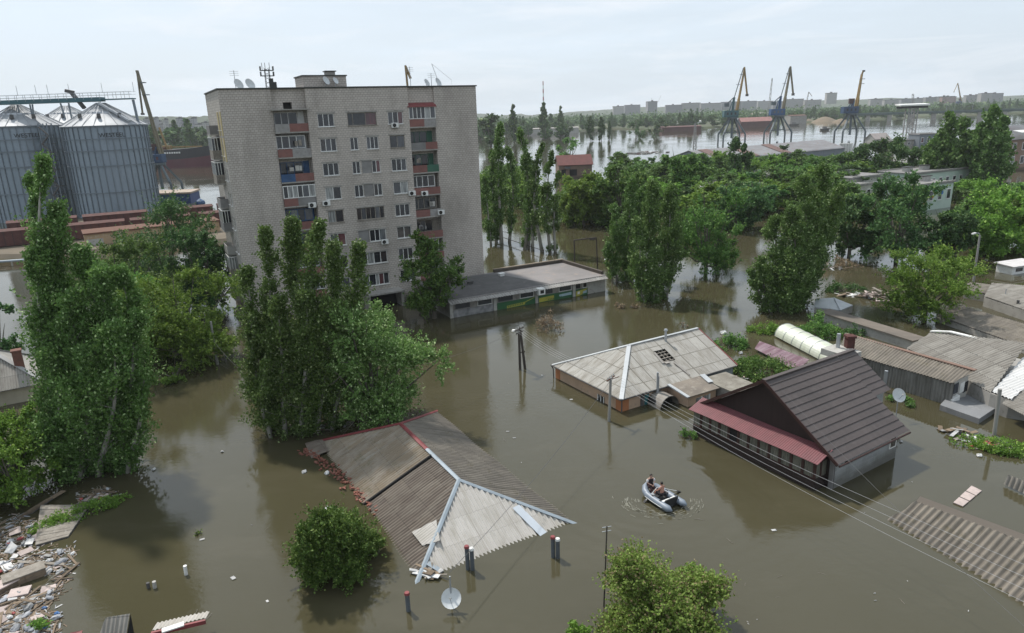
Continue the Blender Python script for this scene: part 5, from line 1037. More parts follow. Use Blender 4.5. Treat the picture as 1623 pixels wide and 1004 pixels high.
for px, py, s_, lab in ((1307, 207, 1.0, 'small dark motor boat crossing the river right of the blue crane'), (1258, 199, 1.4, 'dark moored boat at the far shore right of the blue crane')):
    b0 = P(px, py); t = thing('motor_boat', lab, 'boat', b0); b = MB(); b.add([(-4 * s_, -1.3, 0), (3 * s_, -1.3, 0), (4.6 * s_, 0, .6), (3 * s_, 1.3, 0), (-4 * s_, 1.3, 0), (-4 * s_, -1.6, 1.6), (3.2 * s_, -1.6, 1.8), (5.4 * s_, 0, 2.2), (3.2 * s_, 1.6, 1.8), (-4 * s_, 1.6, 1.6)], [(4, 3, 2, 1, 0), (0, 1, 6, 5), (1, 2, 7, 6), (2, 3, 8, 7), (3, 4, 9, 8), (4, 0, 5, 9), (5, 6, 7, 8, 9)]); b.build('hull', BITUM, t); MB().box(-2 * s_, 1.5 * s_, -1, 1, 1.8, 3.6).build('cabin', GREYP, t)
# rubbish raft in the river
b0 = P(1020, 243); t = thing('debris_raft', 'patch of pale floating wreckage in the middle of the river', 'debris', b0)
for k in range(26):
    x, y = rng.normal(0, 7), rng.normal(0, 5); MB().obox((x, y, .2), V(math.cos(k), math.sin(k), 0) * random.uniform(.5, 2.2), V(-math.sin(k), math.cos(k), 0) * random.uniform(.2, .9), V(0, 0, random.uniform(.1, .5))).build('plank', [WHITE, GREYP, BRN, CONC][k % 4], t)
# far city
def city_mat(name, c, d):
    m, t, b = nodes(name); setp(b, .9, 0, .2); tc = t.nodes.new('ShaderNodeTexCoord'); sp = t.nodes.new('ShaderNodeSeparateXYZ'); cb = t.nodes.new('ShaderNodeCombineXYZ'); t.links.new(tc.outputs['Object'], sp.inputs[0]); t.links.new(sp.outputs[0], cb.inputs[0]); t.links.new(sp.outputs[2], cb.inputs[1])
    br = t.nodes.new('ShaderNodeTexBrick'); br.offset = 0; br.inputs['Scale'].default_value = 1
    for k, q in (('Brick Width', 3.6), ('Row Height', 3.0), ('Mortar Size', .75), ('Mortar Smooth', .1)): br.inputs[k].default_value = q
    br.inputs['Color1'].default_value = (*d, 1); br.inputs['Color2'].default_value = tuple(q * .7 for q in d) + (1,); br.inputs['Mortar'].default_value = (*c, 1); t.links.new(cb.outputs[0], br.inputs['Vector'])
    oi = t.nodes.new('ShaderNodeObjectInfo'); hs = t.nodes.new('ShaderNodeHueSaturation'); t.links.new(rng_(t, oi.outputs['Random'], 0, 1, .75, 1.2), hs.inputs['Value']); t.links.new(br.outputs['Color'], hs.inputs['Color']); t.links.new(hs.outputs[0], b.inputs['Base Color']); return m
CITY = [city_mat('city_grey', (.22, .22, .235), (.09, .10, .115)), city_mat('city_pale', (.31, .30, .29), (.13, .14, .15)), city_mat('city_brick', (.30, .19, .16), (.12, .11, .12))]
def city(label, x0, x1, yt, D, base, m, group=None, dep=14):
    a, b0 = at(x0, yt, D), at(x1, yt, D); zt = float(at((x0 + x1) / 2, yt, D)[2]); t = thing('far_building', label, 'building', (a[0], D, base), 0, group); w_ = b0[0] - a[0]
    MB().box(0, w_, 0, dep, -6, zt - base).build('wall', m, t); MB().box(-.5, w_ + .5, -.5, dep + .5, zt - base + .01, zt - base + 1.2).box(w_ * .4, w_ * .4 + 5, 4, 9, zt - base + 1.21, zt - base + 4).build('roof', COPING, t)
grp = 'apartment blocks on the far horizon'; lab = 'grey panel apartment block in the far city on the horizon'
x = 972
while x < 1300:
    w_ = random.uniform(14, 34)
    if not (1020 < x + w_ and x < 1042): city(lab, x, x + w_, 171.5 - (x - 960) * .037 - random.uniform(0, 3.5), 2300 + random.uniform(0, 200), 6, CITY[random.choice([0, 0, 1])], grp)
    x += w_ + random.uniform(0, 2)
x = 1380
while x < 1575:
    w_ = random.uniform(12, 28); y = 159.5 - (x - 1400) * .055 - random.uniform(0, 3)
    if not 1490 < x < 1520: city(lab, x, x + w_, y, 2100 + random.uniform(0, 200), 6, CITY[random.choice([0, 1, 1])], grp)
    x += w_ + random.uniform(0, 3)
city('reddish-brown apartment block in the far city near the distant crane', 1494, 1516, 154, 2050, 6, CITY[2]); city('grey round-cornered tower block left of the construction crane', 1027, 1042, 161.5, 2000, 6, CITY[0], None, 30); city('lone tall pale tower block above the horizon right of the cranes', 1311, 1327, 148, 2300, 30, CITY[1]); city('broad pale high-rise at the right end of the far city', 1556, 1574, 148.5, 2000, 6, CITY[1])
for k in range(30):
    px = 190 + k * 5.2 + random.uniform(-1, 1); city('grey block on the bluff beyond the moored ship', px, px + random.uniform(3, 9), 188 + random.uniform(0, 12), 1500 + random.uniform(-60, 60), 1, CITY[random.choice([0, 0, 1])], 'buildings on the bluff')
# ------------------------------------------------------------------ trees and other plants
G_POP = leafm('poplar_leaf', (0.081, 0.162, 0.038), (0.174, 0.282, 0.075), (0.426, 0.551, 0.258), .3, .07)
G_SIL = leafm('silver_leaf', (0.109, 0.220, 0.055), (0.242, 0.380, 0.114), (0.506, 0.650, 0.309), .3, .12)
G_MID = leafm('green_leaf', (0.076, 0.163, 0.036), (0.153, 0.276, 0.062), (0.230, 0.348, 0.083), .32, .1)
G_LITE = leafm('light_green_leaf', (0.114, 0.223, 0.035), (0.210, 0.353, 0.058), (0.279, 0.409, 0.082), .35, .12)
G_DARK = leafm('dark_green_leaf', (0.047, 0.112, 0.034), (0.101, 0.186, 0.054), (0.155, 0.243, 0.071), .25, .08)
G_YEL = leafm('yellow_green_leaf', (0.157, 0.255, 0.048), (0.294, 0.422, 0.101), (0.267, 0.217, 0.114), .3, .15)
G_JUN = leafm('juniper_leaf', (0.054, 0.107, 0.021), (0.134, 0.209, 0.039), (0.169, 0.232, 0.057), .2, .15)
G_DEAD = leafm('dead_leaf', (0.300, 0.230, 0.140), (0.400, 0.320, 0.210), (0.200, 0.150, 0.090), .2, .2)
G_FAR = leafm('far_leaf', (0.067, 0.131, 0.047), (0.122, 0.205, 0.068), (0.178, 0.267, 0.082), .2, .1)
def leaf_mesh(name, pos, dirs, size, mat, parent=None, asp=.62, up=.6):
    n = len(pos); r = rng.normal(size=(n, 3)); nrm = r * (1 - up) + np.array([0, 0, up]); d = dirs / (np.linalg.norm(dirs, axis=1, keepdims=True) + 1e-9)
    x = np.cross(d, nrm); x /= np.linalg.norm(x, axis=1, keepdims=True) + 1e-9
    s = (size * rng.uniform(.65, 1.35, n))[:, None]; nn = np.cross(x, d)
    v = np.stack([pos - d * s * .5, pos + x * s * asp * .5 + nn * s * .08, pos + d * s * .5, pos - x * s * asp * .5 + nn * s * .08], 1).reshape(-1, 3)
    me = bpy.data.meshes.new(name); me.vertices.add(4 * n); me.vertices.foreach_set('co', v.astype(np.float32).ravel())
    me.loops.add(4 * n); me.loops.foreach_set('vertex_index', np.arange(4 * n, dtype=np.int32))
    me.polygons.add(n); me.polygons.foreach_set('loop_start', np.arange(0, 4 * n, 4, dtype=np.int32)); me.polygons.foreach_set('loop_total', np.full(n, 4, np.int32))
    me.materials.append(mat); me.update(calc_edges=True); return link(name, me, parent)
def sprays(start, d, ln, per, jit, curl=.6):
    """leaves along twigs"""
    m = len(start); t = rng.uniform(.05, 1, (m, per)); d = d / np.linalg.norm(d, axis=1, keepdims=True)
    p = start[:, None, :] + d[:, None, :] * (t * ln[:, None])[:, :, None] + rng.normal(size=(m, per, 3)) * jit
    q = np.repeat(d[:, None, :], per, 1) + rng.normal(size=(m, per, 3)) * curl
    return p.reshape(-1, 3), q.reshape(-1, 3)
def poplar(name, label, cat, base, stems, mat, leaf=.3, per=16, dens=1.0, bark=BARK, group=None, spread=.42, low=.06, thick=1.0):
    """columnar tree of several upright stems; stems = (base offset, top offset, radius)"""
    t = thing(name, label, cat, base, 0, group); tr = MB(); PP = []; DD = []
    for b0, b1, R in stems:
        b0 = np.array(b0, float); b1 = np.array(b1, float); hgt = b1[2] - b0[2]; bow = V(*(rng.normal(size=2) * .03 * hgt), 0) + (b1 - b0) * V(.14, .14, 0)
        ts = np.linspace(0, 1, 9); line = np.array([b0 + (b1 - b0) * k + bow * math.sin(math.pi * k) for k in ts])
        line[0][2] -= 1.0; r0 = (.012 * hgt + .05) * thick
        tr.tube(line, [r0 * (1 - .97 * k) + .006 for k in ts], 7)
        m = int(hgt * 13 * R * dens); nk = max(6, m // 9); ki = rng.integers(0, nk, m); ki[: max(8, m // 14)] = 0; tt = np.clip(np.concatenate([[.965], low + (1 - low) * rng.uniform(0, 1, nk - 1) ** .92])[ki] + rng.normal(0, .018, m), low, 1)
        c = np.stack([np.interp(tt, ts, line[:, k]) for k in range(3)], 1); a = rng.uniform(0, 2 * math.pi, nk)[ki] + rng.normal(0, .45, m)
        prof = R * np.minimum(1, (.28 if low > .03 else .55) + 2.6 * tt) * (1 - tt ** 2.4 * .74) * (1 + .35 * np.sin(tt * hgt * 1.3 + a * 2 + rng.uniform(0, 6)))
        o = np.stack([np.cos(a), np.sin(a), np.zeros(m)], 1); st = c + o * (prof * rng.uniform(0, .8, m))[:, None]
        d = o * spread * rng.uniform(.5, 1.6, m)[:, None] + V(0, 0, 1) + rng.normal(size=(m, 3)) * .16
        p, q = sprays(st, d, prof * rng.uniform(.55, 1.15, m), per, .09 + .05 * R, .75); PP.append(p); DD.append(q)
        for k in range(0, m, 14): tr.tube([c[k] - V(0, 0, .4), (c[k] + st[k]) / 2, st[k] + unit(d[k]) * prof[k] * .5], [.035, .025, .008], 4, cap=False)
    tr.build('trunk', bark, t, smooth=True); leaf_mesh('crown', np.concatenate(PP), np.concatenate(DD), leaf, mat, t, .7, .35); return t
def broad(name, label, cat, base, h, wid, mat, leaf=.3, n=9000, lumps=13, bark=BARK, group=None, low=.12, drop=.25, flat=.85, dpt=None, off=(0, 0), seed=None):
    """spreading tree: trunk, limbs to lumps of foliage, leafy twigs on each lump"""
    t = thing(name, label, cat, base, 0, group); rx, ry = wid / 2, (dpt or wid) / 2; cz = h * (low + 1) / 2; rz_ = h * (1 - low) / 2
    g = np.random.default_rng(seed) if seed is not None else rng
    L_ = []
    while len(L_) < lumps:
        v = g.normal(size=3); v /= np.linalg.norm(v); k = g.uniform(.45, .92)
        c = V(off[0] + v[0] * rx * k, off[1] + v[1] * ry * k, cz + v[2] * rz_ * k); r = g.uniform(.20, .42) * min(rx, rz_ * 1.15)
        L_.append((c, r * g.uniform(.9, 1.25), r * flat))
    for k in range(4 if low <= .05 else 0):             # boughs that trail in the flood
        a = g.uniform(0, 6.28); L_.append((V(off[0] * .6 + math.cos(a) * rx * .5, off[1] * .6 + math.sin(a) * ry * .5, h * .16), rx * .36, h * .17))
    L_.append((V(off[0], off[1], cz), rx * .55, rz_ * .6))
    tr = MB(); fork = V(off[0] * .3, off[1] * .3, h * max(.12, low)); r0 = .018 * h + .07
    tr.tube([V(0, 0, -1.5), V(.05, 0, fork[2] * .5), fork, V(off[0] * .7, off[1] * .7, h * .62)], [r0 * 1.15, r0, r0 * .85, r0 * .25], 8)
    for c, r, r2 in L_[:lumps]: tr.tube([fork + V(0, 0, g.uniform(-.1, .25) * h * .4), (fork + c) / 2 + V(0, 0, -.04 * h), c, c + (c - fork) * .18], [r0 * .5, r0 * .34, r0 * .16, .012], 5, cap=False)
    for k in range(16 if n > 15000 else 0):            # bare twigs sticking out of the crown
        c, r, r2 = L_[g.integers(0, lumps)]; dv = unit(c - V(off[0], off[1], cz) + g.normal(size=3) * rx * .3); e_ = c + dv * (r * g.uniform(1.0, 1.35)); tr.tube([c, (c + e_) / 2 + g.normal(size=3) * .12, e_], [.035, .022, .006], 4, cap=False)
    tr.build('trunk', bark, t, smooth=True)
    ws = np.array([r * r2 for _, r, r2 in L_]); ws /= ws.sum(); per = 14; m = n // per; ch = g.choice(len(L_), m, p=ws)
    C = np.array([q[0] for q in L_])[ch]; R = np.array([(q[1], q[1], q[2]) for q in L_])[ch]
    nc = max(14, m // 11); vc = g.normal(size=(nc, 3)); vc /= np.linalg.norm(vc, axis=1, keepdims=True); vc[:, 2] = np.where(g.uniform(size=nc) < .55, np.abs(vc[:, 2]), vc[:, 2])
    cl = g.integers(0, nc, m); lc = g.choice(len(L_), nc, p=ws); ch = lc[cl]; C = np.array([q[0] for q in L_])[ch]; R = np.array([(q[1], q[1], q[2]) for q in L_])[ch]
    v = vc[cl] + g.normal(size=(m, 3)) * .2; rc = g.uniform(.55, 1.22, nc); rf = (rc[cl] * g.uniform(.45, 1.0, m)) ** .8
    st = C + v * R * rf[:, None] * .8; d = v + V(0, 0, .35) + g.normal(size=(m, 3)) * .4; ln = R[:, 0] * g.uniform(.25, .55, m) * np.where(g.uniform(size=m) < .14, 2.0, 1)
    p, q = sprays(st, d, ln, per, leaf * .42, .8); q[:, 2] -= drop
    ok = p[:, 2] > .05; leaf_mesh('crown', p[ok], q[ok], leaf, mat, t, .68, .5); return t
def pop_px(name, label, cat, bx, by, tops, mat, **kw):
    """poplar from its foot pixel and the pixels of its stem tops (x, y, radius, distance offset, foot offset x)"""
    b = P(bx, by); st = []
    for tx, ty, R, dy, fx in tops:
        q = at(tx, ty, b[1] + dy); st.append(((fx, dy * .5, 0), q - b, R))
    return poplar(name, label, cat, b, st, mat, **kw)
def bro_px(name, label, cat, bx, by, top, wpx, mat, cx=None, **kw):
    b = P(bx, by); D = b[1]; h = topz(cx or bx, top, D); sc_ = np.linalg.norm(b - CAM) / F
    if cx: kw['off'] = ((cx - bx) * sc_, 0)
    return broad(name, label, cat, b, h, wpx * sc_, mat, **kw)
# near trees
pop_px('poplar', 'tall dense white poplar at far left with two thin tips above the silos', 'tree', 150, 742,
       [(66, 256, 1.25, 1.5, -2.2), (46, 282, .9, 2.5, -2.6), (92, 330, 1.5, 2, -1.6), (60, 400, 1.5, .5, -2.4), (128, 398, 1.7, 1, -.6), (160, 430, 1.6, -.5, .2), (192, 432, 1.6, .8, 1.2), (112, 470, 1.8, -1.5, -1.4), (214, 500, 1.3, -.8, 2.0), (176, 520, 1.8, -2.2, .6), (85, 560, 1.5, -1.6, -2.4), (140, 560, 1.8, -2.8, -.4), (228, 590, 1.1, -1.6, 2.6)], G_POP, leaf=.19, dens=2.3, per=22, bark=PALEBARK, spread=.6, thick=1.25, low=.0)
pop_px('poplar', 'multi-stemmed poplar with five pointed tops before the apartment block', 'tree', 475, 682,
       [(420, 366, 1.25, .5, -1.4), (388, 428, 1.3, 1, -2.2), (462, 352, 1.35, 1.2, -.4), (502, 358, 1.4, 0, .6), (534, 388, 1.25, 1.0, 1.2), (568, 392, 1.25, 1.6, 2.0), (398, 500, 1.3, -.6, -2.2), (440, 480, 1.5, -1.5, -1), (486, 470, 1.6, -1.8, .3), (530, 480, 1.6, -1.0, 1.4), (420, 580, 1.2, -2, -1.9), (565, 500, 1.4, 0, 2.4)], G_POP, leaf=.19, dens=2.1, per=22, bark=PALEBARK, spread=.62, thick=1.25, low=.0)
bro_px('silver_tree', 'round silvery-green tree leaning right between the poplar and the peach house', 'tree', 590, 668, 476, 218, G_SIL, cx=600, leaf=.19, n=62000, lumps=20, low=.0, dpt=8, seed=3)
bro_px('dense_tree', 'dense mid-green tree in front of the block, beside the shop annex', 'tree', 688, 505, 361, 104, G_MID, leaf=.24, n=24000, lumps=20, low=.04, dpt=6.5, seed=4)
bro_px('juniper_bush', 'dark green bushy juniper in the water beside the drowned roof', 'bush', 545, 900, 802, 150, G_JUN, leaf=.13, n=56000, lumps=11, low=-.25, drop=-.3, seed=5)
bro_px('willow', 'yellow-green willow with browning twigs at the bottom edge', 'tree', 1040, 1030, 896, 188, G_YEL, leaf=.125, n=84000, lumps=12, low=-.15, seed=6)
bro_px('willow', 'smaller bright green crown touching the yellow-green willow', 'tree', 1098, 965, 897, 62, G_YEL, leaf=.125, n=18000, lumps=10, low=.05, seed=16)
bro_px('bush', 'leafy tip of a bush at the bottom edge left of the willow', 'bush', 917, 1015, 981, 42, G_LITE, leaf=.16, n=1500, lumps=5, low=-.3, seed=8)
bro_px('maple', 'bright green tree at the lower left edge above the floating litter', 'tree', 28, 790, 655, 130, G_LITE, leaf=.18, n=32000, lumps=20, low=-.05, seed=9)
bro_px('acacia', 'large yellowish-green tree between the left poplar and the lamp-less pole', 'tree', 292, 572, 428, 175, G_LITE, leaf=.21, n=52000, lumps=24, low=.0, seed=10)
bro_px('acacia', 'green tree right behind the left poplar, below the freight wagons', 'tree', 200, 530, 368, 170, G_MID, leaf=.24, n=36000, lumps=18, low=.0, seed=11)
bro_px('acacia', 'dark green tree in front of the yellow warehouse wall', 'tree', 276, 490, 328, 150, G_DARK, leaf=.26, n=34000, lumps=18, low=.0, seed=12)
bro_px('acacia', 'dark green tree against the end wall of the apartment block', 'tree', 338, 500, 345, 96, G_DARK, leaf=.26, n=26000, lumps=15, low=.0, seed=13)
bro_px('acacia', 'green tree low behind the yellowish-green one, left of the bare pole', 'tree', 232, 556, 425, 130, G_MID, leaf=.24, n=26000, lumps=16, low=.0, seed=17)
bro_px('bush', 'small bright bush in the water below the yellowish-green tree', 'bush', 276, 604, 574, 48, G_LITE, leaf=.2, n=1800, lumps=6, low=-.3, seed=14)
bro_px('bush', 'bush beside the chimney of the cream house', 'bush', 2, 575, 462, 60, G_DARK, leaf=.3, n=3000, lumps=6, low=0, seed=15)
# poplars to the right of the block
for lab, bx, by, tops in (
        ('thin-foliaged poplar nearest the right corner of the block', 795, 387, [(768, 285, 1.7, 0, -2), (791, 196, 1.6, 2, 0), (806, 235, 1.5, 3, 1.4), (778, 240, 1.5, 4, -1)]),
        ('thin-foliaged poplar in the middle of the group behind the shop annex', 838, 397, [(822, 206, 1.4, 2, -.8), (846, 268, 1.5, 0, .8), (833, 250, 1.4, 3, 0)]),
        ('thin-foliaged poplar with bare grey stems, rightmost of the group behind the annex', 868, 401, [(874, 242, 1.3, 0, .5), (886, 275, 1.2, 1, 1.4), (858, 232, 1.3, 2, -.8)])):
    pop_px('poplar', lab, 'tree', bx, by, tops, G_POP, leaf=.34, dens=.95, per=15, bark=PALEBARK, low=.06, thick=1.3)
pop_px('poplar', 'poplar with grey bare stems left of the round green tree', 'tree', 988, 447, [(1002, 284, 1.5, 1, .4), (976, 330, 1.5, 0, -1), (1018, 300, 1.5, 2, 1.4), (966, 390, 1.2, -1, -1.6)], G_POP, leaf=.27, dens=1.5, per=20, bark=PALEBARK, low=.03)
pop_px('poplar', 'dark poplar with its foot in the water beside the dead shrubs', 'tree', 1031, 476, [(1036, 292, 1.6, 1, .2), (1062, 300, 1.7, 2, 1.4), (1012, 352, 1.5, 0, -1), (1072, 360, 1.4, 1, 2), (1040, 400, 1.8, -1.5, .2)], G_POP, leaf=.27, dens=1.7, per=20, bark=PALEBARK, low=.0)
bro_px('dense_tree', 'broad round green tree touching the dark poplar', 'tree', 1118, 432, 300, 112, G_MID, leaf=.28, n=24000, lumps=22, low=.0, seed=21)
pop_px('poplar', 'large leaning poplar with drooping left branches in midstream', 'tree', 1245, 492, [(1302, 266, 1.9, 3, 1.2), (1272, 284, 1.9, 1, .6), (1330, 300, 1.9, 4, 2.4), (1250, 332, 1.9, 0, 0), (1226, 348, 1.7, 1, -1), (1206, 410, 1.3, 0, -2), (1300, 380, 1.8, 1, 1.8), (1262, 400, 2.1, -1.5, .4), (1192, 430, 1.0, -.5, -2.6)], G_POP, leaf=.25, dens=2.0, per=22, spread=.7, low=.0)
bro_px('acacia', 'round bushy tree standing in water left of the corrugated sheds', 'tree', 1466, 502, 400, 128, G_LITE, leaf=.22, n=26000, lumps=22, low=-.1, seed=22)
def mid(lab, bx, by, top, w_, m, n=13000, leaf=.45, sd=None, **kw): return bro_px('garden_tree', lab, 'tree', bx, by, top, w_, m, leaf=leaf, n=n, lumps=14, low=.0, seed=sd, **kw)
mid('light green tree between the annex poplars and the grey poplar', 925, 356, 272, 92, G_LITE, sd=31, leaf=.55)
mid('dark tree behind the grey poplar', 984, 358, 250, 84, G_MID, sd=32, leaf=.55)
mid('dark green tree right of the pair of poplars, under the pointed far tree', 1165, 365, 286, 92, G_DARK, sd=33)
mid('big dark round tree in the middle of the flooded gardens', 1420, 412, 274, 136, G_DARK, 13000, .42, sd=34)
mid('dark slim tree between the big dark one and the lamp pole', 1512, 414, 326, 72, G_DARK, sd=35)
mid('dark tree squeezed behind the leaning poplar', 1345, 408, 288, 84, G_DARK, sd=36)
mid('bright green spreading tree at the right edge above the white caravan', 1592, 398, 274, 122, G_LITE, 13000, .42, sd=37)
mid('bright green bushy tree lower down near the lamp pole at right', 1560, 404, 330, 84, G_LITE, sd=38)
mid('bright tree cut by the right edge', 1628, 392, 296, 90, G_LITE, sd=39)
mid('tall tree with a pointed crown by the river', 1080, 332, 228, 62, G_MID, leaf=.7, sd=40)
mid('dark rounded tree in front of the grey tower', 1410, 288, 214, 94, G_DARK, leaf=.75, sd=41)
for lab, bx, by, tops in (('dark poplar before the port warehouse', 1171, 302, [(1168, 221, 2.4, 0, -1), (1180, 232, 2.2, 3, 1.5), (1160, 248, 2, 1, -2)]),
                          ('group of tall dark poplars left of the brick house', 1515, 302, [(1508, 182, 3.0, 0, -2), (1526, 190, 3.0, 3, 2.5), (1492, 208, 3, 2, -6), (1540, 212, 3, 0, 6), (1478, 228, 3, 0, -10), (1552, 226, 3, 2, 9)]),
                          ('tall dark poplar overlapping the brick house at right', 1578, 305, [(1574, 174, 3.4, 0, 0), (1590, 190, 3.2, 3, 3), (1560, 200, 3.2, 2, -4)])):
    pop_px('poplar', lab, 'tree', bx, by, tops, G_POP if 'group' in lab or 'brick' in lab else G_DARK, leaf=.7, dens=.5, per=14, spread=.5)
# repeated garden trees: a few shapes, copied
def proto(k, m, n, leaf, h=9.0, w_=8.5): return broad('garden_tree', 'green tree in the flooded gardens', 'tree', (0, 0, 0), h, w_, m, leaf=leaf, n=n, lumps=12, low=.02, seed=50 + k)
PR = [proto(k, (G_MID, G_LITE, G_DARK, G_MID, G_POP)[k], 7600, .5) for k in range(5)]
used = set()
def place(k, b, h, w_, label, group, kind=PR, h0=9.0, w0=8.5, rz=None):
    sc_ = (w_ / w0, w_ / w0, h / h0); rz = random.uniform(0, 6.28) if rz is None else rz
    o = kind[k]
    if o.name in used: return copy_tree(o, b, rz, sc_, label, group)
    used.add(o.name); o.location = [float(q) for q in b]; o.rotation_euler = (0, 0, rz); o.scale = sc_; return tag(o, label, None, group)
g_n = 0
for row, (ya, yb, x0, x1, cnt) in enumerate(((338, 362, 890, 1200, 12), (312, 336, 750, 1340, 25), (290, 310, 750, 1360, 25), (274, 288, 970, 1350, 17), (262, 272, 1110, 1340, 12), (330, 372, 1320, 1650, 15), (302, 326, 1350, 1660, 14), (262, 280, 1350, 1480, 7), (242, 258, 1330, 1640, 18))):
    for i in range(cnt):
        px = x0 + (x1 - x0) * (i + random.uniform(.1, .9)) / cnt; py = random.uniform(ya, yb)
        if (1440 < px < 1515 and py > 325) or (862 < px < 965 and 262 < py < 322): continue
        b = P(px, py); h = random.uniform(6, 9.5) if row not in (5,) else random.uniform(4.5, 6.5)
        if row in (4, 6, 7): h = random.uniform(3.8, 5.6)
        if row == 8: h = random.uniform(3, 4.5)
        place(random.choice([0, 0, 1, 1, 2, 3, 4]), b, h, h * random.uniform(1.15, 1.75), 'green broadleaf tree among the flooded gardens between the block and the port', 'broadleaf trees among the flooded gardens'); g_n += 1
# far bank: small tree shapes copied in scattered belts
FP = [broad('far_tree', 'tree', 'tree', (0, 0, 0), 10, 9, G_FAR, leaf=1.0, n=2000, lumps=10, low=0, seed=70 + k) for k in range(3)]
FQ = [poplar('far_poplar', 'poplar', 'tree', (0, 0, 0), [((0, 0, 0), (0, 0, 17), 1.9), ((.8, .5, 0), (1.2, .5, 14), 1.6)], G_FAR, leaf=.95, per=9, dens=.5) for k in range(2)]
def far(b, h, pop=False, lab=None, grp=None):
    if pop: return place(random.randrange(2), b, h, h * random.uniform(.28, .36), lab or 'slim dark poplar on the wooded far bank of the river', grp or 'poplars on the far bank', FQ, 17.0, 5.0)
    return place(random.randrange(3), b, h, h * random.uniform(.85, 1.4), lab or 'rounded tree on the wooded far bank of the river', grp or 'rounded trees on the far bank', FP, 10.0, 9.0)
SH = np.array([(p[0] / p[1], p[1]) for p in shore])
for k in range(300):
    px = random.uniform(745, 1660); q = at(px, 200, 1000); s_ = q[0] / q[1]; y0_ = float(np.interp(s_, SH[:, 0], SH[:, 1])); D = y0_ + 4 + 420 * random.random() ** 1.9
    pop = random.random() < .16; far((s_ * D, D, 1.6), random.uniform(15, 22) if pop else random.uniform(8, 14), pop)
LSH = np.array([(p[0] / p[1], p[1]) for p in lshore])
for k in range(64):
    px = random.uniform(190, 420); q = at(px, 230, 500); s_ = q[0] / q[1]; y0_ = float(np.interp(s_, LSH[:, 0], LSH[:, 1])); D = y0_ + 6 + 260 * random.random() ** 1.5
    pop = random.random() < .2; far((s_ * D, D, 1.6), random.uniform(23, 28) if pop else random.uniform(15, 22), pop, 'slim poplar on the bank behind the moored ship' if pop else 'rounded tree on the bank behind the moored ship', 'poplars behind the ship' if pop else 'rounded trees behind the ship')
for k in range(26):
    px = random.uniform(752, 905); D = random.uniform(690, 930); b = P(px, 205); s_ = b[0] / b[1]
    far((s_ * D, D, 1.0), random.uniform(9, 15), False, 'bushy tree on the flooded near side bank right of the block', 'bushy trees right of the block')
for px, by, top, pop in ((815, 226, 168, 1), (862, 222, 165, 1), (889, 214, 170, 1), (936, 224, 186, 1), (953, 224, 187, 1), (966, 222, 193, 1), (822, 218, 190, 0), (778, 232, 185, 0)):
    b = P(px, by); far(b, topz(px, top, b[1]), bool(pop), 'dark columnar poplar standing in the flooded river', 'poplars standing in the flooded river')
for lab, px, by, top, w_ in (('rounded tree in the flooded river beyond the red-roofed ruin', 904, 262, 203, 52), ('leftmost bushy tree of the pair standing in the river', 1008, 216, 184, 34), ('rightmost bushy tree of the pair standing in the river', 1040, 217, 182, 36), ('bright low bush in the river below the pair of trees', 1014, 219, 206, 22)):
    bro_px('river_tree', lab, 'tree', px, by, top, w_, G_FAR if w_ < 50 else G_MID, leaf=1.0, n=1800, lumps=9, low=0, seed=int(px))
# deep woods too far to tell one tree from the next
m_ = 90000; nb = 5200; bx_ = rng.uniform(560, 1780, nb); dx = np.array([ray(x, 190)[0] / ray(x, 190)[1] for x in bx_])
d0_ = np.interp(dx, SH[:, 0], SH[:, 1], 640, 900) + 330; db = d0_ + (3000 - d0_) * rng.uniform(0, 1, nb) ** 1.7
hb = rng.uniform(7, 15, nb) * np.where(rng.uniform(size=nb) < .12, 1.5, 1); rb = hb * rng.uniform(.5, 1.0, nb); ch_ = rng.integers(0, nb, m_)
v_ = rng.normal(size=(m_, 3)); v_ /= np.linalg.norm(v_, axis=1, keepdims=True); v_[:, 2] = np.abs(v_[:, 2])
ps = np.stack([dx[ch_] * db[ch_] + v_[:, 0] * rb[ch_], db[ch_] + v_[:, 1] * rb[ch_], 1.5 + v_[:, 2] * hb[ch_]], 1); szs = 2.2 + db[ch_] * .0011
tag(leaf_mesh('far_woods', ps, rng.normal(size=(m_, 3)), szs, G_FAR, None, .8, .5), 'continuous dark woods covering the plain beyond the river', 'woods', None, 'stuff')
# dead shrubs and vines
def shrub(name, label, px, py, wpx, hgt, mat, n, leaf=.16, cat='shrub', group=None, flat=False, ang=0, dpt=None):
    b = P(px, py); sc_ = np.linalg.norm(b - CAM) / F; w2 = wpx * sc_ / 2; t = thing(name, label, cat, b, ang, group); m = n // 10
    nk = max(5, m // 12); ki = rng.integers(0, nk, m); r = np.clip(np.sqrt(rng.uniform(0, 1.1, nk))[ki] + rng.normal(0, .09, m), 0, 1.25); a = rng.uniform(0, 6.283, nk)[ki] + rng.normal(0, .22, m); lump = rng.uniform(.1, 1.25, nk)[ki]
    st = np.stack([np.cos(a) * r * w2, np.sin(a) * r * (dpt or w2 * .8), .05 + hgt * np.maximum(.08, 1 - r ** 2) * rng.uniform(.1, .95, m) * (.3 + .7 * lump)], 1)
    d = np.stack([np.cos(a) * r, np.sin(a) * r, rng.uniform(.2, .9, m)], 1) + rng.normal(size=(m, 3)) * .4
    p, q = sprays(st, d, rng.uniform(.2, .5, m) * min(1, hgt), 10, leaf * .6, .8); leaf_mesh('foliage', p, q, leaf, mat, t, .65, .5)
    tw = MB()
    for k in range(0, m, max(1, m // 26)): tw.tube([V(st[k][0] * .3, st[k][1] * .3, -.3), st[k] * V(.8, .8, .7), st[k] + unit(d[k]) * .35], [.03, .02, .006], 4, cap=False)
    tw.build('twigs', BARK, t); return t
shrub('dead_shrub', 'pale dead shrub standing in the water before the shop annex', 874, 521, 52, 1.9, G_DEAD, 1100, .15)
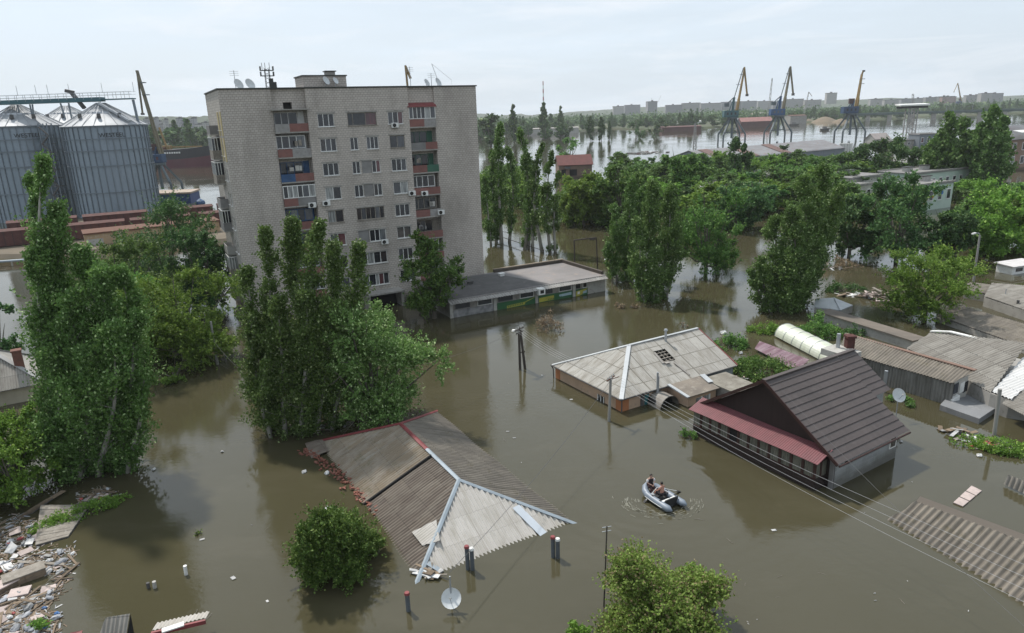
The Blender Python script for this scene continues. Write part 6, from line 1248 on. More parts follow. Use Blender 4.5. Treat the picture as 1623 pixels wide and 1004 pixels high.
shrub('dead_shrub', 'low pale dead shrub beside the dark poplar foot', 993, 486, 34, .9, G_DEAD, 500, .15)
shrub('dead_shrub', 'pale dead bush at the right foot of the leaning poplar', 1326, 424, 62, 2.2, G_DEAD, 1500, .18)
shrub('dead_shrub', 'tiny reddish dead twig sticking out behind the peach house', 1083, 518, 8, .9, G_DEAD, 60, .15)
shrub('vine', 'dense green bush mass between the peach and brown houses', 1205, 590, 100, 1.7, G_MID, 5200, .19, dpt=2.4)
shrub('vine', 'green bush beside white floating bags behind the peach house gable', 1158, 548, 52, 1.3, G_MID, 2200, .18)
shrub('vine', 'bright creeping vine left of the greenhouse', 1215, 525, 60, .9, G_LITE, 2600, .16, dpt=1.2)
shrub('bush', 'round leafy bush behind the greenhouse', 1298, 530, 64, 2.3, G_MID, 3600, .2)
shrub('bush', 'small dark bush behind the chimney shed', 1354, 532, 34, 1.2, G_DARK, 1200, .18)
shrub('bush', 'small dark bush by the floating planks in midstream', 1341, 462, 46, 1.4, G_DARK, 1600, .2)
shrub('vine', 'bright creeping plants on the debris at the right edge', 1590, 712, 110, .6, G_LITE, 3800, .15, dpt=1.3, ang=rad(-32))
shrub('bush', 'little green bush afloat left of the brown house', 1085, 695, 28, .7, G_MID, 700, .14)
shrub('vine', 'weeds beside the satellite dish behind the brown house', 1425, 640, 46, .5, G_MID, 900, .15)
shrub('vine', 'green creeping plants at the edge of the floating litter', 128, 815, 110, .55, G_LITE, 4200, .13, dpt=.9, ang=rad(38))
shrub('vine', 'small bright weed clump on the litter at the bottom left', 62, 1000, 30, .4, G_LITE, 700, .12)
shrub('vine', 'scraps of green weed on the long grey roof edge', 1480, 535, 40, .4, G_LITE, 500, .15)
shrub('weed', 'sprig of water weed floating below the left poplar', 315, 846, 9, .12, G_LITE, 60, .1)
# ------------------------------------------------------------------ poles, wires, small things, boat and people, litter
def upright(bx, by, tx, ty):
    b = P(bx, by); q = at(tx, ty, b[1]); return b, q - b
def post(name, label, cat, bx, by, tx, ty, r, mat, taper=.75, n=8, group=None):
    b, v = upright(bx, by, tx, ty); t = thing(name, label, cat, b, 0, group); MB().tube([(-v[0] * .3, 0, -1.5), v], [r, r * taper], n).build('pole', mat, t); return t, v
INS_ = mk('insulator', (.5, .5, .48), (.4, .4, .38), 3, .4)
WX = V(.82, -.57, 0)                                    # run of the street line
def crossarm(t, v, f, ln, m, k=4, dirx=V(.57, .82, 0)):
    c = v * f; MB().bar(c - dirx * ln / 2, c + dirx * ln / 2, .09, .1).build('crossarm', m, t)
    for i in range(k):
        p = c + dirx * ln * ((i + .5) / k - .5); MB().tube([p + V(0, 0, .05), p + V(0, 0, .14), p + V(0, 0, .24)], [.05, .06, .03], 6).build('insulator', INS_, t)
tp, vp = post('utility_pole', 'grey concrete utility pole in front of the corner of the peach house', 'pole', 965, 668, 968, 599, .13, POLEC); crossarm(tp, vp, .985, 1.3, RUST); MB().bar(vp * .93 + V(-.3, 0, 0), vp * .93 + V(.7, .2, .25), .05).build('bracket', RUST, tp)
b, v = upright(829, 586, 823, 519); ta = thing('utility_pole', 'tarred double-legged utility pole with a white lamp in midstream', 'pole', b)
MB().tube([(-.28, 0, -1.5), v + V(-.05, 0, 0)], [.14, .11], 8).build('pole', TARW, ta); MB().tube([(.32, .25, -1.5), v * .93 + V(.08, .05, 0)], [.14, .11], 8).build('pole', TARW, ta); vA = v
crossarm(ta, v, .96, 1.5, TARW); crossarm(ta, v, .88, 1.2, TARW); MB().bar((-.2, .1, v[2] * .4), (.25, .1, v[2] * .42), .1).build('brace', TARW, ta)
o = MB().tube([v * .9, v * .93 + V(-.5, -.3, .1)], .03, 5).build('lamp_arm', STEEL, ta); b_ = MB(); b_.lathe([(.03, .18), (.16, .12), (.22, 0), (.12, -.08), (.01, -.1)], 10, v * .93 + V(-.55, -.33, .05)); b_.build('lamp_head', WHITE, o)
post('utility_pole', 'bare leaning concrete pole between the left trees and the poplar', 'pole', 345, 578, 334, 510, .15, POLEC)
t, v = post('lamp_pole', 'concrete street lamp pole standing in water at the right', 'pole', 1543, 446, 1553, 373, .16, POLEC); MB().tube([v, v + V(-.3, -.2, .3), v + V(-1.1, -.6, .4)], .05, 6).build('lamp_arm', STEEL, t); MB().obox(v + V(-1.3, -.7, .38), V(.35, .18, .02), V(-.05, .1, 0), V(0, 0, .08)).build('lamp_head', WHITE, t)
post('utility_pole', 'grey pole with a dark band by the green debris strip at right', 'pole', 1576, 690, 1585, 617, .13, POLEC, 1)
post('metal_post', 'square grey metal post right behind the brown house roof', 'post', 1401, 622, 1405, 588, .16, STEEL, 1, 4)
post('thin_mast', 'thin dark mast rising from the water left of the willow', 'mast', 957, 962, 962, 834, .045, TARW, .8, 6); bM, vM = upright(957, 962, 962, 834)
for f in (.98, .93): MB().bar(vM * f + V(-.22, 0, 0), vM * f + V(.22, .1, 0), .03).build('crossbar', STEEL, bpy.data.objects['thin_mast'])
post('thin_mast', 'thin pipe on the far low shed roofs at right', 'mast', 1590, 488, 1595, 458, .05, STEEL, 1, 6); post('flue_pipe', 'short dark flue on the low corrugated roof at the right edge', 'pipe', 1611, 500, 1614, 476, .14, BITUM, 1, 8)
for bx, by, px, py, lab, c1, c2 in ((743, 902, 742, 868, 'pair of fence pillars with a red cap at the pale end of the drowned roof', CAPR, WHITE), (878, 883, 877, 853, 'pair of fence pillars right of the drowned roof', CAPR, WHITE), (649, 968, 647, 942, 'single fence pillar with a red cap left of the satellite dish', CAPR, None)):
    b, v = upright(bx, by, px, py); t = thing('fence_pillar', lab, 'pillar', b, rad(20)); PM_ = mk('pillar_slate', (.10, .115, .13), (.075, .085, .095), 3, .7)
    for k, (dx, c, hh) in enumerate(((-.05, c1, v[2]), (.17, c2, v[2] - .1))):
        if c is None: continue
        o = MB().cyl((dx, -.15 * k, -2), (dx, -.15 * k, hh), .115, None, 10).build('pillar', PM_, t); MB().cyl((dx, -.15 * k, hh + .003), (dx, -.15 * k, hh + .12), .15, .12, 10).build('cap', c, o)
# satellite dishes on masts
def dish_mast(label, bx, by, px, py, r, dirv, hmast):
    b, v = upright(bx, by, px, py); t = thing('satellite_dish', label, 'satellite dish', b); MB().tube([(0, 0, -1.5), (0, .04, v[2] + hmast)], .04, 6).build('mast', STEEL, t)
    d = MB(); dish_parts(d, v + V(0, -.12, 0), r, dirv); d.build('dish', DISH, t, smooth=True); dd = unit(dirv); c = v + V(0, -.12, 0); MB().tube([c + V(0, 0, -r * .9), c + dd * r * 1.1], .02, 5).build('feed_arm', STEEL, t); e = MB(); e.obox(c + dd * r * 1.1, dd * .08, unit(np.cross(dd, V(0, 0, 1))) * .05, V(0, 0, .05)); e.build('feed_horn', WHITE, t)
dish_mast('grey satellite dish on a mast in the water below the drowned roof', 716, 962, 716, 946, .5, (-.05, -.8, .6), 1.15)
dish_mast('white satellite dish on a pole behind the right corner of the brown house', 1420, 662, 1422, 626, .55, (.15, -.85, .5), .1)
# pipe gate beyond the annex, tube fence
b, v = upright(947, 438, 945, 377); t = thing('pipe_gate', 'tall dark pipe frame shaped like a goal beyond the shop annex', 'frame', b); q = at(910, 381, b[1]) - b
for s, f in ((v, V(.1, 0, -1)), (q, V(q[0] + .1, 0, -1))): MB().bar(f, s, .16).build('upright', TARW, t)
MB().bar(v, q, .17).build('top_bar', TARW, t); MB().box(q[0] * .35, q[0] * .1, -.1, .1, v[2] - .35, v[2] - .09).build('bracket', TARW, t)
b = P(808, 377); t = thing('tube_fence', 'low dark tube fence in the water under the poplars', 'fence', b); q = P(862, 404) - b; MB().bar((-4, 2, .7), q + V(0, 0, .7), .09).build('rail', TARW, t); MB().bar((-4, 2, 1.4), (q[0] * .2, q[1] * .2, 1.4), .07).build('rail', TARW, t)
for f in (0, .33, .66, 1): MB().bar(q * f + V(0, 0, -1), q * f + V(0, 0, .9 if f else 1.6), .12).build('post', TARW, t)
for bx, by, tx, ty, lab, m, r in ((294, 911, 293, 897, 'small white stub post in the reflection at lower left', WHITE, .1), (235, 932, 234, 924, 'short dark pipe stub, left of the two at lower left', BITUM, .09), (244, 932, 244, 922, 'short white-rimmed pipe stub, right of the two at lower left', CONCP, .1)): post('stub_post', lab, 'post', bx, by, tx, ty, r, m, 1)
# wires
WIRE = mk('wire', (.10, .10, .10), (.08, .08, .08), 1, .6, bmp=0); WIREL = mk('pale_wire', (.36, .365, .37), (.30, .305, .31), 1, .5, bmp=0)
def wire(label, pts, sag, r=.012, m=WIRE, group=None, n=14):
    o = V(*pts[0]); b = MB(); line = []
    for a, c in zip(pts[:-1], pts[1:]):
        a, c = np.array(a, float), np.array(c, float); line += [a + (c - a) * k / n - V(0, 0, sag * 4 * (k / n) * (1 - k / n)) - o for k in range(n + (1 if c is pts[-1] else 1))]
    b.tube(line, r, 5); e = b.build('overhead_wire', m); e.location = [float(q) for q in o]; return tag(e, label, 'wire', group)
pA = P(829, 586) + vA; pB = P(965, 668) + vp; dr_ = V(.57, .82, 0)
for k in range(4):
    s = (k - 1.5) * .32; wire('overhead wire of the slack bundle running down past the brown house', [pA * 1 + dr_ * s * 1.1 - V(0, 0, .25), pB + dr_ * s + V(0, 0, .2), P(1660 + 14 * k, 972 - 15 * k, 3.3)], .55, .0085, WIREL, 'bundle of overhead wires')
wire('thin wire falling from the peach house pole to the dish mast by the drowned roof', [pB - V(0, 0, .2), P(716, 962) + V(0, 0, 2.0)], .5, .014)
wire('wire from the midstream pole to the trees at left', [pA - V(0, 0, .3), P(560, 600, 4.5)], .6, .012); wire('wire between the bare left pole and the poplar', [P(345, 578) + V(-.55, 0, 3.4), P(395, 600, 2.2)], .3, .012)
wire('thin wire from the brown house gable towards the lower right', [P(1222, 599, 5.6), P(1700, 1060, 3.0)], .5, .008)
# --- inflatable boat with two people
HYP = mk('boat_hypalon', (.20, .235, .28), (.16, .19, .23), 2, .45, spec=.5, bmp=.05); bow, stern = P(1026, 773, .3), P(1070, 801, .3); axb = unit((bow - stern) * V(1, 1, 0)); Lb = float(np.linalg.norm((bow - stern)[:2]))
bo_ = thing('inflatable_boat', 'grey inflatable rowing boat with two people aboard', 'boat', V(*((bow + stern) / 2)[:2], 0), math.atan2(axb[1], axb[0])); hl = Lb / 2; hw = .60
side = [(-hl - .05, hw, .27), (-hl * .7, hw, .26), (0, hw, .26), (hl * .45, hw * .97, .29), (hl * .75, hw * .75, .36), (hl * .95, hw * .36, .44), (hl, 0, .47)]
path = side + [(x, -y, z) for x, y, z in reversed(side[:-1])]; b = MB(); b.tube([(-hl - .35, hw, .29)] + path + [(-hl - .35, -hw, .29)], [.06] + [.215] * len(path) + [.06], 14); b.build('tube', HYP, bo_, smooth=True)
b = MB(); b.tube([(x, y * 1.36, z - .02) if abs(x) < hl * .9 else (x + .2, y * 1.3, z) for x, y, z in path], .02, 5); b.build('rub_rail', WHITE, bo_)
MB().slab([(-hl * .8, -hw, .14), (hl * .55, -hw, .14), (hl * .85, 0, .2), (hl * .55, hw, .14), (-hl * .8, hw, .14)], .08).build('floor', BLACK, bo_); MB().box(-hl * .78, -hl * .72, -hw + .1, hw - .1, .05, .62).build('transom', BLACK, bo_); MB().box(-hl * .62, -hl * .5, -hw, hw, .42, .46).build('rear_bench', WHITE, bo_); MB().box(-.15, .1, -hw, hw, .40, .45).build('bench', BLACK, bo_)
for x in (-.6, .1, .7):
    for s in (-1, 1): MB().box(x - .06, x + .06, s * hw - .05, s * hw + .05, .46, .50).build('patch', BLACK, bo_)
bx_ = thing('white_bag', 'small white bag lying on the floor of the inflatable boat', 'bag', bo_.location); bx_.rotation_euler = bo_.rotation_euler
b = MB(); b.lathe([(.02, .0), (.17, .02), (.19, .12), (.12, .22), (.01, .25)], 10, (.45, .22, .15)); b.build('bag', WHITE, bx_, smooth=True)
SKIN = mk('skin', (.42, .22, .16), (.38, .19, .135), 4, .55, bmp=0); SKIN2 = mk('fair_skin', (.48, .31, .24), (.44, .27, .21), 4, .55, bmp=0); HAIR = mk('dark_hair', (.014, .011, .010), (.02, .016, .014), 8, .6)
CLB = mk('black_cloth', (.018, .016, .020), (.028, .022, .024), 4, .9); CLW = mk('white_cloth', (.62, .60, .60), (.52, .50, .51), 4, .9); CLR = mk('maroon_cloth', (.05, .018, .022), (.03, .014, .016), 4, .9)
def skinned(name, J, E_, mat, par, sub=2):
    me = bpy.data.meshes.new(name); ks = list(J); me.from_pydata([J[k][0] for k in ks], [(ks.index(a), ks.index(c)) for a, c in E_], []); me.materials.append(mat); o = link(name, me, par); md = o.modifiers.new('skin', 'SKIN'); md.use_smooth_shade = True
    for i, k in enumerate(ks):
        sv = me.skin_vertices[0].data[i]; r = J[k][1]; sv.radius = (r, r) if not isinstance(r, tuple) else r; sv.use_root = (i == 0)
    sb_ = o.modifiers.new('smooth', 'SUBSURF'); sb_.levels = sb_.render_levels = sub; return o
def person(label, loc, rz, skin, top, legs, arms, hand_to, lean=0.0):
    t = thing('person', label, 'person', loc, rz); L_ = lean
    J = {'pelvis': ((0, 0, .10), (.14, .11)), 'waist': ((.02 + L_ * .3, 0, .28), (.13, .10)), 'chest': ((.03 + L_ * .8, 0, .46), (.165, .115)), 'neck': ((.05 + L_, 0, .60), .055), 'skull': ((.075 + L_, 0, .71), (.078, .088)), 'crown': ((.07 + L_, 0, .80), (.07, .078))}
    E_ = [('pelvis', 'waist'), ('waist', 'chest'), ('chest', 'neck'), ('neck', 'skull'), ('skull', 'crown')]
    for s, n in ((1, 'l'), (-1, 'r')):
        sh = V(.02 + L_ * .95, s * .185, .53); el, wr = arms[n]; el = V(*el); wr = V(*wr); pm = wr + unit(wr - el) * .075
        for nm, p, r in (('sh', sh, .06), ('el', el, .043), ('wr', wr, .03), ('pm', pm, (.042, .022)), ('hip', V(.04, s * .10, .07), .092), ('kn', V(*legs[n][0]), .065), ('an', V(*legs[n][1]), .042), ('to', V(*legs[n][1]) + V(.17, 0, -.05), .038)): J[nm + n] = (tuple(p), r)
        E_ += [('chest', 'sh' + n), ('sh' + n, 'el' + n), ('el' + n, 'wr' + n), ('wr' + n, 'pm' + n), ('pelvis', 'hip' + n), ('hip' + n, 'kn' + n), ('kn' + n, 'an' + n), ('an' + n, 'to' + n)]
    body = skinned('body', J, E_, skin, t)
    b = MB()                                            # five bent fingers on each hand, nose and ears
    for s, n in ((1, 'l'), (-1, 'r')):
        el, wr = V(*arms[n][0]), V(*arms[n][1]); d = unit(wr - el); x = unit(np.cross(d, V(0, 0, 1))); y = np.cross(x, d)
        for k, ln in enumerate((.062, .075, .08, .07)): p = wr + d * .10 + x * (k - 1.5) * .019; b.tube([p, p + d * ln * .5 - y * .012, p + d * ln * .75 - y * .04, p + d * ln * .6 - y * .07], [.0095, .009, .0085, .006], 6)
        p = wr + d * .05 + x * s * .032; b.tube([p, p + x * s * .025 + d * .02 - y * .01, p + d * .05 + x * s * .02 - y * .035], [.011, .0105, .007], 6)
    hd = V(.075 + L_, 0, .72); b.tube([hd + V(.07, 0, .035), hd + V(.10, 0, -.005), hd + V(.075, 0, -.015)], [.008, .016, .008], 6)
    for s in (1, -1): b.obox(hd + V(-.005, s * .082, .005), V(.018, 0, 0), V(0, .006, 0), V(0, 0, .032))
    b.build('fingers_and_face', skin, body, smooth=True)
    e = MB()
    for s in (1, -1): e.lathe([(.001, -.008), (.009, 0), (.001, .008)], 6, hd + V(.078, s * .03, .03))
    e.obox(hd + V(.078, 0, -.045), V(.006, 0, 0), V(0, .024, 0), V(0, 0, .005)); e.build('eyes_and_mouth', CLB, body)
    h = MB(); g = np.random.default_rng(3); vs = []
    for j in range(7):
        for i in range(14):
            a = 2 * math.pi * i / 14; ph = math.pi * .5 - j * .34 if math.cos(a) < .3 else math.pi * .5 - j * .16; r = .098 + g.uniform(-.006, .008); vs.append(hd + V(r * math.cos(a) * math.cos(ph) - .01, r * .94 * math.sin(a) * math.cos(ph), .055 + r * 1.05 * math.sin(ph)))
    h.add(vs, [(j * 14 + i, j * 14 + (i + 1) % 14, (j + 1) * 14 + (i + 1) % 14, (j + 1) * 14 + i) for j in range(6) for i in range(14)] + [tuple(range(14))]); h.build('hair', HAIR, t, smooth=True)
    def sub(keys, edges, grow, m, nm): return skinned(nm, {k: (J[k][0], tuple(q + grow for q in J[k][1]) if isinstance(J[k][1], tuple) else J[k][1] + grow) for k in keys}, edges, m, t)
    sub(['pelvis', 'hipl', 'hipr', 'knl', 'knr', 'anl', 'anr'][:7 if top else 5], [('pelvis', 'hipl'), ('pelvis', 'hipr'), ('hipl', 'knl'), ('hipr', 'knr')] + ([('knl', 'anl'), ('knr', 'anr')] if top else []), .02, CLR if top else CLB, 'trousers' if top else 'shorts')
    if top:
        J['nk'] = (J['neck'][0], .05); sub(['waist', 'chest', 'pelvis', 'nk'], [('waist', 'chest'), ('pelvis', 'waist'), ('chest', 'nk')], .05, CLB, 'vest')
        for n in 'lr':
            e2 = tuple((V(*J['sh' + n][0]) + V(*J['el' + n][0])) * .5); J['me' + n] = (J['el' + n][0], .045); sub(['sh' + n, 'me' + n], [('sh' + n, 'me' + n)], .03, CLW, 'sleeve')
    return t
Mb = Matrix.Translation(bo_.location) @ Matrix.Rotation(bo_.rotation_euler[2], 4, 'Z'); rzb = bo_.rotation_euler[2]
w2 = lambda x, y, z: tuple(Mb @ Vector((x, y, z)))
person('seated person in a dark vest with white sleeves, at the bow of the boat', w2(hl * .76, .05, .60), rzb + rad(165), SKIN2, True, {'l': ((.42, .10, .02), (.50, .12, -.34)), 'r': ((.42, -.10, .02), (.52, -.12, -.34))}, {'l': ((.10, .26, .32), (.30, .10, .24)), 'r': ((.10, -.26, .32), (.30, -.10, .24))}, None, .04)
person('shirtless person with black hair rowing in the middle of the boat', w2(-.12, -.02, .45), rzb + rad(8), SKIN, False, {'l': ((.44, .13, .08), (.62, .15, -.24)), 'r': ((.44, -.13, .08), (.62, -.15, -.24))}, {'l': ((.16, .27, .33), (.34, .22, .26)), 'r': ((.14, -.27, .33), (.34, -.16, .26))}, None, .03)
ho = Vector(w2(.28, .22, .70)); bl = Vector(tuple(P(1021, 796, .02))); t = thing('oar', 'white oar with a black blade dipping beside the boat', 'oar', ho); d = np.array(bl - ho)
MB().tube([(-d[0] * .18, -d[1] * .18, -d[2] * .18), d * .85], .022, 8).build('shaft', WHITE, t); sd_ = unit(np.cross(d, V(0, 0, 1))); MB().obox(d * .93, unit(d) * .22, sd_ * .09, unit(np.cross(d, sd_)) * .012).build('blade', BLACK, t)
ho = Vector(w2(.28, -.2, .68)); t = thing('oar', 'second oar of the boat, mostly hidden on its far side', 'oar', ho); d = np.array(Vector(w2(.1, -1.7, .02)) - ho); MB().tube([(-d[0] * .15, -d[1] * .15, -d[2] * .15), d * .85], .022, 8).build('shaft', WHITE, t); sd_ = unit(np.cross(d, V(0, 0, 1))); MB().obox(d * .93, unit(d) * .22, sd_ * .09, unit(np.cross(d, sd_)) * .012).build('blade', BLACK, t)
# wake: low rings of raised water and froth
FROTH = mk('froth', (.24, .235, .19), (.16, .155, .12), 6, .5, bmp=0)
b = MB(); c0 = np.array(bo_.location)
for k in range(150):
    a = rng.uniform(2.9, 6.3); r = rng.normal(2.3, .38) * (1 if rng.uniform() < .7 else rng.uniform(.6, 1.3)); p = V(r * .95 * math.cos(a), r * .75 * math.sin(a), .012); ax2 = V(-math.sin(a), math.cos(a), 0); ln = rng.uniform(.04, .22); wd2 = rng.uniform(.008, .022)
    b.obox(p, ax2 * ln, V(ax2[1], -ax2[0], 0) * wd2, V(0, 0, .006))
fo = b.build('froth', FROTH); fo.location = c0; tag(fo, 'flecks of froth swirling in the wake around the boat', 'froth', None, 'stuff')
# --- floating litter
def blob(g, rx, ry, rz, n=10, m_=6, amp=.25):
    b = MB(); vs = [(0, 0, -rz * .4)]; 
    for j in range(1, m_):
        ph = math.pi * j / m_
        for i in range(n): a = 2 * math.pi * i / n; k = 1 + g.uniform(-amp, amp); vs.append((rx * k * math.sin(ph) * math.cos(a), ry * k * math.sin(ph) * math.sin(a), -rz * math.cos(ph) * k * (.4 if math.cos(ph) > 0 else 1)))
    vs.append((0, 0, rz)); f = [(0, 1 + (i + 1) % n, 1 + i) for i in range(n)]
    for j in range(m_ - 2): f += [(1 + j * n + i, 1 + j * n + (i + 1) % n, 1 + (j + 1) * n + (i + 1) % n, 1 + (j + 1) * n + i) for i in range(n)]
    q = 1 + (m_ - 2) * n; f += [(q + i, q + (i + 1) % n, len(vs) - 1) for i in range(n)]; return b.add(vs, f)
LB_ = mk('pale_plastic', (.47, .46, .44), (.30, .31, .32), 5, .5, vary=.45, spec=.5); LG_ = mk('grey_foam', (.33, .34, .36), (.24, .25, .27), 4, .7, vary=.3); LW_ = mk('old_plank', (.21, .155, .105), (.12, .095, .07), 3, .9, vary=.35, stretch=(1, 6, 6)); LR_ = mk('red_plastic', (.40, .08, .07), (.3, .06, .06), 4, .5, vary=.3); LT_ = mk('blue_plastic', (.05, .17, .40), (.04, .12, .3), 4, .5, vary=.3); LK_ = mk('pinkish_board', (.46, .38, .35), (.36, .30, .28), 4, .8, vary=.2)
g = np.random.default_rng(11)
KIT = []
def kit(name, mb, m, label, cat, grp): o = mb.build(name, m, None); tag(o, label, cat, grp); o.location = (0, 0, -50); KIT.append(o); return o
bag = kit('plastic_bag', blob(g, .28, .2, .16), LB_, 'crumpled pale plastic bag in the drift of litter at lower left', 'bag', 'pale bags in the litter')
bag2 = kit('grey_sack', blob(g, .34, .2, .15), LG_, 'grey sack in the drift of litter at lower left', 'sack', 'grey sacks in the litter')
plank = kit('plank', MB().box(-.8, .8, -.07, .07, 0, .04), LW_, 'loose wooden plank in the drift of litter at lower left', 'plank', 'planks in the litter')
stick = kit('branch', MB().tube([(-.6, 0, .02), (-.1, .06, .04), (.35, -.03, .03), (.7, .05, .02)], [.02, .022, .016, .006], 5), GREYW, 'thin broken branch in the drift of litter at lower left', 'branch', 'branches in the litter')
board = kit('foam_board', MB().box(-.36, .36, -.22, .22, 0, .06), LB_, 'white foam board in the drift of litter at lower left', 'board', 'foam boards in the litter')
card = kit('wood_board', MB().box(-.45, .45, -.28, .28, 0, .03), LK_, 'pinkish chipboard sheet in the drift of litter at lower left', 'board', 'chipboard in the litter')
def bottle_mb(): b = MB(); b.lathe([(.001, -.15), (.045, -.145), (.045, .05), (.018, .11), (.018, .15), (.001, .152)], 8); b.v = [(v[2], v[0], v[1] + .03) for v in b.v]; return b
bot = kit('plastic_bottle', bottle_mb(), LB_, 'plastic bottle in the drift of litter at lower left', 'bottle', 'bottles in the litter'); tub = kit('red_tub', blob(g, .16, .14, .12), LR_, 'small red plastic scrap in the drift of litter at lower left', 'plastic scrap', 'red scraps in the litter'); blu = kit('blue_scrap', blob(g, .17, .13, .1), LT_, 'small blue plastic scrap in the drift of litter at lower left', 'plastic scrap', 'blue scraps in the litter')
usedk = set()
def drop(o, p, rz, s=1.0, label=None, group=None, tilt=0):
    if o.name in usedk: c = o.copy(); COL.objects.link(c)
    else: usedk.add(o.name); c = o
    c.location = [float(q) for q in p]; c.rotation_euler = (tilt, random.uniform(-.08, .08), rz); c.scale = (s, s, s)
    if label: c['label'] = label
    if group: c['group'] = group
    return c
def inpoly(x, y, pg):
    r = False
    for (x0, y0), (x1, y1) in zip(pg, pg[1:] + pg[:1]):
        if (y0 > y) != (y1 > y) and x < (x1 - x0) * (y - y0) / (y1 - y0) + x0: r = not r
    return r
ZONES = [([(-20, 838), (30, 812), (62, 826), (58, 880), (100, 862), (125, 872), (100, 915), (60, 905), (-20, 930)], 95), ([(128, 785), (166, 771), (182, 785), (160, 800), (120, 806)], 30), ([(-20, 930), (60, 945), (108, 905), (105, 920), (60, 985), (95, 965), (80, 1020), (-20, 1020)], 110)]
for zone, cnt in ZONES:
    xs = [q[0] for q in zone]; ysz = [q[1] for q in zone]; k = 0
    while k < cnt:
        x, y = random.uniform(min(xs), max(xs)), random.uniform(min(ysz), max(ysz))
        if not inpoly(x, y, zone): continue
        k += 1; o = random.choices(KIT, [9, 10, 27, 25, 3, 6, 5, 4, 3])[0]; drop(o, P(x, y, random.uniform(.0, .09)), random.uniform(0, 6.28), random.uniform(.45, 1.15), tilt=random.uniform(-.2, .2))
b = MB()
for k in range(4200):
    z_ = ZONES[random.choices([0, 1, 2], [9, 2, 12])[0]][0]; xs = [q[0] for q in z_]; ysz = [q[1] for q in z_]; x, y = random.uniform(min(xs) - 4, max(xs) + 12), random.uniform(min(ysz), max(ysz))
    if not inpoly(x + rng.normal(0, 7), y + rng.normal(0, 4), z_): continue
    p = P(x, y, .015); a = random.uniform(0, 6.28); b.obox(p, V(math.cos(a), math.sin(a), random.uniform(-.2, .2)) * random.uniform(.02, .22), V(-math.sin(a), math.cos(a), 0) * random.uniform(.01, .05), V(0, 0, .012), random.choices([0, 1, 2, 3], [2, 8, 3, 1])[0])
tag(b.build('litter_scraps', [LB_, LW_, LG_, LK_]), 'fine scraps of wood and plastic drifting between the larger litter', 'litter', None, 'stuff')
# wrecked roof panel and furniture among the litter
def flat_thing(name, label, cat, pts, th, m, slats=0, m2=None, gap=.03):
    O = V(*pts[0][:2], 0); t = thing(name, label, cat, pts[0] * V(1, 1, 0)); p = [np.array(q) - O for q in pts]
    if not slats: MB().slab(p, th).build('board', m, t); return t
    MB().slab([q - V(0, 0, th + .02) for q in p], .05).build('backing', m2 or BITUM, t)
    b = MB()
    for k in range(slats): f, g_ = k / slats, (k + 1 - gap * 2) / slats; j = random.uniform(-.02, .02); b.slab([p[0] + (p[3] - p[0]) * f + V(0, 0, j), p[1] + (p[2] - p[1]) * f + V(0, 0, j), p[1] + (p[2] - p[1]) * g_ + V(0, 0, j), p[0] + (p[3] - p[0]) * g_ + V(0, 0, j)], th)
    b.build('slats', m, t); return t
flat_thing('plank_deck', 'broken deck of grey slats lodged in the litter at left', 'deck', [P(56, 864, .12), P(108, 850, .10), P(142, 800, .2), P(64, 800, .35)], .05, GREYW, 15)
t = flat_thing('wooden_hatch', 'tilted wooden lid with long boards at the top of the litter drift', 'lid', [P(26, 821, .1), P(50, 812, .1), P(84, 788, .55), P(74, 790, .6)], .06, LW_, 3); flat_thing('plank', 'two long dark planks lying across the top of the litter drift', 'plank', [P(60, 800, .15), P(66, 801, .15), P(104, 778, .3), P(98, 777, .3)], .06, LW_)
for lab, x, y, w2_, d2_, h2, rz_ in (('brown wooden cupboard lying on its side in the litter', 40, 918, .95, .42, .42, 40), ('smaller wooden box against the brown cupboard in the litter', 10, 932, .5, .4, .3, 60), ('pale chest lid afloat below the cupboard', 32, 942, .45, .35, .12, 20)):
    t = thing('wooden_box', lab, 'box', P(x, y), rad(rz_)); MB().box(-w2_, w2_, -d2_, d2_, -.1, h2).build('body', LW_ if h2 > .2 else LK_, t); MB().box(-w2_ - .03, w2_ + .03, -d2_ - .03, d2_ + .03, h2 + .003, h2 + .06).build('lid', GREYW if h2 > .35 else LK_, t)
    if h2 > .2: MB().box(-.03, .03, -d2_ - .02, -d2_ - .003, 0, h2 - .02).build('batten', LW_, t)
flat_thing('plank', 'long pale plank lying across the middle of the litter', 'plank', [P(28, 892, .1), P(28, 888, .1), P(102, 892, .1), P(102, 896, .1)], .05, GREYW); flat_thing('foam_board', 'large white tilted board at the left edge of the litter', 'board', [P(6, 876, .05), P(20, 877, .05), P(28, 866, .3), P(18, 858, .4)], .05, LB_); flat_thing('foam_board', 'white flat board floating alone below the large one at left', 'board', [P(16, 885, .05), P(26, 884, .05), P(31, 878, .06), P(22, 878, .06)], .05, LB_); flat_thing('roof_tin', 'red and white tin sheet at the bottom edge left of the roof ends', 'sheet', [P(105, 1010, .05), P(128, 1010, .05), P(131, 999, .15), P(112, 1003, .15)], .04, REDP)
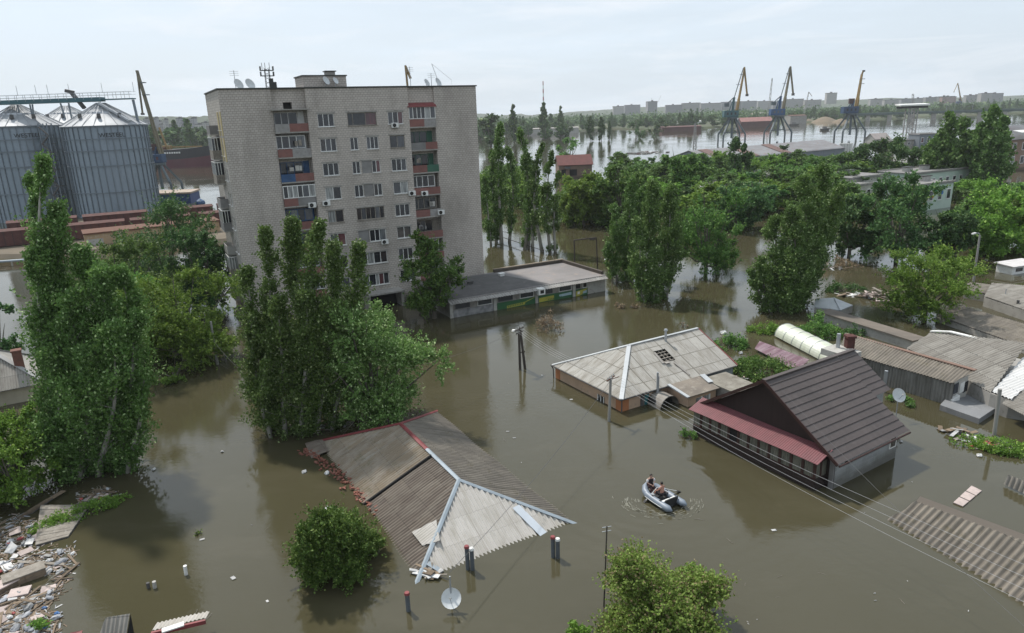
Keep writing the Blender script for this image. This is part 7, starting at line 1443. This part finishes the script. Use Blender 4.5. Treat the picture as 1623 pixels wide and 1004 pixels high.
# floating door, wreck heaps and other things at right
t = flat_thing('floating_door', 'pale panelled door floating in open water at right', 'door', [P(1511, 797, .06), P(1526, 803, .06), P(1557, 777, .06), P(1541, 769, .06)], .06, LK_, 3, GREYW, .06)
def heap(name, label, px, py, w3, d3, h3, n, mats, ang=0):
    t = thing(name, label, 'debris', P(px, py), ang)
    for k in range(n):
        x, y = g.normal(0, w3 / 3), g.normal(0, d3 / 3); z = max(.04, h3 * math.exp(-(x / w3 * 2) ** 2 - (y / d3 * 2) ** 2) * g.uniform(.2, 1)); a = g.uniform(0, 6.28)
        MB().obox((x, y, z), V(math.cos(a), math.sin(a), g.uniform(-.3, .3)) * g.uniform(.25, .9), V(-math.sin(a), math.cos(a), 0) * g.uniform(.04, .2), V(0, 0, .02)).build('plank', mats[k % len(mats)], t)
heap('wreck_heap', 'heap of pinkish-grey planks left of the round bushy tree', 1386, 472, 4.5, 2.5, 1.1, 40, [LK_, LW_, GREYW, LK_]); heap('wreck_heap', 'scattered boards by the small dark bush in midstream', 1352, 468, 4, 1.6, .3, 18, [LK_, WHITE, LW_]); heap('wreck_heap', 'broken fence boards at the left end of the green debris strip', 1512, 686, 1.4, 1.0, .6, 14, [LW_, LB_, LW_]); heap('wreck_heap', 'rubbish below the green creeping plants at the right edge', 1560, 706, 2.4, .9, .25, 26, [LB_, LW_, GREYW, LR_], rad(-30)); heap('wreck_heap', 'white and grey rubbish beside the peach house gable', 1162, 602, 1.6, 1.0, .3, 18, [LB_, GREYW, LK_]); heap('wreck_heap', 'tangle of branches and scraps at the foot of the poplar', 500, 680, 3.0, 1.0, .5, 34, [GREYW, LW_, BARK, LB_]); heap('wreck_heap', 'white scraps under the round trees in the flooded street', 1320, 425, 4, 2, .3, 14, [WHITE, LB_, LW_]); heap('wreck_heap', 'shredded twigs and plaster at the tip of the drowned roof', 680, 910, .8, .5, .25, 14, [LB_, GREYW, LW_])
RUB = mk('brick_rubble', (.20, .075, .05), (.14, .055, .04), 3, .9, vary=.3, c3=(.34, .22, .18)); b = MB(); L0 = P(494, 714); L1 = P(600, 815)
for k in range(220):
    f = g.uniform(0, 1) ** 1.4; p = L0 + (L1 - L0) * f + V(g.normal(.05, .22) - .5 * (1 - f) ** 4, g.normal(0, .22), 0); p[2] = g.uniform(.0, .16) ; a = g.uniform(0, 6.28); b.obox(p, V(math.cos(a), math.sin(a), g.uniform(-.4, .4)) * g.uniform(.05, .13), V(-math.sin(a), math.cos(a), 0) * g.uniform(.04, .07), V(0, 0, g.uniform(.02, .05)))
tag(b.build('brick_rubble', RUB), 'broken red bricks along the left eave of the drowned roof', 'rubble', None, 'stuff')
for px, py, s_, lab in ((482, 748, .8, 'white bag afloat left of the brick rubble'), (518, 750, .8, 'pale bag on the rubble by the drowned roof'), (520, 809, 1.3, 'white bag caught on the juniper bush'), (1146, 528, 1.6, 'white bundle at the left end of the bushes behind the peach house'), (1160, 545, 1.1, 'white sack between the two bushes behind the peach house'), (1174, 560, 1.0, 'white sack at the edge of the green bush mass'), (1172, 540, .9, 'small white sack behind the peach house gable'), (1552, 722, .8, 'pale sack floating below the green debris strip'), (1428, 700, .5, 'small pale scrap floating by the right wall of the brown house'), (352, 716, .5, 'tiny white float in the open water left of the poplar'), (244, 744, .6, 'tiny white and orange float right of the left poplar'), (440, 677, .6, 'white bag at the foot of the poplar, left one'), (482, 684, .7, 'white bag at the foot of the poplar, right one'), (1480, 506, .9, 'white foam piece between the round bushy tree and the low sheds'), (790, 391, 1.4, 'pale bag by the tube fence under the poplars'), (960, 412, 1.2, 'pale scraps in the water right of the pipe gate'), (1270, 420, 1.3, 'white bag beside the leaning poplar'), (985, 640, .4, 'white scrap floating near the concrete pole'), (1440, 540, 1.2, 'greenish bag at the end of the long low wall')): drop(bag, P(px, py, .05), random.uniform(0, 6.28), s_, lab, 'bags afloat in open water')
for k in range(46):
    px, py = random.choice([(random.uniform(1090, 1240), random.uniform(800, 990)), (random.uniform(720, 940), random.uniform(560, 780)), (random.uniform(260, 470), random.uniform(700, 980)), (random.uniform(1240, 1600), random.uniform(740, 990))]); drop(random.choice([bot, board, stick, bot]), P(px, py, .01), random.uniform(0, 6.28), random.uniform(.22, .5), 'tiny pale scrap afloat in open water', 'scraps afloat in open water')
# white caravan at the right edge
b0 = P(1604, 436); t = thing('caravan', 'white flat-topped caravan half sunk at the right edge', 'caravan', b0, rad(20)); MB().box(0, 5.2, 0, 2.4, -1, 1.1).build('body', WHITE, t, bevel=.15); MB().box(.6, 2.0, -.03, -.003, .35, .85).build('window', GLASS, t); MB().slab([(-.3, -.3, 1.2), (5.4, -.3, 1.2), (5.4, 2.6, 1.35), (-.3, 2.6, 1.35)], .095).build('roof', mk('caravan_roof', (.58, .56, .55), (.48, .46, .45), 1, .7), t)
b0 = P(1245, 248); 
# --- summer haze over the whole place
hz = MB().box(-4600, 4100, -400, 4500, -8, 115); ho = hz.build('haze', [])
m = bpy.data.materials.new('haze'); m.use_nodes = True; tt = m.node_tree; tt.nodes.clear(); ou = tt.nodes.new('ShaderNodeOutputMaterial'); pv = tt.nodes.new('ShaderNodeVolumePrincipled'); pv.inputs['Color'].default_value = (.93, .97, 1, 1); pv.inputs['Density'].default_value = .00011; pv.inputs['Anisotropy'].default_value = .2; tt.links.new(pv.outputs[0], ou.inputs['Volume']); ho.data.materials.append(m)
tag(ho, 'thin bluish summer haze over the river and town', 'haze', None, 'stuff')
